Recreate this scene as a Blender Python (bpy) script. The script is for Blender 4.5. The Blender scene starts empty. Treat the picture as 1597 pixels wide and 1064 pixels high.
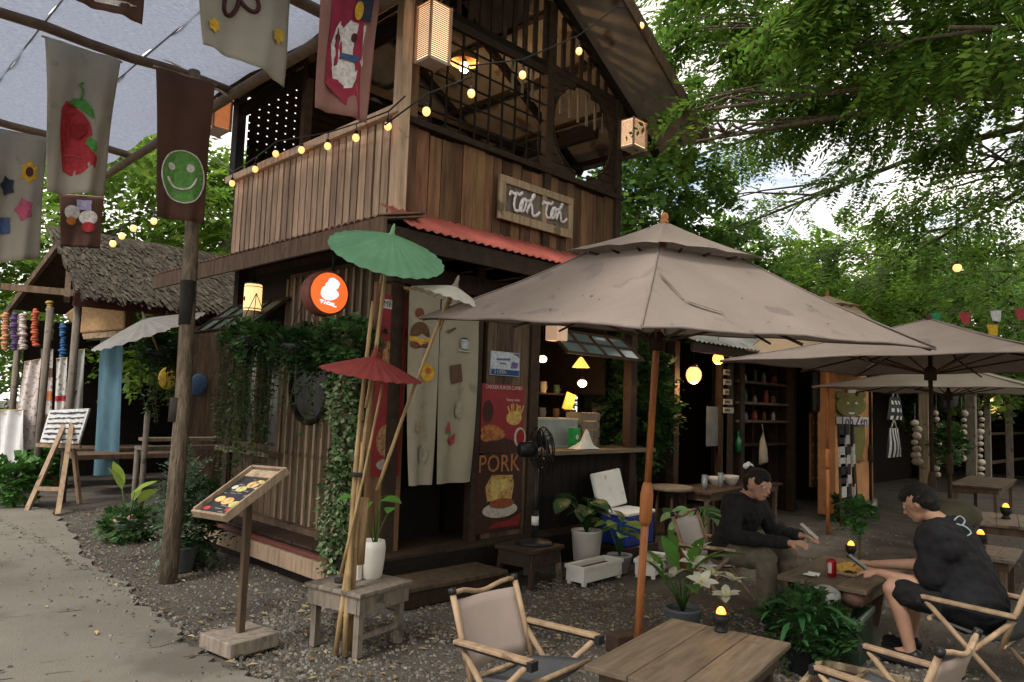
import bpy, bmesh, math, random
import numpy as np
from mathutils import Vector, Matrix, Euler
R_ = math.radians
random.seed(7); rng = np.random.default_rng(7)
scene = bpy.context.scene
col = scene.collection

# ------------------------------------------------------------ camera
cam_d = bpy.data.cameras.new('camera'); cam = bpy.data.objects.new('camera', cam_d); col.objects.link(cam)
scene.camera = cam
F_PX, CX, CY, EYE = 1146.0, 798.5, 532.0, 1.6
_X = np.array([1930-CX, 669-CY, F_PX]); _X /= np.linalg.norm(_X)
_Y = np.array([-370-CX, 590-CY, F_PX]); _Y -= _X*np.dot(_X, _Y)/1.0; _Y /= np.linalg.norm(_Y)
_Z = np.cross(_X, _Y); _Z = _Z if _Z[1] < 0 else -_Z
CR = np.stack([_X, _Y, _Z], 1)          # world axes seen by the camera (x right, y down, z forward)
cam.matrix_world = Matrix(((CR[0][0], -CR[1][0], -CR[2][0], 0), (CR[0][1], -CR[1][1], -CR[2][1], 0),
                           (CR[0][2], -CR[1][2], -CR[2][2], EYE), (0, 0, 0, 1)))
cam_d.sensor_width = 36; cam_d.lens = 36*F_PX/1597; cam_d.clip_end = 600; cam_d.clip_start = 0.05

# ------------------------------------------------------------ world, sun, exposure
SUN_AZ, SUN_EL = R_(190), R_(50)        # direction towards the sun (from +X, counter-clockwise)
w = bpy.data.worlds.new('World'); scene.world = w; w.use_nodes = True
nt = w.node_tree; nt.nodes.clear()
out = nt.nodes.new('ShaderNodeOutputWorld'); bg = nt.nodes.new('ShaderNodeBackground')
sky = nt.nodes.new('ShaderNodeTexSky'); sky.sky_type = 'NISHITA'; sky.sun_disc = False
sky.sun_elevation = SUN_EL; sky.sun_rotation = R_(90)-SUN_AZ
sky.air_density = 1.0; sky.dust_density = 1.5
tc = nt.nodes.new('ShaderNodeTexCoord'); mp = nt.nodes.new('ShaderNodeMapping'); mp.inputs['Scale'].default_value = (1, 1, 2.2)
ns = nt.nodes.new('ShaderNodeTexNoise'); ns.inputs['Scale'].default_value = 2.6; ns.inputs['Detail'].default_value = 7; ns.inputs['Roughness'].default_value = .6
rp = nt.nodes.new('ShaderNodeValToRGB'); rp.color_ramp.elements[0].position = .30; rp.color_ramp.elements[1].position = .50
mx = nt.nodes.new('ShaderNodeMix'); mx.data_type = 'RGBA'; mx.inputs['B'].default_value = (10.7, 10.0, 9.1, 1)
nt.links.new(tc.outputs['Generated'], mp.inputs['Vector']); nt.links.new(mp.outputs['Vector'], ns.inputs['Vector'])
nt.links.new(ns.outputs['Fac'], rp.inputs['Fac']); nt.links.new(rp.outputs['Color'], mx.inputs['Factor'])
nt.links.new(sky.outputs['Color'], mx.inputs['A']); nt.links.new(mx.outputs['Result'], bg.inputs['Color'])
nt.links.new(bg.outputs['Background'], out.inputs['Surface'])
bg.inputs['Strength'].default_value = 0.13
sun_d = bpy.data.lights.new('sun', 'SUN'); sun_d.energy = 1.8; sun_d.angle = R_(14); sun_d.color = (1, .95, .88)
sun = bpy.data.objects.new('sun', sun_d); col.objects.link(sun)
sun.rotation_euler = (R_(90)-SUN_EL, 0, SUN_AZ+R_(90)); sun.location = (0, 0, 20)
scene.view_settings.view_transform = 'Standard'; scene.view_settings.look = 'None'
scene.view_settings.gamma = 1; scene.view_settings.use_curve_mapping = False
scene.view_settings.exposure = 0.6
scene.render.engine = 'CYCLES'
scene.cycles.max_bounces = 5; scene.cycles.transparent_max_bounces = 4; scene.cycles.diffuse_bounces = 3; scene.cycles.adaptive_threshold = .025
scene.cycles.use_denoising = True; scene.cycles.caustics_reflective = False; scene.cycles.caustics_refractive = False

# ------------------------------------------------------------ helpers
def ray(x, y): return CR.T @ np.array([x-CX, y-CY, F_PX])
def G(x, y, z=0.0):                     # where the sight line through a picture point meets height z
    d = ray(x, y); return Vector(np.array([0, 0, EYE])+d*((z-EYE)/d[2]))
def PXx(x, y, X0): d = ray(x, y); return Vector(np.array([0, 0, EYE])+d*(X0/d[0]))
def PYy(x, y, Y0): d = ray(x, y); return Vector(np.array([0, 0, EYE])+d*(Y0/d[1]))
def PD(x, y, dep): d = ray(x, y); return Vector(np.array([0, 0, EYE])+d*(dep/F_PX))

class MB:
    def __init__(s): s.v = []; s.f = []; s.m = []; s.cur = 0; s.smooth = set()
    def mat(s, i): s.cur = i; return s
    def add(s, vs, fs, smooth=False):
        b = len(s.v); s.v += [tuple(x) for x in vs]
        for f in fs:
            if smooth: s.smooth.add(len(s.f))
            s.f.append(tuple(b+i for i in f)); s.m.append(s.cur)
        return s
    def box(s, c, d, rot=None):
        x, y, z = d[0]/2, d[1]/2, d[2]/2; c = Vector(c)
        vs = [Vector((a, b, e)) for e in (-z, z) for (a, b) in ((-x, -y), (x, -y), (x, y), (-x, y))]
        if rot is not None:
            q = rot if isinstance(rot, Matrix) else Euler(rot).to_matrix()
            vs = [q @ v for v in vs]
        return s.add([v+c for v in vs], [(3, 2, 1, 0), (4, 5, 6, 7), (0, 1, 5, 4), (1, 2, 6, 5), (2, 3, 7, 6), (3, 0, 4, 7)])
    def bb(s, x0, x1, y0, y1, z0, z1): return s.box(((x0+x1)/2, (y0+y1)/2, (z0+z1)/2), (x1-x0, y1-y0, z1-z0))
    def beam(s, p, q, wd, ht, up=(0, 0, 1)):   # rectangular bar from p to q
        p, q = Vector(p), Vector(q); d = q-p; L = d.length; z = d.normalized(); u = Vector(up)
        if abs(z.dot(u)) > .98: u = Vector((0, 1, 0))
        x = u.cross(z).normalized(); y = z.cross(x)
        M = Matrix((x, y, z)).transposed()
        return s.box((p+q)/2, (wd, ht, L), M)
    def tube(s, pts, r, n=8, caps=True, closed=False):
        pts = [Vector(p) for p in pts]; k = len(pts)
        rr = r if isinstance(r, (list, tuple)) else [r]*k
        t0 = (pts[1]-pts[0]).normalized(); u = t0.orthogonal().normalized(); vs = []
        for i, p in enumerate(pts):
            if closed: t = pts[(i+1) % k]-pts[i-1]
            else: t = pts[min(i+1, k-1)]-pts[max(i-1, 0)]
            t = t.normalized() if t.length > 1e-9 else t0
            u = (u-t*u.dot(t)); u = u.normalized() if u.length > 1e-6 else t.orthogonal().normalized(); w_ = t.cross(u)
            for j in range(n):
                a = 2*math.pi*j/n; vs.append(p+(u*math.cos(a)+w_*math.sin(a))*rr[i])
        fs = []
        for i in range(k if closed else k-1):
            i2 = (i+1) % k
            for j in range(n): fs.append((i*n+j, i*n+(j+1) % n, i2*n+(j+1) % n, i2*n+j))
        s.add(vs, fs, True)
        if caps and not closed:
            b = len(s.v)-k*n
            s.f.append(tuple(b+j for j in reversed(range(n)))); s.m.append(s.cur)
            s.f.append(tuple(b+(k-1)*n+j for j in range(n))); s.m.append(s.cur)
        return s
    def lathe(s, prof, c=(0, 0, 0), n=16, rot=None, cap=True, smooth=True):
        c = Vector(c); vs = []; fs = []
        for (r, z) in prof:
            for j in range(n):
                a = 2*math.pi*j/n; v = Vector((r*math.cos(a), r*math.sin(a), z))
                if rot is not None: v = (rot if isinstance(rot, Matrix) else Euler(rot).to_matrix()) @ v
                vs.append(v+c)
        for i in range(len(prof)-1):
            for j in range(n): fs.append((i*n+j, i*n+(j+1) % n, (i+1)*n+(j+1) % n, (i+1)*n+j))
        s.add(vs, fs, smooth)
        if cap:
            b = len(s.v)-len(prof)*n
            if prof[0][0] > 1e-4: s.f.append(tuple(b+j for j in reversed(range(n)))); s.m.append(s.cur)
            if prof[-1][0] > 1e-4: s.f.append(tuple(b+(len(prof)-1)*n+j for j in range(n))); s.m.append(s.cur)
        return s
    def ball(s, c, r, n=12, k=8, sc=(1, 1, 1), rot=None):
        M = (Euler(rot).to_matrix() if rot is not None and not isinstance(rot, Matrix) else (rot or Matrix.Identity(3)))
        M = M @ Matrix.Diagonal(Vector(sc))
        prof = [(max(r*math.sin(math.pi*i/k), 1e-5), -r*math.cos(math.pi*i/k)) for i in range(k+1)]
        return s.lathe(prof, c, n, M, False)
    def poly(s, pts): return s.add(pts, [tuple(range(len(pts)))])
    def slab(s, pts, d):                  # polygon pushed along d
        d = Vector(d); pts = [Vector(p) for p in pts]; n = len(pts)
        return s.add(pts+[p+d for p in pts], [tuple(reversed(range(n))), tuple(range(n, 2*n))]+[(i, (i+1) % n, n+(i+1) % n, n+i) for i in range(n)])
    def grid(s, fn, nu, nv, smooth=True):
        vs = [fn(i/nu, j/nv) for i in range(nu+1) for j in range(nv+1)]
        return s.add(vs, [(i*(nv+1)+j, (i+1)*(nv+1)+j, (i+1)*(nv+1)+j+1, i*(nv+1)+j+1) for i in range(nu) for j in range(nv)], smooth)

def wloc(o):
    v = Vector((0, 0, 0))
    while o: v = v+o.location; o = o.parent
    return v
def mesh_of(name, m, mats):
    me = bpy.data.meshes.new(name); me.from_pydata(m.v, [], m.f)
    for x in (mats if isinstance(mats, (list, tuple)) else [mats]): me.materials.append(x)
    me.polygons.foreach_set('material_index', m.m)
    sm = [i in m.smooth for i in range(len(m.f))]; me.polygons.foreach_set('use_smooth', sm)
    me.update(); return me
def put(name, me, parent=None, loc=(0, 0, 0), rot=(0, 0, 0), scale=(1, 1, 1)):
    o = bpy.data.objects.new(name, me); col.objects.link(o); o.parent = parent
    o.location = loc; o.rotation_euler = rot; o.scale = scale; return o
def tag(o, label, cat, group=None, kind=None):
    if label: o['label'] = label
    if cat: o['category'] = cat
    if group: o['group'] = group
    if kind: o['kind'] = kind
    return o
def thing(name, loc, label, cat, group=None, rz=0.0):
    o = bpy.data.objects.new(name, None); col.objects.link(o); o.location = loc; o.rotation_euler = (0, 0, rz); o.empty_display_size = .1
    return tag(o, label, cat, group)
def part(name, m, mats, parent=None, world=False, bevel=0.0):
    if world and parent is not None:
        L = wloc(parent); m.v = [(a-L.x, b-L.y, c-L.z) for a, b, c in m.v]
    o = put(name, mesh_of(name, m, mats), parent)
    if bevel:
        b = o.modifiers.new('bevel', 'BEVEL'); b.width = bevel; b.segments = 2; b.limit_method = 'ANGLE'
    return o
def struct(o, label=None): o['kind'] = 'structure'; return o
def copy_tree(o, parent=None):
    c = o.copy(); col.objects.link(c); c.parent = parent
    for ch in list(o.children): copy_tree(ch, c)
    return c
def arrays_mesh(name, V, Q, mats, smooth=False, mi=None):
    V = np.asarray(V, np.float32); Q = np.asarray(Q, np.int32); k = Q.shape[1]
    me = bpy.data.meshes.new(name); me.vertices.add(len(V)); me.vertices.foreach_set('co', V.ravel())
    me.loops.add(Q.size); me.loops.foreach_set('vertex_index', Q.ravel())
    me.polygons.add(len(Q)); me.polygons.foreach_set('loop_start', np.arange(len(Q), dtype=np.int32)*k)
    for x in (mats if isinstance(mats, (list, tuple)) else [mats]): me.materials.append(x)
    if mi is not None: me.polygons.foreach_set('material_index', np.asarray(mi, np.int32))
    me.polygons.foreach_set('use_smooth', np.full(len(Q), smooth))
    me.update(calc_edges=True); me.validate(); return me

# ------------------------------------------------------------ materials
MT = {}
def mat(name, c, rough=.75, var=.25, scale=6, st=(1, 1, 1), bump=.25, bscale=40, rnd=.0, c2=None, spec=.25, metal=0, em=0, emc=None, island=0.0, transl=0.0, alpha=1.0, spots=None, ramp=(.3, .7), sheen=0, bdist=.01):
    if name in MT: return MT[name]
    m = bpy.data.materials.new(name); m.use_nodes = True; t = m.node_tree; N = t.nodes; L = t.links
    b = N['Principled BSDF']; b.inputs['Roughness'].default_value = rough; b.inputs['Metallic'].default_value = metal
    b.inputs['Specular IOR Level'].default_value = spec
    tcn = N.new('ShaderNodeTexCoord'); mpn = N.new('ShaderNodeMapping'); mpn.inputs['Scale'].default_value = st
    L.new(tcn.outputs['Object'], mpn.inputs['Vector'])
    oi = N.new('ShaderNodeObjectInfo')
    ml = N.new('ShaderNodeMath'); ml.operation = 'MULTIPLY'; ml.inputs[1].default_value = 37.0
    L.new(oi.outputs['Random'], ml.inputs[0]); L.new(ml.outputs[0], mpn.inputs['Location'])
    n1 = N.new('ShaderNodeTexNoise'); n1.inputs['Scale'].default_value = scale; n1.inputs['Detail'].default_value = 6; n1.inputs['Roughness'].default_value = .62
    L.new(mpn.outputs['Vector'], n1.inputs['Vector'])
    cr = N.new('ShaderNodeValToRGB'); e = cr.color_ramp.elements; e[0].position, e[1].position = ramp
    cc2 = c2 or tuple(min(1, x*(1+var)) for x in c); cc1 = c if c2 else tuple(x*(1-var) for x in c)
    e[0].color = (*cc1, 1); e[1].color = (*cc2, 1)
    L.new(n1.outputs['Fac'], cr.inputs['Fac']); colr = cr.outputs['Color']
    if spots:                                        # stains: (colour, scale, threshold)
        n3 = N.new('ShaderNodeTexNoise'); n3.inputs['Scale'].default_value = spots[1]; n3.inputs['Detail'].default_value = 5
        L.new(tcn.outputs['Object'], n3.inputs['Vector'])
        r3 = N.new('ShaderNodeValToRGB'); r3.color_ramp.elements[0].position = spots[2]; r3.color_ramp.elements[1].position = spots[2]+.06
        L.new(n3.outputs['Fac'], r3.inputs['Fac'])
        x3 = N.new('ShaderNodeMix'); x3.data_type = 'RGBA'; x3.inputs['B'].default_value = (*spots[0], 1)
        L.new(r3.outputs['Color'], x3.inputs['Factor']); L.new(colr, x3.inputs['A']); colr = x3.outputs['Result']
    if rnd or island:
        src = oi.outputs['Random']
        if island: g = N.new('ShaderNodeNewGeometry'); src = g.outputs['Random Per Island']
        mr = N.new('ShaderNodeMapRange'); a = island or rnd; mr.inputs['To Min'].default_value = 1-a; mr.inputs['To Max'].default_value = 1+a
        L.new(src, mr.inputs['Value'])
        hs = N.new('ShaderNodeHueSaturation'); L.new(mr.outputs['Result'], hs.inputs['Value']); L.new(colr, hs.inputs['Color'])
        mr2 = N.new('ShaderNodeMapRange'); mr2.inputs['To Min'].default_value = .5-.03*a; mr2.inputs['To Max'].default_value = .5+.03*a
        ml2 = N.new('ShaderNodeMath'); ml2.operation = 'FRACT'; ml3 = N.new('ShaderNodeMath'); ml3.operation = 'MULTIPLY'; ml3.inputs[1].default_value = 7.13
        L.new(src, ml3.inputs[0]); L.new(ml3.outputs[0], ml2.inputs[0]); L.new(ml2.outputs[0], mr2.inputs['Value']); L.new(mr2.outputs['Result'], hs.inputs['Hue'])
        colr = hs.outputs['Color']
    L.new(colr, b.inputs['Base Color'])
    if bump:
        n2 = N.new('ShaderNodeTexNoise'); n2.inputs['Scale'].default_value = bscale; n2.inputs['Detail'].default_value = 4
        L.new(mpn.outputs['Vector'], n2.inputs['Vector'])
        bp = N.new('ShaderNodeBump'); bp.inputs['Strength'].default_value = bump; bp.inputs['Distance'].default_value = bdist
        L.new(n2.outputs['Fac'], bp.inputs['Height']); L.new(bp.outputs['Normal'], b.inputs['Normal'])
    if em:
        if emc: b.inputs['Emission Color'].default_value = (*emc, 1)
        else: L.new(colr, b.inputs['Emission Color'])
        b.inputs['Emission Strength'].default_value = em
    if transl:
        tr = N.new('ShaderNodeBsdfTranslucent'); L.new(colr, tr.inputs['Color'])
        ms = N.new('ShaderNodeMixShader'); ms.inputs['Fac'].default_value = transl
        o = N['Material Output']; L.new(b.outputs['BSDF'], ms.inputs[1]); L.new(tr.outputs['BSDF'], ms.inputs[2]); L.new(ms.outputs['Shader'], o.inputs['Surface'])
    if alpha < 1: b.inputs['Alpha'].default_value = alpha
    MT[name] = m; return m
ZS = (1, 1, .12)      # grain runs along local z
W_pale = mat('weathered pale wood', (.46, .325, .235), .8, .35, 7, (3, 3, .35), .35, 14, rnd=.28, spots=((.20, .135, .10), 5, .66))
W_red = mat('red brown boards', (.15, .08, .041), .7, .5, 6, (3, 3, .3), .4, 14, rnd=.6, spots=((.05, .03, .02), 4, .64))
W_dark = mat('dark brown timber', (.036, .021, .0135), .75, .4, 6, (2, 2, 2), .3, 20, rnd=.2)
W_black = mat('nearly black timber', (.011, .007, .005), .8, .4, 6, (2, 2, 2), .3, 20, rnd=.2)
W_mid = mat('brown timber', (.105, .069, .045), .75, .45, 6, (3, 3, .5), .4, 20, rnd=.35, spots=((.065, .043, .03), 5, .62))
W_batten = mat('tan battens', (.27, .20, .135), .75, .4, 7, (3, 3, .3), .4, 16, rnd=.35, spots=((.13, .095, .065), 5, .6))
W_grey = mat('grey weathered wood', (.19, .16, .13), .85, .35, 8, (3, 3, .5), .4, 20, rnd=.2, spots=((.09, .075, .06), 6, .6))
W_gold = mat('golden beech', (.31, .215, .135), .55, .35, 8, (2, 2, .4), .2, 20, rnd=.15, spots=((.17, .11, .07), 9, .6))
W_orange = mat('varnished orange wood pole', (.34, .13, .045), .45, .3, 9, (4, 4, .5), .12, 20, rnd=.1)
W_table = mat('worn table top', (.118, .090, .063), .6, .35, 5, (.6, 6, 6), .3, 14, rnd=.2, spots=((.10, .07, .045), 9, .63))
BAMBOO = mat('old bamboo', (.33, .22, .11), .5, .3, 9, (4, 4, .6), .15, 18, rnd=.2)
BARK = mat('bark', (.16, .125, .09), .9, .5, 9, (3, 3, .7), .8, 22, bdist=.03)
CONC = mat('concrete', (.148, .135, .111), .9, .22, 1.2, (1, 1, 1), .5, 110, c2=(.195, .178, .148), spots=((.12, .108, .088), .7, .56))
DIRT = mat('dirt', (.07, .061, .05), .95, .4, 3, (1, 1, 1), .9, 45, c2=(.12, .106, .088), spots=((.06, .05, .042), 1.4, .55), bdist=.03)
PEB = mat('pebble', (.15, .138, .12), .9, .3, 6, island=.55, bump=0)
DRYLEAF = mat('dry leaf', (.17, .115, .06), .85, .3, 6, island=.75, bump=0, c2=(.25, .19, .09))
CANVAS = mat('taupe canvas', (.255, .21, .185), .85, .14, 1.7, (1, 1, 1), .2, 30, spots=((.20, .165, .152), 5, .6), transl=.12)
CANVAS_D = mat('dirt specks', (.09, .065, .05), .9, .3)
CANVAS_C = mat('cream canvas', (.40, .35, .29), .85, .12, 2.2, (1, 1, 1), .12, 180, transl=.15)
CHAIRC = mat('beige chair canvas', (.33, .265, .235), .85, .08, 3, bump=.2, bscale=260)
CHAIRW = mat('off white chair canvas', (.60, .55, .53), .85, .08, 3, bump=.2, bscale=260)
CHAR = mat('charcoal cloth', (.065, .07, .075), .9, .2, 5, bump=.3, bscale=200)
BLACKP = mat('black plastic', (.014, .015, .017), .4, .2, 5, bump=.05)
BLACKM = mat('black metal', (.02, .02, .021), .4, .2, 5, bump=.05, metal=.3)
WHITEP = mat('white plastic', (.68, .67, .63), .5, .1, 4, bump=.08, spots=((.45, .42, .36), 5, .66))
CERAM = mat('white glazed pot', (.62, .59, .54), .45, .1, 4, bump=.1, spots=((.36, .33, .28), 4, .63))
BLUEP = mat('blue cooler plastic', (.015, .035, .22), .4, .15, 4, bump=.05)
TERRA = mat('terracotta', (.24, .075, .045), .8, .25, 5)
PINKTIN = mat('faded red tin', (.52, .135, .11), .55, .25, 3, (1, 1, 1), .1, 30, spots=((.32, .12, .09), 3, .6))
GREYTIN = mat('grey corrugated tin', (.30, .30, .29), .55, .3, 3, (1, 1, 1), .1, 30, spots=((.20, .15, .11), 2, .6))
RUSTTIN = mat('rusty tin', (.19, .10, .075), .7, .4, 4, spots=((.30, .15, .11), 3, .55))
SOFFIT = mat('grey brown soffit board', (.24, .215, .185), .85, .3, 3, (1, 1, 1), .3, 25, spots=((.12, .09, .07), 3, .6))
THATCH = mat('old thatch', (.06, .05, .037), .95, .4, 12, (1, 1, 1), 1, 40, island=.4)
PAPER_G = mat('green oiled paper', (.16, .36, .21), .7, .15, 6, bump=.1, transl=.25)
PAPER_R = mat('red oiled paper', (.27, .05, .045), .7, .15, 6, bump=.1, transl=.2)
PAPER_W = mat('white oiled paper', (.62, .59, .53), .7, .1, 6, bump=.1, transl=.25)
PAPER_C = mat('grey oiled paper', (.52, .50, .46), .7, .15, 6, bump=.1, transl=.25)
CLOTH_W = mat('unbleached cotton', (.46, .43, .36), .9, .1, 3, bump=.3, bscale=150, transl=.3, spots=((.36, .33, .27), 3, .6))
CLOTH_B = mat('brown cotton', (.14, .075, .055), .9, .15, 3, bump=.3, bscale=150, transl=.3)
CLOTH_P = mat('dusty pink cotton', (.42, .22, .19), .9, .15, 3, bump=.3, bscale=150, transl=.3)
def food(name, c, c2, dk): return mat(name, c, .55, .3, 26, bump=.05, c2=c2, spots=(dk, 34, .60), ramp=(.38, .62))
def flat(name, c, rough=.7, em=0): return mat(name, c, rough, .32, 32, bump=.08, bscale=90, em=em)
LEAF_T = mat('tree leaf', (.085, .17, .03), .55, .3, 3, bump=0, island=.6, transl=.42)
LEAF_D = mat('deep green tree leaf', (.115, .215, .035), .5, .3, 3, bump=0, island=.65, transl=.66)
LEAF_Y = mat('fresh green tree leaf', (.15, .26, .035), .55, .3, 3, bump=0, island=.5, transl=.5)
LEAF_P = mat('houseplant leaf', (.05, .145, .03), .4, .35, 8, bump=.1, rnd=.35, transl=.25)
LEAF_V = mat('variegated leaf', (.10, .17, .06), .45, .3, 30, bump=0, rnd=.2, c2=(.40, .45, .25), transl=.2, island=.3)
LEAF_I = mat('ivy leaf', (.055, .12, .035), .5, .3, 3, bump=0, island=.6, transl=.2)
LEAF_IP = mat('pale ivy leaf', (.25, .32, .17), .5, .3, 3, bump=0, island=.4, transl=.2)
LEAF_K = mat('dark fern leaf', (.022, .062, .016), .5, .3, 3, bump=0, island=.5, transl=.2)
PETAL = mat('white lily petal', (.78, .78, .66), .5, .05, 4, bump=0, transl=.3)
GLASS = mat('bluish glass', (.16, .22, .22), .12, .1, 3, bump=0, spec=.6)
BULB = mat('lit bulb', (1, .72, .42), .4, .0, 3, bump=0, em=1.25, emc=(1, .43, .13))
BULBHOT = mat('lit bulb core', (1, .9, .7), .4, .0, 3, bump=0, em=3.2, emc=(1, .62, .3))
LAMPSH = mat('glowing lamp shade', (.8, .55, .3), .6, .1, 3, bump=0, em=1.1, emc=(1, .50, .16))
LAMPDIM = mat('softly glowing bamboo', (.55, .42, .32), .7, .15, 8, bump=.1, em=.22, emc=(1, .6, .36))
FLAME = mat('candle glow', (1, .5, .1), .4, 0, 3, bump=0, em=2.0, emc=(1, .26, .03))
SKIN = mat('skin', (.40, .225, .155), .5, .1, 12, bump=.05, spec=.3)
HAIR = mat('black hair', (.012, .010, .009), .45, .3, 40, (10, 10, 1.5), 1.0, 45)
INKD = mat('interior plaster', (.06, .045, .035), .9, .3)
# ============================================================ ground, path, litter
def noise2(x, y, s=0.0): return math.sin(x*1.7+s)*math.cos(y*1.3+s*2)+.5*math.sin(x*4.1+1.3*s)*math.cos(y*3.7+s)
m = MB(); m.grid(lambda u, v: Vector((-60+160*u, -60+160*v, -.012+.004*noise2(u*160, v*160))), 80, 80)
g = part('ground', m, DIRT); struct(g)
edge = [(2.45, 40), (2.5, 14), (2.75, 11.2), (2.62, 9.6), (2.35, 8.2), (2.22, 7.2), (2.24, 6.6), (2.12, 5.9), (2.10, 5.3), (2.0, 4.75), (2.06, 4.3), (2.13, 3.85), (2.02, 3.2), (2.1, 2.2), (2.05, 1), (2.1, -6)]
def smooth_edge(e, k=8):
    o = []
    for (a, b), (c, d) in zip(e, e[1:]):
        for i in range(k): t = i/k; o.append((a+(c-a)*t+random.uniform(-.055, .055), b+(d-b)*t))
    return o+[e[-1]]
pe = smooth_edge(edge)
m = MB(); m.slab([(-14, 40, -.03)]+[(-14, -6, -.03)]+[(x, y, -.03) for x, y in reversed(pe)], (0, 0, .042))
p = part('concrete_path', m, CONC); struct(p)
m = MB()      # joints and cracks in the screed, and the broken edge
for (a, b, c, d) in ((-1.5, 5.6, 2.05, 4.55), (-2, 6.9, 1.9, 5.95), (-2, 4.9, 1.9, 3.75), (-3, 8.4, 2.2, 7.3), (.4, 5.15, 2.0, 4.85), (-4, 10.3, 2.4, 9.1)):
    pts = []; k = 26
    for i in range(k+1): t = i/k; pts.append((a+(c-a)*t, b+(d-b)*t+random.uniform(-.018, .018)))
    for i in range(k):
        if random.random() < .5: continue
        (x0, y0), (x1, y1) = pts[i], pts[i+1]; h = random.uniform(.002, .007)
        m.poly([(x0, y0-h, .0155), (x1, y1-h, .0155), (x1, y1+h, .0155), (x0, y0+h, .0155)])
ck = part('crack', m, mat('dark crack', (.12, .105, .085), .95, .3), p); ck['kind'] = 'stuff'

def scatter(n, box_fn, kind):
    V = []; Q = []
    for _ in range(n):
        x, y = box_fn()
        if kind == 'peb':
            s = random.choice((.004, .005, .006, .008, .010, .015))*random.uniform(.7, 1.2); a = random.uniform(0, 6.3); b = len(V)
            zz = -.012+s*.3 if x > 2.2 else .012+s*.2
            ax = (math.cos(a)*s, math.sin(a)*s); ay = (-math.sin(a)*s*.7, math.cos(a)*s*.7); hh = s*.45
            for (i, j, k) in ((-1, -1, -1), (1, -1, -1), (1, 1, -1), (-1, 1, -1), (-.6, -.5, 1), (.7, -.6, 1), (.5, .6, 1), (-.6, .6, 1)):
                V.append((x+i*ax[0]+j*ay[0], y+i*ax[1]+j*ay[1], zz+k*hh))
            for f in ((4, 5, 6, 7), (0, 1, 5, 4), (1, 2, 6, 5), (2, 3, 7, 6), (3, 0, 4, 7)): Q.append([b+i for i in f])
        else:
            s = random.uniform(.014, .036); a = random.uniform(0, 6.3); b = len(V); z = .004 if x > 2.2 else .02
            c_, s_ = math.cos(a)*s, math.sin(a)*s; wd = random.uniform(.3, .5); t = random.uniform(.002, .018)
            V += [(x-c_, y-s_, z), (x+s_*wd, y-c_*wd, z+t), (x+c_, y+s_, z+t*.4), (x-s_*wd, y+c_*wd, z+t*.6)]; Q.append([b, b+1, b+2, b+3])
    return V, Q
def yard():
    while True:
        r = random.random()
        if r < .62: x, y = random.uniform(2.1, 5.6), random.uniform(1.2, 5.2)
        elif r < .85: x, y = random.uniform(2.1, 3.5), random.uniform(4, 11)
        else: x, y = random.uniform(5, 12), random.uniform(-1, 5.2)
        if not (x > 3.4 and y > 4.6): return x, y
V, Q = scatter(22000, yard, 'peb'); V2, Q2 = scatter(600, lambda: (2.3-abs(random.gauss(0, .45)), random.uniform(2.8, 11)), 'peb'); Q += [[i+len(V) for i in q] for q in Q2]; V += V2
o = put('gravel', arrays_mesh('gravel', V, Q, PEB)); tag(o, 'loose grey gravel scattered over the dirt yard', 'gravel', kind='stuff')
V, Q = scatter(1700, yard, 'leaf')
V2, Q2 = scatter(120, lambda: (random.uniform(-.5, 2.1), random.uniform(3.2, 9)), 'leaf')
Q += [[i+len(V) for i in q] for q in Q2]; V += V2
o = put('fallen_leaves', arrays_mesh('fallen_leaves', V, Q, DRYLEAF)); tag(o, 'small dry fallen leaves littering dirt and path', 'leaves', kind='stuff')

# ============================================================ the two storey wooden cafe
B = thing('wooden_cafe', (3.8, 5.2, 0), 'two storey brown timber cafe with balcony, red tin awning and open gable', 'building')
def P(name, m, mt, parent=B, **k): return part(name, m, mt, parent, True, **k)
def plank_mesh(w_, t_, L, mt, name='plank'):
    m = MB(); m.box((0, 0, L/2), (w_, t_, L)); return mesh_of(name, m, mt)
def rel(parent, v): return Vector(v)-wloc(parent)
# deck, steps and side ledge
m = MB(); m.bb(3.42, 7.55, 5.0, 8.3, .0, .28); deck = P('deck', m, W_black)
for i in range(9):
    m = MB(); y0 = 5.0+i*.36; m.bb(3.44, 7.5, y0+.004, y0+.352, .282, .305); P('plank', m, W_dark, deck)
m = MB(); m.bb(3.52, 4.66, 4.60, 4.985, 0, .125); st1 = P('step', m, W_dark, bevel=.006)
m = MB(); m.bb(3.50, 4.68, 4.57, 4.99, .125, .16); P('tread', m, W_mid, st1, bevel=.005)
m = MB(); m.bb(3.34, 3.415, 5.36, 8.25, .09, .235); P('ledge_board', m, W_batten, bevel=.006)
m = MB(); m.bb(3.37, 3.79, 5.37, 8.24, .24, .275); P('ledge_top', m, mat('maroon painted board', (.13, .045, .035), .6, .3, 5), bevel=.004)
m = MB(); m.bb(3.70, 3.775, 5.6, 8.24, .278, .36); P('skirting_board', m, W_mid)
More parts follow.
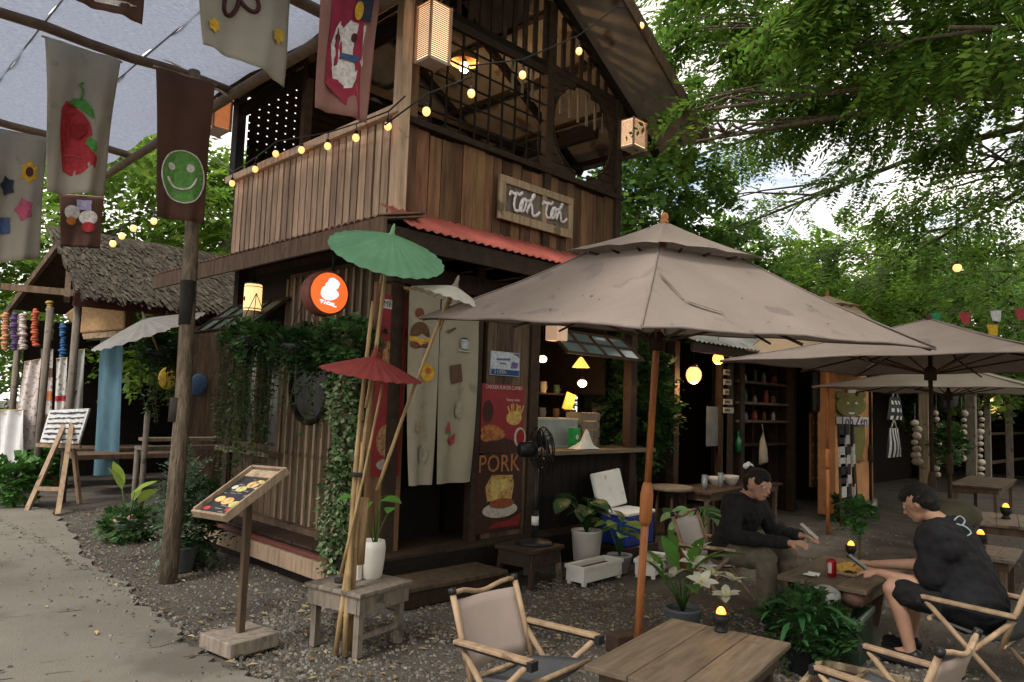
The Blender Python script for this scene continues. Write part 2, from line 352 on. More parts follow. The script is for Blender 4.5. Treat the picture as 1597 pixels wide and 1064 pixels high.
# ground floor, left wall: boards with battens, a window and a round opening
m = MB(); m.bb(3.84, 3.9, 5.28, 7.15, .30, 2.95); m.bb(3.84, 3.9, 7.15, 8.25, .30, 1.02); m.bb(3.84, 3.9, 7.15, 8.25, 2.25, 2.95); lw = P('side_wall', m, W_black)
pm = [plank_mesh(.128, .02, 2.55, W_mid), plank_mesh(.135, .024, 2.55, W_mid)]
bm_ = plank_mesh(.034, .026, 2.5, W_batten, 'batten')
y = 5.52
k = 0
while y < 8.2:
    win = 7.1 < y < 8.2
    if win:
        o = put('plank', plank_mesh(.128, .02, .68, W_mid), lw, rel(lw, (3.828, y, .33)))
    else:
        o = put('plank', pm[k % 2], lw, rel(lw, (3.826, y, .33)))
    o.rotation_euler = (0, 0, R_(90))
    if not win:
        o = put('batten', bm_, lw, rel(lw, (3.806, y+.068, .33))); o.rotation_euler = (0, R_(random.uniform(-.3, .3)), R_(90))
    y += .137; k += 1
# window with frame, sill and propped glass shutter
m = MB()
for (a, b, c, d) in ((7.12, 8.22, 1.02, 1.08), (7.12, 8.22, 2.19, 2.26), (7.12, 7.18, 1.08, 2.19), (8.16, 8.22, 1.08, 2.19), (7.64, 7.70, 1.08, 2.19)): m.bb(3.80, 3.86, a, b, c, d)
win = P('window', m, W_mid)
m = MB(); m.bb(3.66, 3.86, 7.05, 8.3, .97, 1.015); P('window_sill', m, W_batten, win)
m = MB(); m.bb(3.875, 3.88, 7.15, 8.2, 1.05, 2.2); P('pane', m, mat('dim glass', (.02, .022, .02), .15, .2, bump=0, spec=.5), win)
def shutter(parent, p0, ax, down, n, name='shutter'):   # propped panes: hinge corner p0, along ax, falling along down
    p0, ax, down = Vector(p0), Vector(ax), Vector(down); nrm = ax.cross(down).normalized()*.02
    m = MB()
    for i in range(n+1):
        a = p0+ax*(i/n); m.beam(a, a+down, .03, .03, nrm)
    for t in (0, .5, 1): m.beam(p0+down*t-ax*.02, p0+down*t+ax*1.02, .03, .03, nrm)
    s = P(name, m, W_dark, parent)
    for i in range(n):
        for j in range(2):
            a = p0+ax*((i+.09)/n)+down*(j*.5+.05); m = MB(); m.slab([a, a+ax*(.82/n), a+ax*(.82/n)+down*.4, a+down*.4], nrm*.3); P('pane', m, GLASS, s)
shutter(B, (3.78, 8.35, 2.62), (0, -1.3, 0), (-.42, 0, -.34), 4, 'window_shutter')
# round opening: a black disc paints the shade inside the hole
m = MB(); m.tube([(3.785, 6.52+.37*math.cos(a*math.pi/14), 1.72+.37*math.sin(a*math.pi/14)) for a in range(28)], .028, 8, closed=True); rw = P('round_window', m, W_black)
m = MB(); m.slab([(3.80, 6.52+.36*math.cos(a*math.pi/14), 1.72+.36*math.sin(a*math.pi/14)) for a in range(28)], (-.012, 0, 0)); P('pane', m, mat('opening shade black', (.006, .007, .006), .25, .1, bump=0), rw)
# corner and front posts
for (x, y, z0, z1, s) in ((3.82, 5.24, .3, 2.95, .13), (4.765, 5.18, .3, 2.9, .09), (5.56, 5.2, .3, 2.9, .13), (7.32, 5.2, .3, 2.95, .12), (3.82, 8.25, .3, 3.1, .12), (7.4, 8.2, .3, 3.1, .12)):
    m = MB(); m.bb(x-s/2, x+s/2, y-s/2, y+s/2, z0, z1); P('post', m, W_dark, bevel=.006)
m = MB(); m.bb(3.72, 7.4, 5.14, 5.26, 2.62, 2.8); P('lintel', m, W_dark)
m = MB(); m.bb(4.9, 5.49, 5.18, 5.22, .306, 2.62); pw = P('poster_panel', m, W_mid)
for i in range(5):
    x0 = 4.9+i*.118; m = MB(); m.bb(x0+.002, x0+.115, 5.165, 5.179, .31, 2.61); P('plank', m, W_mid, pw)
m = MB(); m.bb(3.60, 3.95, 5.20, 5.235, .306, 2.6); P('side_panel', m, W_red)
# dim room inside
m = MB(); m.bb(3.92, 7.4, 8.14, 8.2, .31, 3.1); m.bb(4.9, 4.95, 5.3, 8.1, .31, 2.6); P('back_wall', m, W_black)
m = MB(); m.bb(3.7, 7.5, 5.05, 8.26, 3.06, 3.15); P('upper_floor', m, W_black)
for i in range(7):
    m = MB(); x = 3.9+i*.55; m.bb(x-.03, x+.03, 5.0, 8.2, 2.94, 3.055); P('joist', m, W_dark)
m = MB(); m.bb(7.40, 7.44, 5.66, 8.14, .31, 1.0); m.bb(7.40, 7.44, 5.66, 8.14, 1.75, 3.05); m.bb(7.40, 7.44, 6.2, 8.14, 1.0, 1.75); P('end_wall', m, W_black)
# balcony, left side
m = MB(); m.bb(3.645, 3.68, 5.06, 8.22, 3.2, 4.04); bl = P('balcony_side', m, W_dark)
pmb = [plank_mesh(.090, .018, .85, W_pale), plank_mesh(.097, .024, .85, W_pale), plank_mesh(.086, .02, .845, W_pale)]
btm = plank_mesh(.03, .02, .85, W_pale, 'batten')
y = 5.08; k = 0
while y < 8.2:
    o = put('plank', pmb[k % 3], bl, rel(bl, (3.63+random.uniform(-.003, .003), y, 3.185))); o.rotation_euler = (0, 0, R_(90+random.uniform(-1.5, 1.5)))
    y += .116; k += 1
m = MB(); m.bb(3.565, 3.70, 4.98, 8.3, 4.035, 4.115); P('hand_rail', m, W_pale, bl, bevel=.006)
m = MB(); m.bb(3.585, 3.615, 5.0, 8.28, 3.135, 3.182); P('base_rail', m, W_pale, bl, bevel=.004)
# balcony, front side
m = MB(); m.bb(3.68, 6.78, 5.06, 5.09, 3.2, 4.0); bf = P('balcony_front', m, W_black)
pmf = [plank_mesh(.125, .018, .84, W_red), plank_mesh(.14, .024, .82, W_red), plank_mesh(.11, .02, .83, W_red), plank_mesh(.13, .03, .80, W_red)]
x = 3.72; k = 0
while x < 6.76:
    k_ = random.choice((0, 1, 2, 3)); wd = (.125, .14, .11, .13)[k_]
    o = put('plank', pmf[k_], bf, rel(bf, (x+wd/2, 5.05+random.uniform(-.006, .004), 3.17))); o.rotation_euler = (0, R_(random.uniform(-.5, .5)), R_(random.uniform(-2.5, 2.5))); o.scale = (1, 1, random.uniform(.96, 1.0))
    x += wd+.006
m = MB(); m.bb(3.7, 6.82, 4.985, 5.09, 3.99, 4.05); P('hand_rail', m, W_dark, bf, bevel=.005)
m = MB(); m.bb(3.66, 6.8, 5.0, 5.04, 3.12, 3.17); P('base_rail', m, W_dark, bf)
# corner and gable posts
m = MB(); m.bb(3.585, 3.70, 4.975, 5.075, 3.14, 5.5); P('corner_post', m, W_pale, bevel=.006)
m = MB(); m.bb(3.701, 3.79, 4.99, 5.08, 4.05, 5.4); P('corner_stud', m, W_red)
for (x, z1) in ((5.52, 5.85), (6.74, 5.2)):
    m = MB(); m.bb(x-.05, x+.05, 5.0, 5.08, 3.17, z1); P('gable_post', m, W_dark, bevel=.005)
m = MB(); m.bb(3.58, 3.68, 8.1, 8.24, 4.1, 5.1); P('balcony_post', m, mat('blue black post', (.02, .018, .03), .7, .3))
m = MB(); m.bb(3.6, 3.68, 6.6, 6.68, 4.1, 5.1); P('balcony_post', m, W_dark)
# lattice left of the gable post, every bar a piece
m = MB(); m.bb(3.79, 5.47, 5.03, 5.07, 5.05, 5.13); lt = P('lattice', m, W_dark)
for i in range(9):
    m = MB(); x = 3.97+i*.178; m.bb(x-.008, x+.008, 5.035, 5.05, 4.05, 5.05); P('bar', m, W_black, lt)
for i in range(5):
    m = MB(); z = 4.2+i*.178; m.bb(3.79, 5.47, 5.051, 5.064, z-.008, z+.008); P('bar', m, W_black, lt)
# slatted boards with the round opening to the right
rc, cxx, czz = .50, 6.10, 4.60
m = MB(); m.bb(5.57, 6.69, 5.08, 5.1, 4.05, 4.07); pn = P('round_opening_panel', m, W_dark)
nb = 13
for i in range(nb):
    z0 = 4.07+i*.088; z1 = z0+.082; zc = (z0+z1)/2; dz = zc-czz; xe = 6.69
    roofz = 6.2-.62*(xe-5.2)
    if abs(dz) < rc:
        h = math.sqrt(rc*rc-dz*dz)
        for (a, b) in ((5.57, cxx-h), (cxx+h, xe)):
            if b-a > .03: m = MB(); m.bb(a, b, 5.035, 5.055, z0, z1); P('board', m, W_dark, pn)
    else: m = MB(); m.bb(5.57, xe, 5.035, 5.055, z0, z1); P('board', m, W_dark, pn)
m = MB(); m.tube([(cxx+rc*math.cos(a*math.pi/16), 5.03, czz+rc*math.sin(a*math.pi/16)) for a in range(32)], .010, 6, closed=True); P('ring', m, W_dark, pn)
# upright slats under the rafters
m = MB(); m.bb(3.8, 6.9, 5.04, 5.1, 5.14, 5.2); gs = P('gable_beam', m, W_black)
for i in range(20):
    x = 3.95+i*.15; zt = 6.12-.62*abs(x-5.2)
    if zt-5.2 > .06 and abs(x-5.52) > .06:
        m = MB(); m.bb(x-.03, x+.03, 5.035, 5.055, 5.2, zt); P('slat', m, W_dark, gs)
    if 4.9 < x < 6.8: 
        m = MB(); zt2 = min(5.13, zt); m.bb(x+.055, x+.085, 5.12, 5.135, 4.75, max(4.8, zt2)); P('slat', m, W_grey, gs)
# things behind the gable: inner wall and bracing
m = MB(); m.bb(3.7, 6.75, 8.16, 8.2, 3.2, 3.9); m.bb(4.4, 5.9, 8.16, 8.2, 3.9, 5.6); P('rear_wall', m, W_black)
m = MB(); m.beam((6.8, 5.4, 4.9), (6.8, 8.0, 4.9), .08, .12); m.beam((3.65, 5.1, 4.9), (3.65, 8.2, 4.9), .08, .12); m.beam((3.65, 6.6, 4.95), (6.8, 6.6, 4.95), .07, .1); P('tie_beam', m, W_black)
m = MB(); m.bb(3.72, 6.75, 8.12, 8.155, 3.92, 3.99); rs = P('rear_screen', m, W_black)
for i in range(16):
    m = MB(); z0 = 4.0+i*.098; m.bb(3.72, 6.75, 8.12, 8.135, z0, z0+.078); P('slat', m, W_black, rs)
for i in range(26):
    m = MB(); x0 = 3.75+i*.115; m.bb(x0, x0+.092, 8.14, 8.15, 3.99, 5.6); P('slat', m, W_black, rs)
m = MB(); m.bb(6.76, 6.79, 5.6, 8.1, 3.2, 4.3); P('right_screen', m, W_black)
# gable roof
def roof_side(sgn, xe, name):
    y0, y1 = 4.34, 8.75; n = 34
    zr, ze = 6.2, 6.2-.62*abs(xe-5.2)
    d = Vector((xe-5.2, 0, ze-zr)); nn = Vector((sgn*.62, 0, 1)).normalized()
    m = MB()
    def fn(u, v): return Vector((5.2, y0+(y1-y0)*v, zr))+d*u+nn*(.09+.014*math.sin(v*2*math.pi*n))
    m.grid(fn, 1, n*4); r = P(name, m, GREYTIN)
    m = MB(); a, b = Vector((5.2, y0, zr)), Vector((5.2, y1, zr)); m.slab([a, b, b+d, a+d], nn*.02); P('soffit', m, SOFFIT, r)
    m = MB(); m.beam(a-Vector((0, .012, 0))+nn*.02, a+d-Vector((0, .012, 0))+nn*.02, .03, .15, nn); P('barge_board', m, W_mid, r)
    for yy in (5.0, 6.2, 7.4, 8.4):
        m = MB(); m.beam(Vector((5.2, yy, zr))-nn*.045, Vector((5.2, yy, zr))+d-nn*.045, .06, .085, nn); P('rafter', m, W_black, r)
    for t in (.2, .45, .7, .93):
        m = MB(); m.beam(a+d*t-nn*.115+Vector((0, .75, 0)), b+d*t-nn*.115, .05, .045, nn); P('purlin', m, W_dark, r)
    return r
roof_side(1, 7.52, 'roof_slope'); rl = roof_side(-1, 3.12, 'roof_slope')
m = MB(); m.bb(3.06, 3.10, 4.40, 8.75, 4.72, 4.92); P('fascia_board', m, W_mid, rl)
# tin awning over the ground floor, front (red) and left (rusty)
def awning(name, a, b, outv, mt, n, parent=B):   # a-b along the wall, outv the fall
    a, b, outv = Vector(a), Vector(b), Vector(outv); ax = b-a; nn = ax.cross(outv).normalized(); nn = nn if nn.z > 0 else -nn
    m = MB(); m.grid(lambda u, v: a+ax*v+outv*u+nn*(.011*math.sin(v*2*math.pi*n)), 1, n*4); r = P(name, m, mt, parent)
    s = r.modifiers.new('solid', 'SOLIDIFY'); s.thickness = .004; return r
fa = awning('front_awning', (3.46, 5.0, 3.215), (7.5, 5.0, 3.215), (0, -.44, -.255), PINKTIN, 44)
m = MB(); m.bb(3.25, 7.45, 4.60, 4.635, 2.79, 2.945); P('fascia_board', m, W_dark, fa)
for i in range(8):
    x = 3.5+i*.55; m = MB(); m.beam((x, 5.08, 3.08), (x, 4.64, 2.91), .045, .07); P('rafter', m, W_black, fa)
sa = awning('side_awning', (3.66, 4.62, 3.12), (3.66, 9.3, 3.12), (-.46, 0, -.115), RUSTTIN, 50)
m = MB(); m.bb(3.19, 3.225, 4.56, 9.25, 2.83, 2.99); P('fascia_board', m, W_mid, sa, bevel=.004)
for i in range(9):
    y = 4.8+i*.52; m = MB(); m.beam((3.66, y, 3.06), (3.23, y, 2.95), .045, .07); P('rafter', m, W_black, sa)
m = MB(); m.slab([(3.24, 4.64, 2.99), (3.66, 4.64, 3.09), (3.66, 5.05, 3.09), (3.24, 5.05, 2.99)], (0, 0, .012)); P('corner_board', m, W_grey, sa)

# board with the cafe's name
S = thing('name_sign', (5.33, 4.99, 3.37), 'framed wooden sign with white script lettering Toh Toh on balcony', 'sign')
sx0, sx1, sz0, sz1 = 4.78, 5.88, 3.365, 3.80
m = MB(); m.bb(sx0+.03, sx1-.03, 4.985, 5.008, sz0+.03, sz1-.03); part('panel', m, W_grey, S, True)
m = MB()
for (a, b, c, d) in ((sx0, sx1, sz0, sz0+.085), (sx0, sx1, sz1-.075, sz1), (sx0, sx0+.09, sz0+.085, sz1-.075), (sx1-.065, sx1, sz0+.085, sz1-.075), (5.40, 5.46, sz0+.085, sz1-.075)): m.bb(a, b, 4.955, 4.984, c, d)
part('frame', m, W_batten, S, True, bevel=.004)
O_, U_, V_ = np.array([62, 95.]), np.array([1003, 392.]), np.array([-22, 520.])
A_ = np.linalg.inv(np.stack([U_, V_], 1))
def sp(px, py):
    u, v = A_ @ (np.array([px, py])-O_); return Vector((sx0+(sx1-sx0)*u, 4.949, sz1-(sz1-sz0)*v))
T_bar = [(178, 368), (196, 325), (232, 352), (275, 350), (305, 372), (345, 345)]
T_rest = [(262, 352), (240, 420), (232, 490), (248, 548), (290, 562), (330, 520), (352, 450), (385, 440), (388, 490), (360, 560), (322, 568), (305, 520), (335, 445), (372, 430), (405, 455), (450, 455), (495, 408), (500, 392), (478, 400), (440, 490), (392, 600), (425, 515), (458, 500), (468, 560), (475, 630), (510, 650), (550, 630), (572, 608)]
def smooth_pts(ps, k=4):
    o = []; n = len(ps)
    for i in range(n-1):
        p0, p1, p2, p3 = [np.array(ps[max(0, min(n-1, j))], float) for j in (i-1, i, i+1, i+2)]
        for q in range(k):
            t = q/k; o.append(tuple(.5*((2*p1)+(-p0+p2)*t+(2*p0-5*p1+4*p2-p3)*t*t+(-p0+3*p1-3*p2+p3)*t**3)))
    return o+[ps[-1]]
WHITEPAINT = flat('white paint', (.72, .68, .72), .6)
for (dx, dy, sc) in ((0, 0, 1), (0, 0, .88)):
    m = MB()
    for st_ in (T_bar, T_rest):
        q = []
        for (a, b) in smooth_pts(st_):
            if sc != 1: a, b = 612+(a-178)*sc, 505+(b-345)*sc
            q.append(sp(a, b))
        m.tube(q, .0165 if sc == 1 else .015, 6)
    m.v = [(a, 4.952+(b-4.949)*.3, c) for a, b, c in m.v]
    part('lettering', m, WHITEPAINT, S, True)
# ============================================================ trees
def sprays(O, D, L, npair, ll, lw, droop=.25):
    n = len(O); O = np.asarray(O); D = np.asarray(D); D = D/np.linalg.norm(D, axis=1, keepdims=True)
    up = np.array([0, 0, 1.])+rng.normal(0, .28, (n, 3)); S = np.cross(D, up); S /= np.linalg.norm(S, axis=1, keepdims=True)
    Vs = []
    for k in range(npair):
        t = (k+.6)/npair; prof = math.sin(math.pi*(.18+.75*t))
        base = O+D*(L*t)[:, None]+np.array([0, 0, -1.])*((L*t*t*droop)[:, None])
        for sg in (1, -1):
            dr = S*sg*.88+D*.48+rng.normal(0, .12, (n, 3)); dr[:, 2] -= .12; dr /= np.linalg.norm(dr, axis=1, keepdims=True)
            ln = (ll*prof*rng.uniform(.8, 1.2, n))[:, None]; pw = D-dr*np.sum(D*dr, 1)[:, None]; pw /= np.linalg.norm(pw, axis=1, keepdims=True)
            wv = pw*(lw*prof)+np.array([0, 0, 1.])*rng.normal(0, .25, (n, 1))*lw
            Vs.append(np.stack([base, base+dr*ln*.45+wv, base+dr*ln, base+dr*ln*.5-wv], 1))
    V = np.concatenate(Vs, 0).reshape(-1, 3); Q = np.arange(len(V)).reshape(-1, 4)
    return V, Q
def gapnoise(P_, s, seed):
    a = P_*s+seed
    return np.sin(a[:, 0]*1.3+np.sin(a[:, 1]*1.1))*np.cos(a[:, 1]*.9+a[:, 2]*1.7)+.6*np.sin(a[:, 2]*2.3+a[:, 0]*2.1)*np.cos(a[:, 1]*2.7)
def tree(name, base, pads, trunk_r, limb_to, nsp, ll, lw, Lr, npair, mt, label, seed, group=None, gap=-.35, gs=1.2, bias=(0, 0, 0)):
    T = thing(name, base, label, 'tree', group); b = Vector(base)
    m = MB(); top = Vector(limb_to)
    mid = b.lerp(top, .55)+Vector((random.uniform(-.2, .2), random.uniform(-.2, .2), 0))
    m.tube([b-b, (b.lerp(mid, .5)-b), mid-b, top-b], [trunk_r*1.25, trunk_r, trunk_r*.8, trunk_r*.55], 10)
    tk = part('trunk', m, BARK, T)
    Os = []; Ds = []
    for i, (c, rad, wgt) in enumerate(pads):
        c = Vector(c); rad = np.array(rad)
        m = MB(); st_ = mid.lerp(top, random.uniform(.3, 1)); e = c+Vector((0, 0, -rad[2]*.3)); q = st_.lerp(e, .5)+Vector((0, 0, .25))
        m.tube([st_-b, q-b, e-b], [trunk_r*.22, trunk_r*.13, trunk_r*.05], 7)
        for _ in range(5):
            a = random.uniform(0, 6.28); en = c+Vector((math.cos(a)*rad[0]*.8, math.sin(a)*rad[1]*.8, random.uniform(-.3, .3)*rad[2]))
            s2 = q.lerp(e, random.uniform(.2, .9)); m.tube([s2-b, (s2.lerp(en, .5)-b)+Vector((0, 0, .12)), en-b], [trunk_r*.07, trunk_r*.045, .006], 5)
        part('limb', m, BARK, T)
        n = int(nsp*wgt); u = rng.normal(0, 1, (n*2, 3)); u /= np.linalg.norm(u, axis=1, keepdims=True); u *= rng.uniform(.25, 1, (n*2, 1))**.45
        Pp = u*rad+np.array(c); ok = gapnoise(Pp, gs, seed) > gap; Pp = Pp[ok][:n]; u = u[ok][:n]
        d = u*np.array([1, 1, .35])+rng.normal(0, .45, u.shape); d[:, 2] -= .18; d += np.array(bias)
        Os.append(Pp); Ds.append(d)
    O_a = np.concatenate(Os)-np.array(base); D_a = np.concatenate(Ds)
    V, Q = sprays(O_a, D_a, rng.uniform(.7, 1.2, len(O_a))*Lr, npair, ll, lw)
    if isinstance(mt, (list, tuple)):
        one = (rng.random(len(O_a)) < .34).astype(np.int32); put('crown', arrays_mesh('crown', V, Q, mt, mi=np.tile(one, npair*2)), T)
    else: put('crown', arrays_mesh('crown', V, Q, mt), T)
    return T
# spreading tree whose boughs hang over the seats from the right
NEAR = []
for (px, py, dep, rx, rz_, wt) in ((1060, 40, 12, 1.5, .6, .8), (1150, 130, 12, 1.7, .7, .7), (1080, 230, 14, 1.5, .6, .5), (1200, 20, 9.5, 1.7, .6, 1.1), (1290, 130, 9.5, 1.7, .6, .9), (1400, 60, 8.5, 1.7, .6, 1.2),
                                   (1520, 130, 9, 1.8, .7, 1.2), (1450, 260, 11, 1.9, .6, .6), (1570, 300, 11, 1.8, .7, .8), (1150, 340, 15, 1.5, .6, .35), (1390, 400, 14, 1.9, .6, .6), (1560, 420, 14, 2.0, .9, 1.0), (1480, 20, 6.5, 1.5, .45, 1.0), (1320, -40, 8, 1.8, .6, .9)):
    c_ = PD(px, py, dep); NEAR.append(((c_.x, c_.y, c_.z), (rx, rx, rz_), wt))
for (px, py, dep, r_, wt) in ((1100, 165, 8.0, .3, .03), (1085, 215, 8.4, .3, .03), (1120, 60, 8.4, .4, .05)):
    c_ = PD(px, py, dep); NEAR.append(((c_.x, c_.y, c_.z), (r_, r_, r_*.5), wt))
NEAR += [((10.5, 3.0, 10.2), (2.8, 2.6, .8), 1.8), ((8.5, 4.2, 10.6), (2.4, 2.4, .8), 1.2), ((13, 1.5, 10.4), (2.8, 2.6, .8), 1.6), ((9.5, -1.5, 8.2), (2.6, 2.4, .8), 1.6), ((8.0, 1.5, 9.4), (2.6, 2.4, .8), 1.6), ((5.0, .0, 8.8), (2.6, 2.4, .8), 1.6), ((11.5, 1.0, 8.8), (2.6, 2.4, .8), 1.6), ((2.5, -1.0, 7.6), (2.8, 2.4, .7), 1.5), ((5.6, 1.0, 8.0), (2.2, 2.2, .6), .9), ((7.5, -1.2, 7.4), (2.4, 2.2, .6), .9), ((5.0, -2.6, 7.0), (2.4, 2.2, .7), .8)]  # crown pads above the view, added to shade the seats and ground
tree('rain_tree', (11.5, -2.4, 0), NEAR, .34, (10.6, -.6, 6.0), 500, .13, .026, .62, 11, [LEAF_D, LEAF_Y], 'wide feathery tree with dark boughs hanging over the seats at upper right', 3, gap=.26, gs=2.4, bias=(-.55, .15, -.42))
# trees behind
k = 0
for (x, y, h, mt, lab) in ((12.5, 9.6, 6.2, LEAF_T, 'leafy green tree just right of the cafe gable, behind the open roofed stalls'),
                       (17.5, 8.2, 5.6, LEAF_Y, 'fresh light green tree behind the tan two tier parasol top'),
                       (22, 6.0, 6.0, LEAF_T, 'mid green tree behind the bunting on the right'),
                       (26, 2.4, 6.8, LEAF_Y, 'pale green tree at the far right edge behind the parasols')):
    pads = []
    for i in range(8):
        a = i*2.4+k; r = .55+.28*(i % 3); zz = h*(.40+.075*i)
        pads.append(((x+math.cos(a)*r*2.0, y+math.sin(a)*r*2.0, zz), (1.9-.06*i, 1.9-.06*i, .85), 1))
    tree('background_tree', (x, y, 0), pads, .2, (x, y, h*.75), 360, .20, .062, .7, 6, mt, lab, 11+k*5, 'trees behind the stalls', gap=-.45); k += 1
for (x, y, h, mt, lab) in ((6.8, 15.5, 7.0, LEAF_Y, 'bright green tree behind the thatched stall, seen between hanging banners'),
                       (2.6, 21, 8.5, LEAF_Y, 'sunlit green tree far down the path at the left edge'),
                       (9.6, 12.2, 7.6, LEAF_T, 'green tree behind the cafe, glimpsed through its balcony'),
                       (-2.5, 26, 10, LEAF_T, 'green tree across the path beyond the left edge stall')):
    pads = []
    for i in range(8):
        a = i*2.4+k; r = .5+.28*(i % 3); zz = h*(.34+.085*i)
        pads.append(((x+math.cos(a)*r*2.0, y+math.sin(a)*r*2.0, zz), (1.8-.06*i, 1.8-.06*i, .8), 1))
    tree('background_tree', (x, y, 0), pads, .18, (x, y, h*.75), 340, .20, .062, .7, 6, mt, lab, 60+k*5, 'trees behind the left stalls', gap=-.4); k += 1
# far line of shrubbery closing the view
def hedge(pts, z0, z1, n, mt, label):
    O = []; 
    for _ in range(n):
        i = random.randrange(len(pts)-1); t = random.random(); a, b = pts[i], pts[i+1]
        hh = z1*(.75+.25*math.sin((a[0]+t*7+i*3)*1.3)); O.append((a[0]+(b[0]-a[0])*t+random.gauss(0, .5), a[1]+(b[1]-a[1])*t+random.gauss(0, .5), z0+random.random()*(hh-z0)))
    D = rng.normal(0, 1, (n, 3)); D[:, 2] = np.abs(D[:, 2])*.4
    V, Q = sprays(np.array(O), D, rng.uniform(.5, .9, n), 5, .26, .085)
    o = put('shrub_mass', arrays_mesh('shrub_mass', V, Q, mt)); tag(o, label, 'shrubbery', kind='stuff')
hedge([(13, 18), (22, 16), (32, 10), (36, 0), (34, -10)], 0, 4.6, 2300, LEAF_D, 'dark green mass of shrubs behind the right stalls')
hedge([(-12, 32), (-2, 34), (6, 27), (12, 20), (16, 18)], 0, 3.6, 1700, LEAF_T, 'green mass of shrubs far down the path on the left')

hedge([(34, -10), (22, -10), (12, -8.5), (4, -6.5), (-2, -5.5), (-7, -4)], 0, 8.5, 3600, LEAF_D, 'unseen tall shrubs added behind and right of the view to block sky light')  # out of view, added to deepen the shade under the parasols
# ============================================================ shade net on bamboo over the path
SH = thing('shade_canopy', (2.6, 6.87, 0), 'pale shade net stretched on bamboo poles above the path', 'shade net')
NET = mat('pale shade net', (.185, .205, .26), .8, .4, 10, (2.2, 20, 1), .3, 60, transl=.8)
seams = (-.1, .65, 1.4, 2.2, 3.02)
for i in range(4):
    x0, x1 = seams[i], seams[i+1]
    def fn(u, v, x0=x0, x1=x1):
        y = 2.2+8.6*v; sag = .05*math.sin(math.pi*((y-2.2) % 2.4)/2.4)
        return Vector((x0+(x1-x0)*u, y, 4.69-sag+.012*math.sin(y*9+x0*5)))
    m = MB(); m.grid(fn, 6, 60); part('net_panel', m, NET, SH, True)
    if i: m = MB(); m.tube([(x0, 2.2, 4.655), (x0, 10.8, 4.655)], .008, 5); part('seam_cord', m, mat('grey cord', (.25, .26, .3), .8, .1), SH, True)
for y in (2.9, 5.0, 7.0, 9.95):
    m = MB(); r0 = .045
    pts = [(-.3+i*.34, y+.012*math.sin(i*2.1), 4.60+.01*math.sin(i*1.7)) for i in range(11)]
    m.tube(pts, [r0*(1+.06*(i % 2)) for i in range(11)], 8); part('bamboo_beam', m, mat('brown bamboo', (.17, .115, .075), .55, .3, 8, rnd=.2), SH, True)
for (x0, y0, x1, y1) in ((2.98, 3.0, 3.04, 10.9), (-.1, 2.4, -.1, 10.8)):
    m = MB(); m.tube([(x0, y0, 4.52), ((x0+x1)/2, (y0+y1)/2, 4.55), (x1, y1, 4.52)], .05, 8); part('bamboo_beam', m, MT['brown bamboo'], SH, True)
m = MB(); m.tube([(2.55, 6.52, -.01), (2.60, 6.60, 1.4), (2.62, 6.72, 3.0), (2.60, 6.90, 4.62)], [.075, .068, .062, .055], 10); part('pole', m, BARK, SH, True)
m = MB(); m.tube([(2.6, 6.66, 2.2), (2.6, 6.68, 2.6)], .068, 8); part('rope_binding', m, mat('dark rope', (.03, .028, .025), .9, .3), SH, True)
m = MB(); m.tube([(2.58, 6.64, 1.34), (2.59, 6.645, 1.55)], .085, 8); part('rope_binding', m, MT['dark rope'], SH, True)
m = MB(); m.tube([(-.12, 6.9, -.01), (-.12, 7, 4.6)], .06, 8); part('pole', m, BARK, SH, True)
m = MB(); m.tube([(-.3, 3.0, -.01), (-.3, 2.9, 4.6)], .06, 8); part('pole', m, BARK, SH, True)
m = MB(); m.tube([(2.35, 7.0, 4.70), (3.02, 6.98, 4.52)], .012, 6); part('white_pipe', m, WHITEP, SH, True)

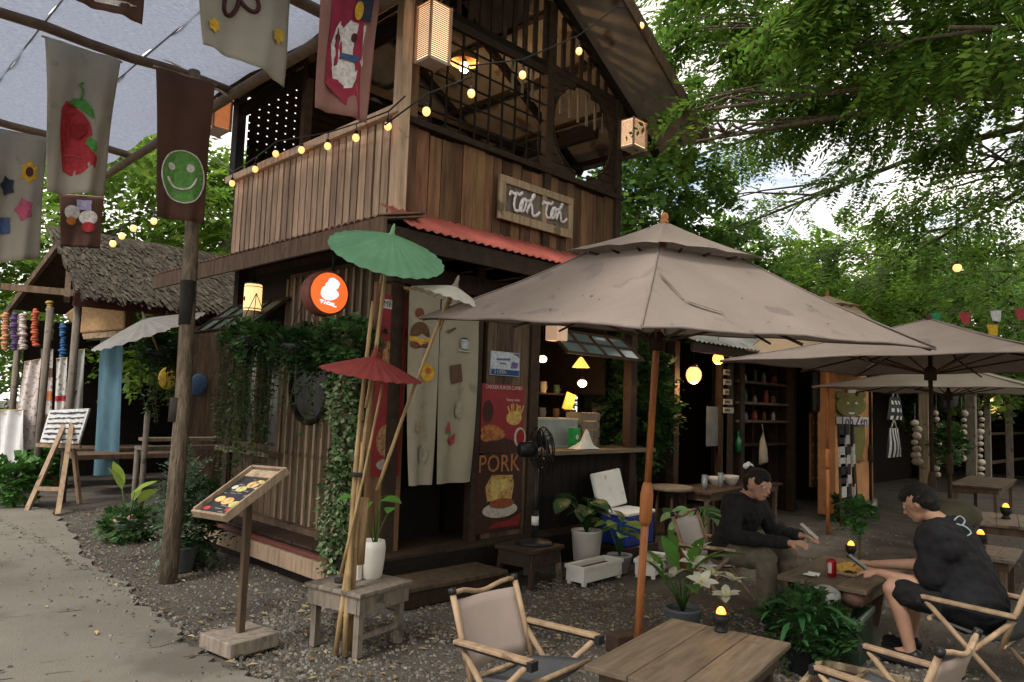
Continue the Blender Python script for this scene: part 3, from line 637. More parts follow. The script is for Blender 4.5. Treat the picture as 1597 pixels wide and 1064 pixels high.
# ============================================================ banners
def px_poly(pts, mode, val, off=0.0):
    out = []
    for (x, y) in pts:
        if mode == 'Y': out.append(PYy(x, y, val))
        elif mode == 'X': out.append(PXx(x, y, val))
        else: out.append(PD(x, y, val))
    return out
def inquad(q, u, v):    # q: tl tr br bl
    return (q[0]*(1-u)+q[1]*u)*(1-v)+(q[3]*(1-u)+q[2]*u)*v
def banner(label, q, mt, prints, wave=.055, notch=None, group='hanging cloth banners'):
    q = [Vector(p) for p in q]; base = (q[2]+q[3])/2; nrm = (q[1]-q[0]).cross(q[3]-q[0]).normalized()
    if nrm.dot(Vector((0, 0, EYE))-base) < 0: nrm = -nrm
    T = thing('cloth_banner', base, label, 'banner', group)
    def sf(u, v, off=0): 
        bow = wave*math.sin(u*9+v*2.2)*(.35+.65*v)+wave*.5*math.sin(v*6+u*2)+wave*.3*math.sin(u*23+v*5)*v
        return inquad(q, u, v)+nrm*(bow+off)
    m = MB()
    if notch: m.grid(lambda u, v: sf(u, v*(1-notch(u))), 24, 20)
    else: m.grid(lambda u, v: sf(u, v), 24, 20)
    c = part('cloth', m, mt, T, True); s = c.modifiers.new('solid', 'SOLIDIFY'); s.thickness = .003; s.offset = -1
    m = MB(); m.tube([q[0]+(q[0]-q[1])*.04, q[1]+(q[1]-q[0])*.04], .010, 6); part('hanging_rod', m, BAMBOO, T, True)
    for i, (kind, mt2, a) in enumerate(prints):
        m = MB(); off = .009+.003*i
        if kind in ('blob', 'disc'):        # outline filled with rings that follow the cloth
            if kind == 'disc': u0, v0, ru, rv = a; a = [(u0+ru*math.cos(t*.2856), v0+rv*math.sin(t*.2856)) for t in range(22)]
            u0 = sum(p[0] for p in a)/len(a); v0 = sum(p[1] for p in a)/len(a); n = len(a); K = 5
            vs = [sf(u0, v0, off)]+[sf(u0+(p[0]-u0)*r/K, v0+(p[1]-v0)*r/K, off) for r in range(1, K+1) for p in a]
            m.add(vs, [(0, 1+t, 1+(t+1) % n) for t in range(n)]+[(1+r*n+t, 1+(r+1)*n+t, 1+(r+1)*n+(t+1) % n, 1+r*n+(t+1) % n) for r in range(K-1) for t in range(n)])
        elif kind == 'line':
            pts, r = a; pts = smooth_pts(pts, 3); m.tube([sf(u, v, off) for u, v in pts], r, 6)
        part('applique', m, mt2, T, True)
    return T
RED = flat('red felt', (.36, .028, .035)); GRN = flat('green felt', (.07, .25, .05)); GRN2 = flat('light green paint', (.12, .30, .07)); YEL = flat('yellow felt', (.62, .36, .03)); DBR = flat('dark maroon felt', (.07, .02, .025))
BLU = flat('blue felt', (.06, .10, .22)); PNK = flat('pink felt', (.45, .09, .15)); WHT = flat('white felt', (.66, .63, .6)); NAVY = flat('navy felt', (.03, .035, .06)); ORG = flat('orange felt', (.6, .22, .04)); LILAC = flat('lilac felt', (.38, .35, .52))
def flower(u, v, ru, rv, n=6): return [(u+ru*(1 if i % 2 else .68)*math.cos(i*math.pi/n), v+rv*(1 if i % 2 else .68)*math.sin(i*math.pi/n)) for i in range(2*n)]
def Yq(pts, Y0): return [PYy(x, y, Y0) for x, y in pts]
banner('white banner with red raspberry and green leaf hanging from bamboo beam', Yq([(70, 58), (186, 96), (163, 306), (72, 300)], 6.93), CLOTH_W,
       [('blob', RED, [(.22, .44), (.30, .38), (.44, .40), (.56, .44), (.66, .50), (.70, .58), (.62, .62), (.66, .66), (.74, .68), (.80, .74), (.76, .82), (.62, .83), (.55, .86), (.40, .88), (.30, .84), (.26, .72), (.22, .60)]),
        ('blob', GRN, [(.30, .40), (.42, .345), (.56, .34), (.68, .40), (.72, .47), (.58, .43), (.46, .40)]), ('blob', GRN, [(.60, .64), (.66, .59), (.76, .63), (.78, .69), (.70, .70)]), ('line', GRN, ([(.50, .35), (.52, .28), (.47, .25), (.52, .23)], .008)), ('line', mat('pale stitch', (.42, .12, .11), .9), ([(.30, .74), (.42, .735), (.56, .755)], .004)), ('blob', mat('dark red felt', (.24, .02, .025), .9), [(.40, .52), (.56, .50), (.62, .57), (.50, .62), (.38, .60)])])
banner('brown banner with light green smiling face beside the pole', Yq([(243, 104), (334, 132), (318, 350), (244, 338)], 6.42), CLOTH_B,
       [('disc', GRN2, (.52, .70, .42, .18)), ('line', WHT, ([(.52+.42*math.cos(t*.3), .70+.18*math.sin(t*.3)) for t in range(22)], .006)), ('disc', WHT, (.30, .64, .075, .025)), ('disc', WHT, (.64, .635, .075, .028)), ('line', WHT, ([(.22, .72), (.34, .775), (.50, .79), (.66, .765), (.76, .70)], .010))], .022)
banner('white banner with yellow, pink and blue flowers at left edge', Yq([(-30, 196), (73, 216), (62, 404), (-25, 412)], 9.88), CLOTH_W,
       [('blob', YEL, flower(.74, .30, .16, .10)), ('disc', DBR, (.74, .30, .06, .04)), ('blob', PNK, flower(.68, .60, .17, .10, 5)), ('blob', NAVY, flower(.40, .42, .13, .08, 5)), ('blob', BLU, flower(.36, .72, .12, .09, 4))])
banner('small brown banner with white and lilac patches below the raspberry banner', Yq([(92, 303), (162, 308), (156, 388), (94, 384)], 11.2), CLOTH_B,
       [('blob', LILAC, flower(.55, .18, .24, .14, 4)), ('disc', WHT, (.28, .34, .18, .14)), ('disc', WHT, (.66, .42, .22, .14)), ('disc', ORG, (.26, .50, .12, .08)), ('disc', RED, (.66, .60, .16, .10))], .02)
petals = []
for i in range(5):
    a = i*2*math.pi/5-.5; petals.append(('line', DBR, ([(.42+.16*math.cos(a)+.115*math.cos(t*.42)*math.cos(a)-.07*math.sin(t*.42)*math.sin(a), .40+.15*math.sin(a)+.10*math.cos(t*.42)*math.sin(a)+.06*math.sin(t*.42)*math.cos(a)) for t in range(16)], .014)))
banner('large white banner with dark red flower outline and small yellow flowers', Yq([(296, -110), (462, -100), (446, 118), (318, 88)], 4.55), CLOTH_W,
       petals+[('blob', YEL, flower(.14, .74, .075, .06)), ('blob', YEL, flower(.86, .74, .085, .065)), ('disc', mat('ochre', (.5, .4, .1), .8), (.86, .74, .03, .025))], .03, lambda u: .10*(1-abs(u-.1))-.09*u)
banner('dark brown banner cut off by the top left of the view', Yq([(100, -150), (236, -110), (222, 38), (118, 2)], 4.9), CLOTH_B, [('blob', WHT, [(.1, .80), (.5, .86), (.9, .84), (.6, .92), (.3, .92)])], .02)
banner('dusty pink banner with white rabbit shape on red beside the balcony', Yq([(500, -60), (600, -60), (572, 192), (490, 168)], 4.35), CLOTH_P,
       [('blob', mat('deep red felt', (.30, .03, .06), .8), [(.18, .20), (.72, .18), (.76, .80), (.84, .99), (.52, .93), (.16, .82)]), ('blob', WHT, [(.30, .44), (.42, .36), (.58, .40), (.78, .42), (.74, .58), (.78, .66), (.62, .82), (.34, .84), (.28, .70), (.22, .56)]), ('disc', DBR, (.34, .51, .05, .03)), ('disc', DBR, (.60, .50, .05, .03)), ('blob', BLU, [(.40, .60), (.70, .62), (.66, .66), (.42, .64)]), ('blob', NAVY, [(.52, .10), (.86, .12), (.84, .40), (.60, .38)]), ('disc', YEL, (.70, .20, .07, .05)), ('disc', YEL, (.62, .33, .07, .06))], .02)
# ============================================================ canvas parasols
def patio(name, label, base, zr, rad, rot, tilt, mt, pole_mt, two=True, ztop=None, pr=.024, group='canvas parasols', low=0.0, folds=True):
    n = Vector((-tilt[0], -tilt[1], 1)).normalized()
    T = thing(name, base, label, 'parasol', group); T.rotation_euler = n.to_track_quat('Z', 'X').to_euler()
    Minv = n.to_track_quat('Z', 'X').to_matrix().inverted()
    cdir = [Minv @ Vector((math.cos(rot+i*math.pi/2), math.sin(rot+i*math.pi/2), 0)) for i in range(4)]
    cdir = [Vector((c.x, c.y, 0)).normalized() for c in cdir]
    apex = zr+.42*rad if ztop is None else ztop
    zt = apex-.135*rad; rin = .30 if two else .02
    if not two: zt = apex
    def panel(a, b, r0, z0, r1, z1, sag, nu=10, nv=8):
        def fn(u, v):
            e0 = (a*(1-u)+b*u); pin = 1-.035*math.sin(math.pi*u)
            r = r0+(r1-r0)*v; z = z0+(z1-z0)*v-sag*math.sin(math.pi*v)-.03*math.sin(math.pi*u)*(1-v)*0+.012*math.sin(math.pi*u)*(1-v)
            wob = .006*math.sin(u*17+v*5)*(1-v)
            return Vector((e0.x*r*pin, e0.y*r*pin, z-.026*math.sin(math.pi*u)*math.sin(math.pi*v)+wob))
        m = MB(); m.grid(fn, nu, nv); return m
    m = MB(); m.tube([(0, 0, -.02), (0, 0, 1.05)], pr*1.05, 12); m.tube([(0, 0, 1.05), (0, 0, apex-.02)], pr*.92, 12); pole = part('pole', m, pole_mt, T)
    m = MB(); m.lathe([(pr*1.05, .86), (pr*1.7, .90), (pr*1.75, 1.06), (pr*1.3, 1.12), (pr, 1.14)], n=14); part('pole_joint', m, pole_mt, T)
    m = MB(); m.lathe([(.05, zr-.12), (.055, zr-.03), (.03, zr)], n=12); part('hub', m, W_dark, T)
    for i in range(4):
        a, b = cdir[i], cdir[(i+1) % 4]
        m = panel(a, b, rad, zr, rad*rin, zt, .014*rad); o = part('canopy_panel', m, mt, T)
        if two: m = panel(a, b, rad*.40, apex-.115*rad-.025, .012, apex, .012*rad, 8, 5); o2 = part('top_canopy_panel', m, mt, T)
        SEAM = mat('canvas seam', (.19, .155, .14), .9, .15, bump=.2)
        vv = o.data.vertices; m = MB(); m.tube([vv[j].co+Vector((0, 0, .004)) for j in range(9)], .006, 5); part('seam', m, SEAM, T)
        m = MB(); m.tube([vv[i_*9].co for i_ in range(11)], .007, 5); part('hem', m, SEAM, T)
        for f_ in (0, .5):
            d = (a*(1-f_)+b*f_); d = d*(1 if f_ == 0 else .965)
            m = MB(); m.tube([d*(rad*.985)+Vector((0, 0, zr-(.012 if f_ == 0 else .03))), d*(rad*.5)+Vector((0, 0, zr+(zt-zr)*(.6 if f_ == 0 else .5)-.06*rad)), Vector((0, 0, zt-.02))], .009, 5); rb = part('rib', m, W_dark if f_ else W_mid, T)
            m = MB(); m.tube([d*(rad*.55)+Vector((0, 0, zr+(zt-zr)*.54-.05*rad)), Vector((0, 0, zr-.07))], .008, 5); part('strut', m, W_mid, rb)
        if two:
            for f_ in (.22, .5, .78):
                d = (a*(1-f_)+b*f_); m = MB(); m.tube([d*(rad*.36)+Vector((0, 0, apex-.12*rad-.03)), d*(rad*.30)+Vector((0, 0, zt-.02))], .008, 5); part('stay', m, W_dark, T)
    m = MB(); m.lathe([(.026, apex-.015), (.03, apex+.004), (.02, apex+.012), (.026, apex+.03), (.018, apex+.055), (.002, apex+.062)], n=12); part('finial', m, pole_mt, T)
    return T
PU = patio('canvas_parasol', 'large taupe two tier canvas parasol on an orange wood pole, nearest', (4.07, 2.80, 0), 2.10, 1.607, 2.117, (.052, .089), CANVAS, W_orange, ztop=2.80)
m = MB()      # fallen scraps and grime lying on the near canopy
Mq = PU.rotation_euler.to_matrix()
for i in range(70):
    s = random.uniform(.004, .013)
    q = random.choice((0, 1, 2)); u = random.uniform(.08, .92); v = random.uniform(.04, .6)
    o = [c for c in PU.children if c.name.startswith('canopy_panel')][q]
    k = int(u*10)*9+int(v*8); co = o.data.vertices[k].co+Vector((random.uniform(-.06, .06), random.uniform(-.06, .06), 0))
    co = co.copy(); nz = o.data.vertices[k].co.z; r0 = math.hypot(o.data.vertices[k].co.x, o.data.vertices[k].co.y); r1 = math.hypot(co.x, co.y)
    co.z = nz-(r1-r0)*.38+.012
    a = random.uniform(0, 6.3); m.mat(random.choice((0, 0, 1)))
    m.add([co+Vector((math.cos(a+j)*s*(1.6 if j % 3.14 < 1 else .8), math.sin(a+j)*s, .002*math.cos(j))) for j in (0, 1.5, 3.1, 4.6)], [(0, 1, 2, 3)])
o = part('leaf_scraps', m, [CANVAS_D, mat('yellow scrap', (.45, .32, .08), .8)], PU); o['kind'] = 'stuff'
# a torn flap on the right hand panel
o = [c for c in PU.children if c.name.startswith('canopy_panel')][1]
m = MB()
def ong(u, v, off=.012):
    i, j = u*10, v*8; i0, j0 = min(int(i), 9), min(int(j), 7); a, b = i-i0, j-j0; vv = o.data.vertices
    g_ = lambda x, y: vv[x*9+y].co
    return g_(i0, j0)*(1-a)*(1-b)+g_(i0+1, j0)*a*(1-b)+g_(i0, j0+1)*(1-a)*b+g_(i0+1, j0+1)*a*b+Vector((0, 0, off))
for (u0, v0, u1, v1, hw) in ((.03, .62, .14, .34, .018), (.14, .34, .27, .24, .010)):
    m.add([ong(u0, v0+hw*2), ong(u1, v1+hw*1.2), ong(u1+.01, v1-hw*1.4), ong(u0+.02, v0-hw*2)], [(0, 1, 2, 3)])
part('torn_flap', m, mat('frayed dark canvas', (.13, .105, .09), .9), PU)
patio('canvas_parasol', 'tan two tier parasol peeking out behind the large near one', (10.25, 4.0, 0), 2.42, 1.15, 1.9, (0, 0), mat('tan canvas', (.47, .36, .24), .85, .12, 2.2, bump=.1, bscale=150, transl=.12), W_orange, ztop=3.25)
patio('canvas_parasol', 'cream parasol low behind the large brown one at right', (11.15, 2.75, 0), 1.97, 1.8, 2.3, (0, 0), CANVAS_C, W_dark, two=False, ztop=2.36)
bc = PD(1452, 650, 6.4)
patio('canvas_parasol', 'broad brown parasol reaching past the right edge behind the people', (bc.x, bc.y, 0), 2.05, 1.8, 2.25, (0, 0), mat('brown canvas', (.245, .20, .175), .85, .14, 2.2, bump=.2, bscale=30, transl=.06, spots=((.20, .165, .145), 4, .6)), W_dark, two=False, ztop=2.46, pr=.02)
patio('canvas_parasol', 'pale parasol whose white rim shows left of the orange wall', (12.5, 4.2, 0), 2.30, 1.25, 2.6, (0, 0), CANVAS_C, W_dark, two=False, ztop=2.7)

# ============================================================ stalls to the right of the cafe
def stall(name, label, base): return thing(name, base, label, 'stall', 'stalls right of the cafe')
ST = stall('shelf_stall', 'dim open stall with wall shelves and a tin roof right of the cafe', (10.3, 6.0, 0))
def SP(n, m, mt, parent=None, **k): return part(n, m, mt, parent or ST, True, **k)
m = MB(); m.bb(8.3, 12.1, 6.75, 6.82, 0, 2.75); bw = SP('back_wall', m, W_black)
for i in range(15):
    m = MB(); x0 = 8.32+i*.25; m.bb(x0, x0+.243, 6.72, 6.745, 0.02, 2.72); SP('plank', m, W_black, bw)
for (x, y) in ((8.35, 5.25), (9.62, 5.25), (10.35, 5.35), (12.05, 5.3)):
    m = MB(); m.bb(x-.06, x+.06, y-.06, y+.06, 0, 2.5); SP('post', m, W_dark, bevel=.006)
m = MB(); m.bb(9.5, 9.85, 5.19, 5.23, .4, 2.4); SP('sign_panel', m, W_dark)
m = MB(); m.bb(12.0, 12.06, 5.3, 6.7, 0, 2.6); SP('end_wall', m, W_black)
for z in (2.06, 1.74, 1.46, 1.1):
    m = MB(); m.bb(10.2, 12.0, 5.32, 5.66, z-.02, z+.018); SP('shelf', m, W_mid if z > 1.2 else W_dark)
m = MB(); m.bb(10.2, 12.0, 5.7, 5.73, .1, 2.4); SP('shelf_back', m, W_black)
for x in (10.22, 11.1, 11.98):
    m = MB(); m.bb(x-.02, x+.02, 5.5, 5.68, .05, 2.38); SP('shelf_upright', m, W_dark)
m = MB(); m.grid(lambda u, v: Vector((8.0+4.6*v, 4.75+2.6*u, 2.46+1.3*u+.012*math.sin(v*2*math.pi*40))), 1, 160); SP('tin_roof', m, GREYTIN)
m = MB(); m.bb(8.05, 12.5, 4.78, 4.82, 2.33, 2.44); SP('fascia_board', m, W_dark)
m = MB(); m.grid(lambda u, v: Vector((8.0+4.6*v, 9.4-2.05*u, 2.5+1.26*u)), 1, 4); SP('rear_roof', m, GREYTIN)
for i in range(16):
    m = MB(); x = 10.6+i*.14; m.beam((x, 7.0, 3.58+.03*(i % 3)), (x+random.uniform(-.25, .35), 7.5, 3.84+random.uniform(-.05, .16)), .04, .04); SP('ridge_stick', m, W_grey)
# bits and pieces on its shelves and on the sign panel
cols = [flat('jar green', (.05, .09, .04)), flat('jar brown', (.12, .06, .03)), flat('jar cream', (.35, .30, .22)), flat('jar grey', (.16, .16, .16)), flat('jar red', (.2, .04, .03))]
words_ = ['brown', 'cream', 'green', 'grey', 'dark red']
jid = [1, 2, 0, 3, 4]
for zi, z in enumerate((2.078, 1.758, 1.478)):
    for i in range(5):
        x = 10.42+i*.33+random.uniform(-.05, .05); h = random.uniform(.09, .19); r = random.uniform(.03, .055)
        J = thing('jar', (x, 5.46, z), '%s jar on the %s shelf of the dim stall, %s from the left' % (words_[(i+zi) % 5], ('top', 'middle', 'bottom')[zi], ('first', 'second', 'third', 'fourth', 'fifth')[i]), 'jar', 'jars on the stall shelves')
        m = MB(); m.lathe([(r*.9, 0), (r, .01), (r, h*.7), (r*.7, h*.85), (r*.7, h)], n=12); part('body', m, cols[jid[(i+zi) % 5]], J)
        m = MB(); m.lathe([(r*.78, h), (r*.78, h+.02), (0.001, h+.022)], n=12); part('lid', m, W_mid, J)
for i, z in enumerate((2.16, 2.02, 1.88, 1.74, 1.62)):
    m = MB(); wd = (.16, .2, .14, .24, .28)[i]; m.bb(9.55, 9.55+wd, 5.168, 5.186, z-.045, z+.035); o = part('name_plaque', m, flat('pale plaque', (.34, .32, .28)))
    for q in range(3):
        m = MB(); m.bb(9.57+q*.05, 9.60+q*.05, 5.160, 5.166, z-.02, z+.012); part('print', m, flat('dark print', (.06, .05, .05)), o)
    tag(o, 'small pale plaque on the stall post, %s from the top' % ('first', 'second', 'third', 'fourth', 'fifth')[i], 'plaque', 'plaques on the stall post')
m = MB(); m.bb(9.62, 10.25, 5.10, 5.13, 2.36, 2.47); o = part('label_board', m, flat('grey white board', (.40, .42, .40))); tag(o, 'pale horizontal board beside the round bulb at stall eave', 'board')
m = MB(); m.bb(10.1, 10.22, 5.094, 5.099, 2.37, 2.46); part('print', m, flat('green print', (.05, .25, .12)), o)
def glow(parent, loc, watt, colr=(1, .6, .28), rad=.05):
    ld = bpy.data.lights.new('lamp_glow', 'POINT'); ld.energy = watt; ld.color = colr; ld.shadow_soft_size = rad
    lo = bpy.data.objects.new('lamp_glow', ld); col.objects.link(lo); lo.parent = parent; lo.location = loc
def lamp_ball(name, c, r, label, mt=BULB, shape=1.0, cord=.3, watt=0):
    T = thing(name, c, label, 'lamp', 'lit lamps'); m = MB(); m.ball((0, 0, 0), r, 14, 10, (1, 1, shape)); part('globe', m, mt, T)
    m = MB(); m.lathe([(r*.45, r*shape*.85), (r*.4, r*shape+.03), (.006, r*shape+.04)], n=10); part('cap', m, BLACKM, T)
    m = MB(); m.tube([(0, 0, r*shape+.03), (0, 0, r*shape+cord)], .004, 5); part('cord', m, BLACKP, T)
    if watt: glow(T, (0, 0, -r*shape-.03), watt)
    return T
lamp_ball('globe_lamp', PYy(1120, 560, 4.9), .075, 'round amber globe lamp under the tin eave of the shelf stall', mat('amber globe', (.9, .5, .15), .3, 0, bump=0, em=1.6, emc=(1, .45, .08)), watt=5)
lamp_ball('paper_lamp', PYy(1082, 585, 5.0), .10, 'glowing orange paper lamp hanging in the shelf stall', LAMPSH, 1.15, watt=14)
# green bottle, mirror board, bag and bowls
T = thing('bottle', PYy(1151, 705, 5.3), 'green bottle standing beside the grey board in the dim stall', 'bottle'); m = MB(); m.lathe([(.05, 0), (.05, .16), (.02, .22), (.02, .3)], n=12); part('glass_body', m, mat('green glass', (.01, .16, .05), .15, .1, bump=0, spec=.6), T); m = MB(); m.lathe([(.022, .3), (.022, .33), (.001, .332)], n=10); part('cap', m, BLACKP, T)
m = MB(); a = PYy(1113, 665, 5.25); m.box(a, (.36, .03, .55)); o = part('grey_board', m, mat('slate', (.13, .14, .15), .6, .2)); tag(o, 'grey board leaning below the plaques in the dim stall', 'board')
T = thing('cloth_bag', PYy(1190, 725, 5.2), 'pale cloth bag hanging from one corner behind the seated person', 'bag')
m = MB(); m.add([(0, 0, .52), (-.09, .01, .36), (-.13, 0, .2), (-.1, .02, 0), (.1, .02, 0), (.14, 0, .25), (.07, .01, .36), (0, -.05, .3), (-.04, -.06, .05), (.05, -.06, .05)], [(0, 7, 1), (1, 7, 2), (2, 7, 8, 3), (3, 8, 9, 4), (4, 9, 5), (5, 9, 7, 6), (6, 7, 0), (7, 9, 8), (0, 1, 6), (1, 2, 5, 6), (2, 3, 4, 5)], True); part('cloth', m, mat('pale bag cloth', (.44, .41, .33), .9, .15, bump=.3, bscale=100), T)
m = MB(); m.tube([(0, 0, .52), (.02, .03, .62)], .006, 5); part('strap', m, CLOTH_W, T)
def small_table(name, label, c, sx, sy, h, mt=W_table, rz=0.0, boards=4, group='wooden tables', leg=.05, overhang=0):
    T = thing(name, (c[0], c[1], 0), label, 'table', group, rz)
    for i in range(boards):
        m = MB(); w0 = sy/boards; y0 = -sy/2+i*w0; m.bb(-sx/2, sx/2, y0+.002, y0+w0-.002, h-.03, h); part('top_board', m, mt, T, bevel=.004)
    m = MB()
    for s in (-1, 1): m.bb(-sx/2+.05, sx/2-.05, s*(sy/2-.06)-.012, s*(sy/2-.06)+.012, h-.11, h-.031); m.bb(s*(sx/2-.06)-.012, s*(sx/2-.06)+.012, -sy/2+.075, sy/2-.075, h-.11, h-.031)
    part('apron', m, W_mid, T)
    for s in (-1, 1):
        for t in (-1, 1): m = MB(); x, y = s*(sx/2-.075), t*(sy/2-.09); m.bb(x-leg/2, x+leg/2, y-leg/2, y+leg/2, 0, h-.032); part('leg', m, W_mid, T)
    return T
small_table('wooden_table', 'dark wooden table with bowls in front of the dim shelf stall', (9.25, 4.9), 1.9, .6, .62, W_dark)
for i, (px, lab) in enumerate(((1117, 'left pale bowl on the dark table by the stall'), (1140, 'right pale bowl on the dark table by the stall'))):
    m = MB(); c = PYy(px, 752, 4.85); c.z = .62; m.lathe([(.05, 0), (.06, .012), (.10, .09), (.105, .13), (.098, .13), (.055, .03), (.002, .025)], c, 16, cap=False); o = part('bowl', m, mat('stone bowl', (.33, .31, .27), .7, .2)); tag(o, lab, 'bowl', 'bowls on the dark table')
T = thing('wall_cabinet', (12.35, 5.0, .4), 'orange brown perforated board beside the dark hanging case', 'board'); m = MB(); m.bb(12.1, 12.6, 4.99, 5.02, .42, 1.62); o = part('panel', m, mat('orange brown board', (.15, .075, .028), .7, .3, 4), T, True)
for i in range(3):
    for j in range(6): m = MB(); m.bb(12.17+i*.16, 12.19+i*.16, 4.982, 4.989, .55+j*.18, .57+j*.18); part('peg', m, flat('pale peg', (.4, .35, .25)), T, True)
T = thing('hanging_case', (12.35, 4.93, 1.62), 'black hanging case with small white dots above the board', 'case'); m = MB(); m.bb(12.0, 12.75, 4.86, 4.98, 1.62, 2.35); part('body', m, BLACKP, T, True, bevel=.05)
for (a, b) in ((.2, .4), (.42, .44), (.4, .32), (.15, .2)): m = MB(); m.bb(12.1+a, 12.13+a, 4.853, 4.858, 1.7+b, 1.73+b); part('stud', m, WHITEP, T, True)
# orange wall with a wooden bear board
OW = thing('orange_wall', (12.95, 4.65, 0), 'orange plastered wall section carrying a green bear board', 'wall', None)
m = MB(); m.bb(12.15, 13.86, 4.62, 4.9, 0, 2.45); part('plaster', m, mat('orange plaster', (.58, .29, .13), .9, .2, 3, bump=.3, spots=((.46, .22, .10), 3, .6)), OW, True)
m = MB(); m.bb(12.15, 13.9, 4.56, 4.62, 0, .16); part('plinth', m, W_grey, OW, True)
BR = thing('bear_board', (12.75, 4.56, .7), 'flat olive wooden bear cut out with name plate on the orange wall', 'sign')
OLIVE = mat('olive board', (.17, .155, .045), .8, .25, 5, bump=.2)
def bq(px, py): return PYy(px, py, 4.59)
def cut(pts, th, mt, name, par, dy=0): m = MB(); m.slab([bq(*p)+Vector((0, dy, 0)) for p in pts], (0, -th, 0)); return part(name, m, mt, par, True)
head = [(1325+23*math.cos(t*.3142)*(1.0), 633+17*math.sin(t*.3142)) for t in range(20)]
cut(head, .03, OLIVE, 'head', BR)
for cx_ in (1309, 1342): cut([(cx_+6.5*math.cos(t*.628), 616+6.5*math.sin(t*.628)) for t in range(10)], .028, OLIVE, 'ear', BR, .003)
cut([(1318, 655), (1345, 655), (1347, 690), (1342, 712), (1346, 720), (1330, 718), (1327, 700), (1322, 690)], .03, OLIVE, 'body', BR)
for (a, b) in ((1319, 629), (1332, 629)): cut([(a+2*math.cos(t), b+2*math.sin(t)) for t in range(6)], .01, WHITEP, 'eye', BR, -.03)
cut([(1320, 643), (1329, 643), (1328, 646), (1321, 646)], .01, WHITEP, 'mouth', BR, -.03)
cut([(1319, 607), (1331, 607), (1331, 613), (1319, 613)], .01, WHITEP, 'label', BR, -.03)
cut([(1301, 650), (1350, 651), (1349, 664), (1301, 661)], .02, mat('white board', (.56, .54, .52), .7), 'name_plate', BR, -.032)
def text(body, size, name, mt, parent, M, depth=.003):
    cu = bpy.data.curves.new(name, 'FONT'); cu.body = body; cu.size = size; cu.extrude = depth; cu.align_x = 'CENTER'; cu.align_y = 'CENTER'; cu.resolution_u = 2
    tmp = bpy.data.objects.new(name, cu); col.objects.link(tmp); bpy.context.view_layer.update()
    me = bpy.data.meshes.new_from_object(tmp.evaluated_get(bpy.context.evaluated_depsgraph_get())); bpy.data.objects.remove(tmp)
    me.materials.clear(); me.materials.append(mt); L = wloc(parent); me.transform(Matrix.Translation(-L) @ M)
    return put(name, me, parent)
FRONT = Matrix(((1, 0, 0, 0), (0, 0, -1, 0), (0, 1, 0, 0), (0, 0, 0, 1)))   # text upright facing -Y
text('Toh Zen', .30, 'lettering', flat('purple ink', (.06, .03, .10)), BR, Matrix.Translation(bq(1327, 657)+Vector((0, -.056, 0))) @ FRONT @ Matrix.Diagonal((1.15, .8, 1, 1)))
# ladder rack of small cards
LR = thing('card_rack', (12.2, 4.2, 0), 'tall narrow rack hung with black and white cards in front of orange wall', 'rack')
for s in (0, 1): m = MB(); a = PYy(1308+s*22, 668, 4.2); b = PYy(1312+s*26, 800, 4.05); b.z = 0; m.tube([b, a], .018, 6); part('upright', m, W_mid, LR, True)
CARD = [flat('black card', (.02, .02, .022)), flat('white card', (.55, .55, .53))]
for i in range(7):
    for j in range(3):
        c = PYy(1311+j*9+i*.7, 672+i*15.5, 4.12); m = MB(); m.box(c, (.19, .03, .17 if i % 2 else .2), (0, 0, .1*j)); part('card', m, CARD[(i*2+j+(i//2)) % 2 if j != 1 else i % 2], LR, True)
# dim shop behind with posts, shells and bags
SD = stall('shell_stall', 'dark open stall with wooden posts and shell garlands at far right', (18, 5.2, 0))
m = MB(); m.bb(13.9, 34, 6.3, 6.4, 0, 3.4); m.bb(26, 26.1, -6, 6.3, 0, 3.2); m.bb(13.88, 13.95, 4.9, 6.3, 0, 2.6); part('back_wall', m, W_black, SD, True)
m = MB(); m.slab([(13.6, 3.9, 2.42), (34, 3.9, 2.42), (34, 6.6, 3.2), (13.6, 6.6, 3.2)], (0, 0, .04)); m.slab([(22, -6, 2.6), (26.4, -6, 3.3), (26.4, 3.8, 3.3), (22, 3.8, 2.6)], (0, 0, .04)); part('roof', m, GREYTIN, SD, True)
for (x, s) in ((15.4, .16), (18.8, .19), (20.3, .12), (22.6, .14), (25.5, .14)): m = MB(); m.bb(x-s/2, x+s/2, 4.2-s/2, 4.2+s/2, 0, 2.4); part('post', m, W_batten if x < 16 else W_grey, SD, True)
m = MB(); m.bb(19, 26, 4.24, 4.3, .55, .62); m.bb(19, 26, 4.24, 4.3, 1.25, 1.31); part('rail', m, W_mid, SD, True)
SHELL = mat('shell', (.42, .36, .28), .6, .3, 6, island=.3, bump=.1)
gi = 0
for (px, y0, y1) in ((1427, 655, 725), (1460, 640, 745), (1500, 640, 720), (1527, 640, 745)):
    Tg = thing('shell_garland', PYy(px, y1, 4.1), ('shell garland left of the first pale post', 'shell garland right of the first pale post', 'shell garland left of the second post', 'shell garland right of the second post')[gi]+' in the far stall', 'garland', 'shell garlands'); gi += 1
    a, b = PYy(px, y0, 4.1), PYy(px, y1, 4.1)
    m = MB(); m.tube([a+Vector((0, 0, .3)), b], .006, 5); part('cord', m, W_grey, Tg, True)
    n = int((y1-y0)/9)
    for i in range(n):
        c = a.lerp(b, (i+.5)/n)+Vector((random.uniform(-.06, .06), random.uniform(-.05, 0), 0)); m = MB(); m.ball(c, random.uniform(.055, .10), 8, 6, (1, .7, .75), (random.uniform(0, 3), 0, random.uniform(0, 3))); part('shell', m, SHELL, Tg, True)
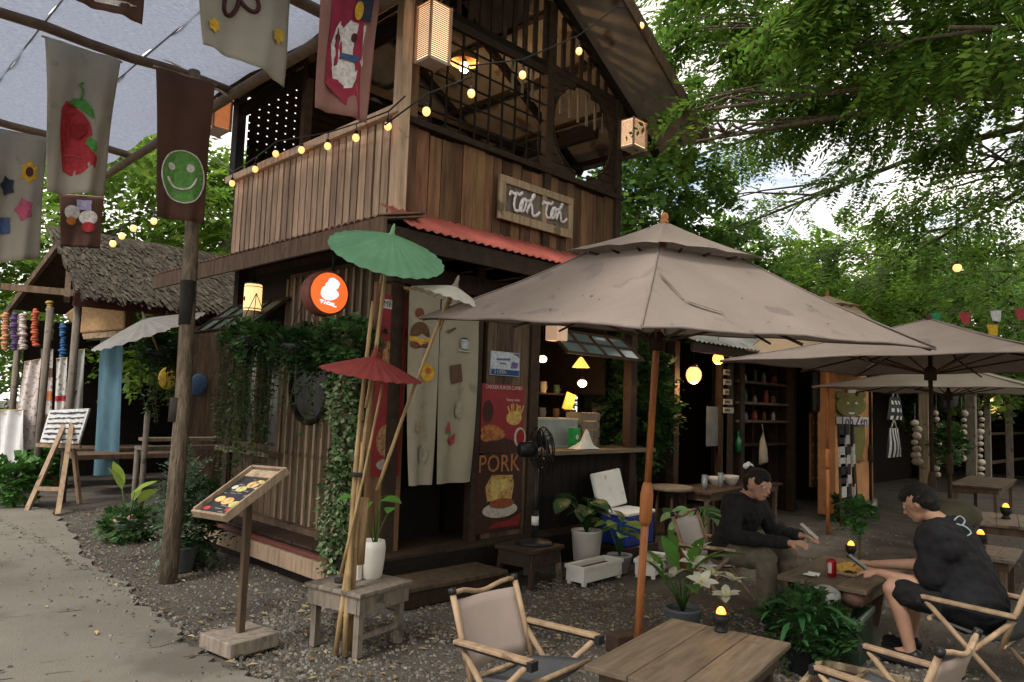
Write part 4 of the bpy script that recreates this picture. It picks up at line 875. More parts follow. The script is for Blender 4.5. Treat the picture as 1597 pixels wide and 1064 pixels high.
# two hanging bags
for (px, y0, y1, lab, chk) in ((1392, 618, 655, 'black and white chequered bag hanging beside the orange wall', True), (1390, 668, 712, 'black and white striped bag hanging below the chequered one', False)):
    a, b = PYy(px-9, y0, 4.3), PYy(px+17, y1, 4.3); Tb = thing('hanging_bag', ((a.x+b.x)/2, 4.3, b.z), lab, 'bag', 'bags hanging by the orange wall')
    xc, hw, h = (a.x+b.x)/2, (b.x-a.x)/2, a.z-b.z
    def bag(u, v, xc=xc, hw=hw, h=h, b=b): return Vector((xc+(u-.5)*2*hw*(.62+.38*(1-v)), 4.3-.05*math.sin(math.pi*u)*math.sin(math.pi*min(1, v+.15)), b.z+h*v))
    nu, nv = (7, 6) if chk else (9, 4)
    m = MB()
    for i in range(nu):
        for j in range(nv):
            m.mat((i+j) % 2 if chk else i % 2)
            if chk and j % 2: m.mat(0)
            m.add([bag(i/nu, j/nv), bag((i+1)/nu, j/nv), bag((i+1)/nu, (j+1)/nv), bag(i/nu, (j+1)/nv)], [(0, 1, 2, 3)])
    part('cloth', m, CARD, Tb, True)
    m = MB(); m.tube([bag(.25, 1), Vector((xc, 4.3, a.z+.16)), bag(.75, 1)], .014, 5); part('strap', m, CARD[1], Tb, True)
# bunting
BU = thing('bunting_line', PD(1548, 505, 9), 'string of small coloured flags in front of the far trees at right', 'bunting')
ptsb = [PD(1400, 500, 9.2), PD(1458, 488, 9.1), PD(1505, 488, 9), PD(1553, 484, 9), PD(1640, 478, 9)]
m = MB(); m.tube(ptsb, .004, 5); m.tube([PD(1440, 506, 9), PD(1480, 506, 9), PD(1548, 506, 9), PD(1640, 512, 9)], .004, 5); part('cord', m, W_grey, BU, True)
for (px, py, c) in ((1458, 488, 'g'), (1505, 488, 'r'), (1553, 484, 'w'), (1480, 506, 'b'), (1548, 506, 'y'), (1592, 482, 'r')):
    a = PD(px-9, py, 9); b = PD(px+9, py, 9); c0 = PD(px+2, py+18, 9); d0 = PD(px-5, py+16, 9)
    m = MB(); m.slab([a, b, c0+(b-a)*.3, d0], (.004, .004, 0)); part('flag', m, {'g': flat('flag green', (.02, .25, .09)), 'r': flat('flag red', (.35, .05, .06)), 'w': flat('flag white', (.55, .55, .57)), 'b': flat('flag blue', (.02, .10, .5)), 'y': flat('flag yellow', (.6, .38, .03))}[c], BU, True)
lamp_ball('string_bulb', PD(1493, 418, 9), .05, 'single lit bulb hanging among the leaves at far right', BULB, 1, 1.3)
lamp_ball('stall_bulb', PYy(1545, 622, 4.3), .09, 'lit bulb under the roof of the far right stall', BULB, .6, .2, watt=8)
# far tables
small_table('wooden_table', 'grey wooden table with a candle lamp at the far right', (9.75, 1.75), 1.2, .8, .52, W_grey, .2)
small_table('wooden_table', 'small low grey table behind the person in black shirt', (7.9, 1.72), .8, .6, .42, W_grey, .1)
small_table('wooden_table', 'long bench table in front of the shell garlands', (14.2, 3.0), 2.4, .7, .6, W_mid, .1)

# small things around the stalls
for i in range(6):
    T = thing('drinking_glass', (8.0+i*.13, 4.58+.07*(i % 3), .66), 'clear glass on the dark table, %s from the left' % ('first', 'second', 'third', 'fourth', 'fifth', 'sixth')[i], 'glass', 'glasses on the dark table')
    m = MB(); h = (.12, .16, .11, .18, .13, .15)[i]; m.lathe([(.026, 0), (.03, .005), (.036, h), (.033, h), (.027, .012), (.001, .01)], n=14, cap=False); part('tumbler', m, mat('clear glass', (.10, .11, .11), .1, .1, bump=0, spec=.6), T)
for i, (x, z, w_, h, c) in enumerate(((8.6, 1.9, .3, .4, (.10, .08, .05)), (9.05, 1.7, .4, .3, (.07, .09, .07)), (9.0, 2.15, .25, .25, (.14, .07, .04)), (8.65, 1.4, .35, .28, (.12, .10, .08)))):
    T = thing('framed_picture', (x, 6.70, z), 'small dark framed picture on the stall back wall, %s' % ('upper left', 'middle right', 'upper right', 'lower left')[i], 'picture', 'pictures on the stall wall'); m = MB(); m.bb(-w_/2, w_/2, -.02, .0, 0, h); part('frame', m, W_batten, T); m = MB(); m.bb(-w_/2+.03, w_/2-.03, -.026, -.021, .03, h-.03); part('picture', m, flat('picture %d' % i, c), T)
for i, (px, py, c) in enumerate(((1290, 792, (.5, .5, .48)), (1302, 800, (.03, .03, .03)), (1318, 806, (.42, .40, .36)), (1338, 800, (.05, .08, .05)), (1352, 806, (.35, .33, .3)))):
    q = G(px, py); T = thing('small_box', (q.x, q.y, 0), '%s box on the ground by the card rack, %s in the row' % (('white', 'black', 'cream', 'dark green', 'beige')[i], ('first', 'second', 'third', 'fourth', 'last')[i]), 'box', 'boxes by the card rack'); m = MB(); m.bb(-.14, .14, -.1, .1, 0, .16+.05*(i % 3)); part('carton', m, flat('carton %d' % i, c), T, bevel=.01); m = MB(); m.bb(-.145, .145, -.105, .105, .16+.05*(i % 3), .185+.05*(i % 3)); part('lid', m, flat('carton %d' % i, c), T, bevel=.006)
q = PD(1487, 800, 6.3); T = thing('round_pouf', (q.x, q.y, 0), 'olive round cushion on a stool behind the black t shirt', 'stool'); hq = q.z-.08
m = MB(); m.lathe([(.19, hq), (.215, hq+.05), (.20, hq+.12), (.12, hq+.185), (.001, hq+.20)], n=24, cap=False); part('cushion', m, mat('olive cloth', (.075, .07, .045), .9, .25, bump=.4, bscale=60), T)
for t in range(4): a = t*1.57+.5; m = MB(); m.tube([(.14*math.cos(a), .14*math.sin(a), hq), (.2*math.cos(a), .2*math.sin(a), 0)], .018, 7); part('leg', m, W_dark, T)
for i, (px, py) in enumerate(((1475, 640), (1540, 660), (1565, 650))):
    q = PYy(px, py, 4.6); T = thing('hanging_bundle', q, 'dark hanging bundle in the far stall, %s' % ('left of the second post', 'right of the second post', 'nearest the right edge')[i], 'bundle', 'bundles in the far stall'); m = MB(); m.lathe([(.03, 0), (.22, .1), (.28, .5), (.2, .8), (.04, 1.0)], n=10); part('cloth', m, (CHAR, W_dark, mat('deep green cloth', (.02, .04, .03), .9, .3))[i], T); m = MB(); m.tube([(0, 0, .98), (0, 0, 1.2)], .01, 5); part('cord', m, W_grey, T)
OW['kind'] = 'thing'
# ============================================================ doorway curtain and posters
def flatpoly(m, pts, y): m.poly([(x, y, z) for x, z in pts])
def ell(cx_, cz_, rx, rz_, n=18, a0=0, a1=2*math.pi): return [(cx_+rx*math.cos(a0+(a1-a0)*i/n), cz_+rz_*math.sin(a0+(a1-a0)*i/n)) for i in range(n)]
NC = thing('door_curtain', (4.28, 5.1, .86), 'split cream door curtain printed with burger, coffee cup and melon', 'curtain')
NORC = mat('cream curtain cotton', (.40, .36, .28), .9, .1, 3, bump=.3, bscale=150, spots=((.30, .265, .20), 3, .6), transl=.2)
x0c, xm, x1c, zt, zb = 3.86, 4.225, 4.68, 2.56, .87
def cur(u, v, side):
    gap = .012+.03*max(0, v-.35)
    if side == 0: xa, xb = x0c+.05*v*v+.04*v, xm-gap
    else: xa, xb = xm+gap*.6, x1c-.02*v+.04*math.sin(v*3)*.5
    return Vector((xa+(xb-xa)*u, 5.08+.018*math.sin(u*9+v*3+side)*(.3+v), zt+(zb-zt)*v))
for s in (0, 1):
    m = MB(); m.grid(lambda u, v: cur(u, v, s), 12, 20); c = part('panel', m, NORC, NC, True)
m = MB(); m.tube([(3.82, 5.1, 2.57), (4.76, 5.1, 2.57)], .014, 8); part('rod', m, BAMBOO, NC, True)
BUNB = flat('burger brown', (.11, .055, .03)); CHEZ = flat('cheese yellow', (.58, .34, .04)); PATTY = flat('patty', (.16, .05, .03)); CUPC = flat('cup pale blue', (.40, .45, .45)); MELON = flat('melon red', (.36, .05, .05)); CHOC = flat('chocolate', (.11, .055, .035)); MEL_G = flat('melon rind', (.06, .16, .06))
def pr(name, mt, pts, side):      # outline filled with rings that follow the cloth
    m = MB(); n = len(pts); K = 4; u0 = sum(p[0] for p in pts)/n; v0 = sum(p[1] for p in pts)/n; off = Vector((0, -.009-.0006*pr.k, 0)); pr.k += 1
    vs = [cur(u0, v0, side)+off]+[cur(u0+(p[0]-u0)*r/K, v0+(p[1]-v0)*r/K, side)+off for r in range(1, K+1) for p in pts]
    m.add(vs, [(0, 1+t, 1+(t+1) % n) for t in range(n)]+[(1+r*n+t, 1+(r+1)*n+t, 1+(r+1)*n+(t+1) % n, 1+r*n+(t+1) % n) for r in range(K-1) for t in range(n)]); part(name, m, mt, NC, True)
pr.k = 0
def el2(cu, cv, ru, rv, n=16, a0=0., a1=6.283): return [(cu+ru*math.cos(a0+(a1-a0)*i/(n-1)), cv+rv*math.sin(a0+(a1-a0)*i/(n-1))) for i in range(n)]
pr('print', PATTY, el2(.32, .115, .13, .028), 0); pr('print', BUNB, el2(.36, .235, .32, .075, 14, math.pi, 2*math.pi), 0); pr('print', CHEZ, [(.02, .24), (.72, .24), (.72, .258), (.45, .265), (.36, .285), (.26, .265), (.02, .262)], 0); pr('print', PATTY, [(.05, .27), (.70, .268), (.68, .292), (.2, .30), (.08, .295)], 0)
pr('print', CHEZ, el2(.62, .42, .27, .05), 0); pr('print', flat('sausage', (.42, .12, .03)), el2(.68, .41, .12, .018), 0)
pr('print', CUPC, [(.48, .225), (.76, .225), (.72, .275), (.54, .275)], 1); pr('print', flat('coffee', (.05, .03, .02)), el2(.62, .227, .13, .012), 1); pr('print', CUPC, [(.42, .283), (.82, .283), (.78, .292), (.46, .292)], 1)
pr('print', CHOC, [(.22, .375), (.55, .36), (.62, .455), (.28, .475)], 1); pr('print', CHOC, [(.12, .19), (.34, .165), (.36, .175), (.16, .205)], 1)
pr('print', MELON, [(.15, .72), (.26, .67), (.32, .725)], 1); pr('print', MEL_G, [(.14, .722), (.33, .727), (.32, .738), (.15, .735)], 1); pr('print', MELON, [(.22, .765), (.48, .735), (.46, .79), (.36, .80)], 1)
pr('print', flat('faded grey print', (.30, .28, .22)), el2(.55, .61, .12, .045), 1); pr('print', flat('faded tan print', (.27, .21, .14)), el2(.30, .70, .10, .03), 0); pr('print', flat('faded grey print', (.30, .28, .22)), el2(.55, .84, .22, .05), 0)
m = MB(); m.bb(3.97, 4.76, 5.62, 5.66, .31, 2.6); inn = P('doorway_shade_sheet', m, mat('doorway shade black', (.01, .008, .007), .9, .2))  # black sheet painting the deep shade behind the curtain
# red poster left of the door
RP = thing('red_poster', (3.76, 5.19, .95), 'tall red food poster on the board left of the door curtain', 'poster', 'food posters by the door')
REDP = mat('red poster paper', (.22, .02, .025), .6, .2, 4, bump=0)
m = MB(); m.bb(3.63, 3.915, 5.183, 5.194, .95, 2.5); part('sheet', m, REDP, RP, True)
m = MB(); flatpoly(m, [(3.645, 2.38), (3.88, 2.38), (3.88, 2.46), (3.645, 2.46)], 5.180); part('print', m, flat('poster white', (.5, .48, .45)), RP, True)
text('MENU', .07, 'print', flat('poster dark', (.05, .02, .02)), RP, Matrix.Translation((3.76, 5.178, 2.42)) @ FRONT, .0005)
m = MB(); flatpoly(m, ell(3.76, 1.95, .08, .16), 5.180); flatpoly(m, ell(3.83, 1.85, .06, .1), 5.1795); part('print', m, food('fried gold', (.25, .11, .05), (.45, .25, .12), (.10, .04, .02)), RP, True)
m = MB(); flatpoly(m, ell(3.77, 1.25, .11, .14), 5.180); part('print', m, food('fried tan', (.2, .1, .05), (.38, .22, .11), (.08, .03, .02)), RP, True)
m = MB(); flatpoly(m, ell(3.77, 1.05, .10, .05), 5.1795); part('print', m, flat('plate', (.30, .26, .22)), RP, True)
# posters on the panel right of the door
WB = thing('notice_sign', (5.13, 5.155, 1.88), 'small blue and white notice above the red chicken poster', 'sign')
m = MB(); m.bb(4.93, 5.33, 5.145, 5.16, 1.875, 2.11); part('sheet', m, flat('notice white blue', (.45, .52, .58)), WB, True)
m = MB(); flatpoly(m, [(4.935, 1.88), (5.325, 1.88), (5.325, 1.935), (4.935, 1.935)], 5.143); part('print', m, flat('notice navy', (.02, .06, .2)), WB, True)
m = MB(); flatpoly(m, [(5.0, 2.02), (5.2, 2.03), (5.2, 2.05), (5.0, 2.04)], 5.143); flatpoly(m, [(5.06, 1.985), (5.13, 1.985), (5.14, 2.0), (5.05, 2.0)], 5.143); flatpoly(m, [(5.2, 1.95), (5.3, 1.955), (5.31, 2.01), (5.22, 2.02)], 5.143); flatpoly(m, [(5.22, 2.105), (5.325, 2.06), (5.325, 2.105)], 5.143); part('print', m, flat('notice red blue', (.14, .10, .25)), WB, True)
text('S OPEN', .05, 'print', flat('poster white', (.5, .48, .45)), WB, Matrix.Translation((5.06, 5.141, 1.907)) @ FRONT, .0005)
CP = thing('chicken_poster', (5.12, 5.155, 1.15), 'red poster with fried chicken, fries and ketchup right of the door', 'poster', 'food posters by the door')
m = MB(); m.bb(4.83, 5.425, 5.15, 5.161, 1.12, 1.79); part('sheet', m, REDP, CP, True)
m = MB(); flatpoly(m, [(4.83, 1.12), (5.425, 1.12), (5.425, 1.20), (5.1, 1.28), (4.83, 1.34)], 5.148); part('print', m, flat('poster dark brown', (.05, .02, .015)), CP, True)
m = MB(); flatpoly(m, ell(4.96, 1.34, .13, .055), 5.146); flatpoly(m, ell(5.03, 1.30, .13, .06), 5.1455); flatpoly(m, ell(4.92, 1.28, .09, .05), 5.145); part('print', m, food('fried chicken', (.22, .06, .02), (.45, .17, .05), (.09, .03, .015)), CP, True)
m = MB(); flatpoly(m, ell(4.95, 1.36, .07, .02), 5.1435); flatpoly(m, ell(5.05, 1.315, .07, .025), 5.143); part('print', m, flat('fried crust', (.42, .16, .05)), CP, True)
m = MB()
for i in range(8): a = random.uniform(-.5, .5); cx_ = 5.22+i*.022; m.box((cx_, 5.1455-.0006*i, 1.50+.01*(i % 3)), (.018, .001, .17), (0, a, 0))
flatpoly(m, ell(5.28, 1.46, .11, .07), 5.147); part('print', m, food('fries', (.42, .24, .06), (.62, .42, .14), (.25, .13, .03)), CP, True)
m = MB(); flatpoly(m, ell(5.37, 1.27, .085, .10), 5.1445); part('print', m, flat('dish pale', (.45, .40, .36)), CP, True)
m = MB(); flatpoly(m, ell(5.375, 1.27, .06, .08), 5.142); part('print', m, flat('ketchup', (.22, .01, .01)), CP, True)
m = MB(); flatpoly(m, ell(4.92, 1.52, .07, .11), 5.1465); part('print', m, flat('cola', (.045, .018, .012)), CP, True)
text('CHICKEN BURGER COMBO', .052, 'print', flat('poster white', (.5, .48, .45)), CP, Matrix.Translation((5.13, 5.147, 1.757)) @ FRONT @ Matrix.Diagonal((.8, 1, 1, 1)), .0005)
text('Yummy combo', .04, 'print', flat('poster white', (.5, .48, .45)), CP, Matrix.Translation((5.26, 5.147, 1.64)) @ FRONT @ Matrix.Diagonal((.8, 1, 1, 1)), .0005)
PP = thing('pork_poster', (5.12, 5.155, .33), 'dark poster lettered PORK with a sandwich on a plate', 'poster', 'food posters by the door')
m = MB(); m.bb(4.82, 5.43, 5.15, 5.161, .36, 1.10); part('sheet', m, flat('dark brown poster', (.045, .018, .012)), PP, True)
text('PORK', .24, 'print', flat('pork orange', (.38, .15, .06)), PP, Matrix.Translation((5.10, 5.147, 1.01)) @ FRONT @ Matrix.Diagonal((.92, 1, 1, 1)), .0006)
m = MB(); flatpoly(m, [(4.95, .66), (5.28, .66), (5.31, .80), (5.29, .90), (5.0, .91), (4.92, .80)], 5.148); part('print', m, food('toast', (.32, .17, .05), (.52, .34, .12), (.18, .08, .03)), PP, True)
m = MB(); flatpoly(m, [(4.99, .86), (5.22, .87), (5.24, .77), (5.10, .74), (5.08, .65), (5.02, .65), (5.0, .75)], 5.1465); part('print', m, flat('egg', (.55, .40, .14)), PP, True)
m = MB(); flatpoly(m, ell(5.13, .57, .24, .075), 5.1475); part('print', m, flat('dish pale', (.45, .40, .36)), PP, True)
m = MB(); flatpoly(m, ell(5.15, .63, .17, .05), 5.1455); part('print', m, flat('meat', (.25, .07, .03)), PP, True)
m = MB(); flatpoly(m, [(4.97, .40), (5.40, .40), (5.42, .52), (5.25, .46), (5.05, .45)], 5.146); part('print', m, flat('poster red low', (.2, .02, .02)), PP, True)

# ============================================================ service counter and its things
KC = thing('service_counter', (6.5, 5.3, 0), 'dark timber service counter with worn board top beside the door', 'counter')
m = MB(); m.bb(5.66, 7.3, 5.24, 5.3, 0, 1.08); cf = part('front_panel', m, W_black, KC, True)
for i in range(11): m = MB(); x0 = 5.67+i*.148; m.bb(x0, x0+.142, 5.215, 5.235, .02, 1.06); part('plank', m, W_black, cf, True)
m = MB(); m.bb(5.64, 7.62, 5.02, 5.62, 1.085, 1.13); part('counter_top', m, W_table, KC, True, bevel=.006)
GC = thing('glass_case', (6.05, 5.5, 1.13), 'pale glass food case standing on the service counter', 'display case')
m = MB(); m.bb(5.75, 6.55, 5.36, 5.60, 1.132, 1.16); m.bb(5.75, 6.55, 5.36, 5.6, 1.44, 1.46); part('shelf', m, mat('grey metal tray', (.35, .36, .36), .4, .1), GC, True)
m = MB(); m.bb(5.755, 6.545, 5.362, 5.37, 1.16, 1.44); part('glass_front', m, mat('milky pane', (.25, .27, .27), .2, .15, bump=0), GC, True)
BX = thing('green_box', (6.34, 5.24, 1.13), 'small bright green box on the counter beside crumpled paper', 'box'); m = MB(); m.bb(6.28, 6.40, 5.2, 5.28, 1.132, 1.36); part('carton', m, flat('bright green card', (.02, .26, .07)), BX, True, bevel=.004); m = MB(); flatpoly(m, ell(6.34, 1.26, .025, .03), 5.197); part('print', m, flat('poster white', (.5, .48, .45)), BX, True)
NP = thing('paper_napkins', (6.35, 5.12, 1.13), 'crumpled white paper napkins on the counter edge', 'napkins')
m = MB(); nn_ = 9
def nap(u, v): 
    s = math.sin(u*7.3)*math.cos(v*6.1)+.6*math.sin(u*15+v*11); e = math.sin(math.pi*u)*math.sin(math.pi*v)
    return Vector((6.15+.42*u, 5.04+.16*v, 1.14+.08*e+.035*s*e+(.10*max(0, 1-((u-.62)/.14)**2)*e)))
m.grid(nap, 14, 8, False); part('paper', m, mat('white paper', (.6, .6, .58), .8, .06, bump=0), NP, True)
BN = thing('wooden_crate', (6.68, 5.46, 1.13), 'weathered wooden crate stacked on the counter', 'crate')
for i in range(4): m = MB(); m.bb(6.6, 6.92, 5.34, 5.355, 1.14+i*.10, 1.225+i*.10); part('slat', m, W_grey, BN, True)
for x in (6.61, 6.895): m = MB(); m.bb(x, x+.02, 5.357, 5.6, 1.135, 1.53); part('side', m, W_grey, BN, True)
# propped glass hatch above the counter
HT = thing('glass_hatch', (6.5, 5.15, 2.1), 'propped open glazed hatch above the service counter', 'window hatch')
hp0, hax, hdn = Vector((5.85, 5.25, 2.42)), Vector((1.35, 0, 0)), Vector((0, -.30, -.26))
m = MB()
for i in range(5): a = hp0+hax*(i/4); m.beam(a, a+hdn, .03, .03)
for t in (0, .5, 1): m.beam(hp0+hdn*t-hax*.02, hp0+hdn*t+hax*1.02, .035, .03)
part('frame', m, W_dark, HT, True)
for i in range(4): a = hp0+hax*((i+.08)/4)+hdn*.05; m = MB(); m.slab([a, a+hax*.21, a+hax*.21+hdn*.9, a+hdn*.9], (0, .004, .005)); part('pane', m, GLASS, HT, True)
for (px, py, r, lab) in ((846, 560, .05, 'small lit bulb at the left of the counter opening'), (908, 598, .055, 'lit bulb low in the middle of the counter opening')): lamp_ball('bare_bulb', PYy(px, py, 5.42), r, lab, BULBHOT, .8, .5, watt=9)
T = thing('cone_lamp', PYy(906, 568, 5.3), 'small glowing yellow cone lamp under the glass hatch', 'lamp'); m = MB(); m.lathe([(.10, -.04), (.03, .06), (.01, .08)], n=14, cap=False); part('shade', m, mat('yellow glow shade', (.7, .5, .12), .5, 0, bump=0, em=.9, emc=(1, .6, .1)), T); m = MB(); m.tube([(0, 0, .08), (0, 0, .35)], .004, 5); part('cord', m, BLACKP, T)
T = thing('yellow_card', PYy(887, 640, 5.6), 'yellow picture card standing inside the counter opening', 'card'); m = MB(); m.box((0, 0, .1), (.17, .01, .20), (.15, .25, 0)); part('card', m, mat('yellow card', (.55, .35, .06), .7, .4, 14, bump=0, em=.12), T)  # card brightened by a faint emission of its own colour
m = MB(); m.box((0, .01, .0), (.22, .06, .02)); part('stand', m, W_black, T)
m = MB(); c = PYy(868, 520, 5.1); m.box(c, (.17, .17, .16)); o = part('bamboo_lantern', m, LAMPDIM, bevel=.01); tag(o, 'small square bamboo lantern half hidden by the parasol rim', 'lantern')
# shelves of odds inside
for zi, z in enumerate((1.75, 1.45)):
    m = MB(); m.bb(5.7, 7.2, 5.95, 6.2, z-.02, z); o = part('wall_shelf', m, W_dark); tag(o, '%s shelf inside the dark counter opening' % ('upper', 'lower')[zi], 'shelf')
    for i in range(5):
        T = thing('mug', (5.95+i*.25, 6.05, z), '%s mug on the %s shelf behind the counter' % (('leftmost', 'second', 'middle', 'fourth', 'rightmost')[i], ('upper', 'lower')[zi]), 'mug', 'mugs behind the counter')
        m = MB(); h = random.uniform(.08, .15); m.lathe([(.035, 0), (.04, .01), (.042, h), (.037, h), (.033, .02), (.001, .02)], n=12, cap=False); part('cup', m, cols[(i*2+zi) % 4], T); m = MB(); m.tube([(.04, 0, h*.75), (.07, 0, h*.6), (.065, 0, h*.35), (.038, 0, h*.25)], .006, 5); part('handle', m, cols[(i*2+zi) % 4], T)

# ============================================================ lamps and signs on the cafe
LS = thing('round_light_sign', PXx(500, 457, 3.36)-Vector((0, 0, .2)), 'round orange backlit sign with a white figure on the cafe corner', 'sign')
lc = PXx(514, 457, 3.34); axis = Vector((-.06, -.99, .0)).normalized()   # faces the camera side
MM = axis.to_track_quat('Z', 'Y').to_matrix()
def disc(pts, off): return [lc+MM @ Vector((a, b, off)) for a, b in pts]
m = MB(); m.lathe([(.19, -.16), (.195, -.15), (.195, -.01), (.19, 0), (.172, 0.0)], lc, 36, MM, cap=False); m.poly(list(reversed(disc([(.19*math.cos(i*.1745), .19*math.sin(i*.1745)) for i in range(36)], -.16)))); part('drum', m, mat('maroon drum', (.16, .05, .035), .5, .2), LS, True)
m = MB(); m.poly(disc([(.175*math.cos(i*.1745), .175*math.sin(i*.1745)) for i in range(36)], .001)); part('lit_face', m, mat('orange lit face', (.8, .16, .03), .5, .05, bump=0, em=.55, emc=(1, .16, .03)), LS, True)
FIG = mat('white lit figure', (.85, .8, .9), .5, .02, bump=0, em=.75, emc=(.9, .78, .95))
# px in the enlarged view -> disc plane (centre 735,560; 385 wide, 435 tall half axes)
sil = [(785, 222), (830, 240), (900, 285), (935, 335), (915, 400), (905, 440), (860, 480), (905, 520), (925, 570), (905, 630), (830, 690), (740, 720), (660, 715), (590, 670), (552, 600), (560, 520), (590, 455), (635, 430), (640, 370), (690, 320), (710, 260)]
e1 = MM @ Vector((1, 0, 0)); sgx = 1 if (CR @ np.array(e1))[0] > 0 else -1
def s2d(a, b): return (sgx*(a-735)/385*.175, -(b-560)/435*.175)
e2 = MM @ Vector((0, 1, 0)); sgy = 1 if e2.z > 0 else -1
def s2(a, b): q = s2d(a, b); return (q[0], q[1]*sgy)
m = MB(); m.poly(disc([s2(*q) for q in smooth_pts(sil+[sil[0]], 3)[:-1]], .004)); part('figure', m, FIG, LS, True)
m = MB()
for st_ in ([(545, 735), (620, 742)], [(582, 740), (575, 800)], [(630, 805), (655, 750), (680, 812)], [(745, 765), (705, 760), (700, 805), (740, 815)], [(770, 775), (760, 815), (795, 822), (805, 785), (772, 775)], [(828, 770), (822, 835), (885, 842)]): m.tube(disc([s2(*q) for q in st_], .005), .0065, 5)
part('lettering', m, FIG, LS, True)
m = MB(); m.tube([lc+Vector((.06, .06, .19)), lc+Vector((.06, .06, .55))], .012, 6); part('bracket', m, BLACKM, LS, True)
# cylinder lantern left of it
CL = thing('cylinder_lantern', PXx(392, 500, 3.5), 'glowing cream cylinder lantern under the side awning', 'lantern')
m = MB(); m.lathe([(.085, .10), (.09, .12), (.09, .36), (.083, .38)], n=20, cap=False); part('paper', m, mat('lit lantern paper', (.8, .65, .4), .6, .1, 6, bump=0, em=.85, emc=(1, .62, .26)), CL)
m = MB(); m.lathe([(.092, .115), (.092, .125)], n=20); m.lathe([(.092, .345), (.092, .352)], n=20); m.lathe([(.09, .375), (.02, .42), (.005, .5)], n=16); part('ring', m, BLACKM, CL)
m = MB(); m.lathe([(.07, .02), (.088, .03), (.088, .10)], n=18, cap=False); part('base', m, mat('dim lantern paper', (.4, .3, .18), .6, .1, bump=0), CL)
m = MB(); m.ball((-.088, -.0, .22), .022, 8, 6, (.3, .8, 1.3)); part('emblem', m, flat('dark red ink', (.12, .03, .02)), CL)
m = MB(); m.tube([(0, 0, .48), (0, 0, .62)], .004, 5); part('cord', m, BLACKP, CL)
# bamboo box lanterns
def box_lantern(c, sx, sy, sz, label, em_mt=LAMPDIM, rz=0.0):
    T = thing('box_lantern', c, label, 'lantern', 'bamboo box lanterns', rz)
    m = MB(); m.bb(-sx/2+.012, sx/2-.012, -sy/2+.012, sy/2-.012, .03, sz-.015); part('glow_core', m, em_mt, T)
    m = MB()
    n = 26
    for i in range(n):
        z = .03+(sz-.05)*i/n
        if i % 1 == 0:
            for s in (-1, 1): m.bb(-sx/2, sx/2, s*sy/2-.003, s*sy/2+.003, z, z+(sz-.05)/n*.55); m.bb(s*sx/2-.003, s*sx/2+.003, -sy/2+.003, sy/2-.003, z, z+(sz-.05)/n*.55)
    o = part('bamboo_blind', m, mat('pink grey bamboo splits', (.42, .30, .25), .6, .2, bump=0, transl=.4), T); o['kind'] = 'stuff'
    m = MB()
    for s in (-1, 1):
        for t in (-1, 1): m.bb(s*sx/2-.009, s*sx/2+.009, t*sy/2-.009, t*sy/2+.009, 0, sz)
    m.bb(-sx/2, sx/2, -sy/2, sy/2, sz-.012, sz); part('frame', m, W_pale, T)
    m = MB(); m.bb(-sx/2+.008, sx/2-.008, -sy/2+.008, sy/2-.008, 0, .028); part('base', m, mat('lantern base', (.5, .42, .36), .7, .1), T)
    m = MB(); m.tube([(0, 0, sz), (0, sy/2+.05, sz+.06)], .005, 5); part('hook', m, BLACKM, T); return T
GLOW2 = mat('warm glow core', (.8, .5, .25), .6, .1, bump=0, em=1.9, emc=(1, .70, .42))
box_lantern((3.82, 4.86, 4.50), .22, .20, .52, 'bamboo box lantern on the balcony corner post', GLOW2)
box_lantern((6.88, 4.92, 4.60), .26, .20, .34, 'bamboo box lantern at the right end of the balcony', GLOW2)
box_lantern((3.36, 8.15, 4.55), .20, .30, .36, 'orange glowing box lantern at the far left end of the balcony', mat('orange glow core', (.8, .4, .2), .6, .1, bump=0, em=.8, emc=(1, .36, .12)))
# string lights
def string_lights(label, pts, bulbs, drop=.06, br=.032):
    T = thing('string_lights', bulbs[0], label, 'string lights', 'strings of bulbs'); m = MB(); m.tube(pts, .007, 5); part('wire', m, BLACKP, T, True)
    for b_ in bulbs:
        b_ = Vector(b_); m = MB(); m.ball(b_, br, 12, 8, (1, 1, 1.15)); o = part('bulb', m, BULB, T, True)
        m = MB(); m.lathe([(br*.55, br*.85), (br*.62, br*1.0), (br*.55, br*1.9), (.006, br*2.1)], b_, 8); m.tube([b_+Vector((0, 0, br*2)), b_+Vector((0, 0, br*2+drop))], .004, 4); part('socket', m, BLACKP, o, True)
    return T
def Xb(l, X0): return [PXx(a, b, X0) for a, b in l]
bl_ = Xb([(605, 197), (555, 215), (511, 228), (470, 234), (430, 240), (398, 264), (362, 286)], 3.5)
wires = [PXx(632, 150, 3.5)]+[p_+Vector((0, 0, .13)) for p_ in bl_]+[PXx(330, 240, 3.5)]
string_lights('string of seven small bulbs draped along the left balcony rail', wires, bl_)
rb_ = [PYy(a, b, 4.32) for a, b in ((665, 174), (735, 146), (815, 117), (903, 80), (1000, 40))]
string_lights('string of five lit bulbs rising across the gable to the right', [PYy(600, 195, 4.32), rb_[0]+Vector((0, 0, .14)), rb_[1]+Vector((0, 0, .14)), PYy(730, 103, 4.32), rb_[2]+Vector((0, 0, .14)), rb_[3]+Vector((0, 0, .16)), PYy(960, 12, 4.32), rb_[4]+Vector((0, 0, .2)), PYy(1060, -60, 4.32)], rb_, .04)
lb_ = [PD(a, b, 10.4) for a, b in ((240, 345), (208, 356), (190, 368), (176, 380))]
string_lights('short string of yellow bulbs in front of the trees above the thatch', [PD(300, 325, 10.4)]+[p_+Vector((0, 0, .14)) for p_ in lb_]+[PD(120, 400, 10.4)], lb_, .03, .045)
T = lamp_ball('gable_bulb', PYy(724, 105, 5.9), .06, 'bright bulb in a wire cage lamp inside the upper gable', BULBHOT, 1, .4, watt=22)
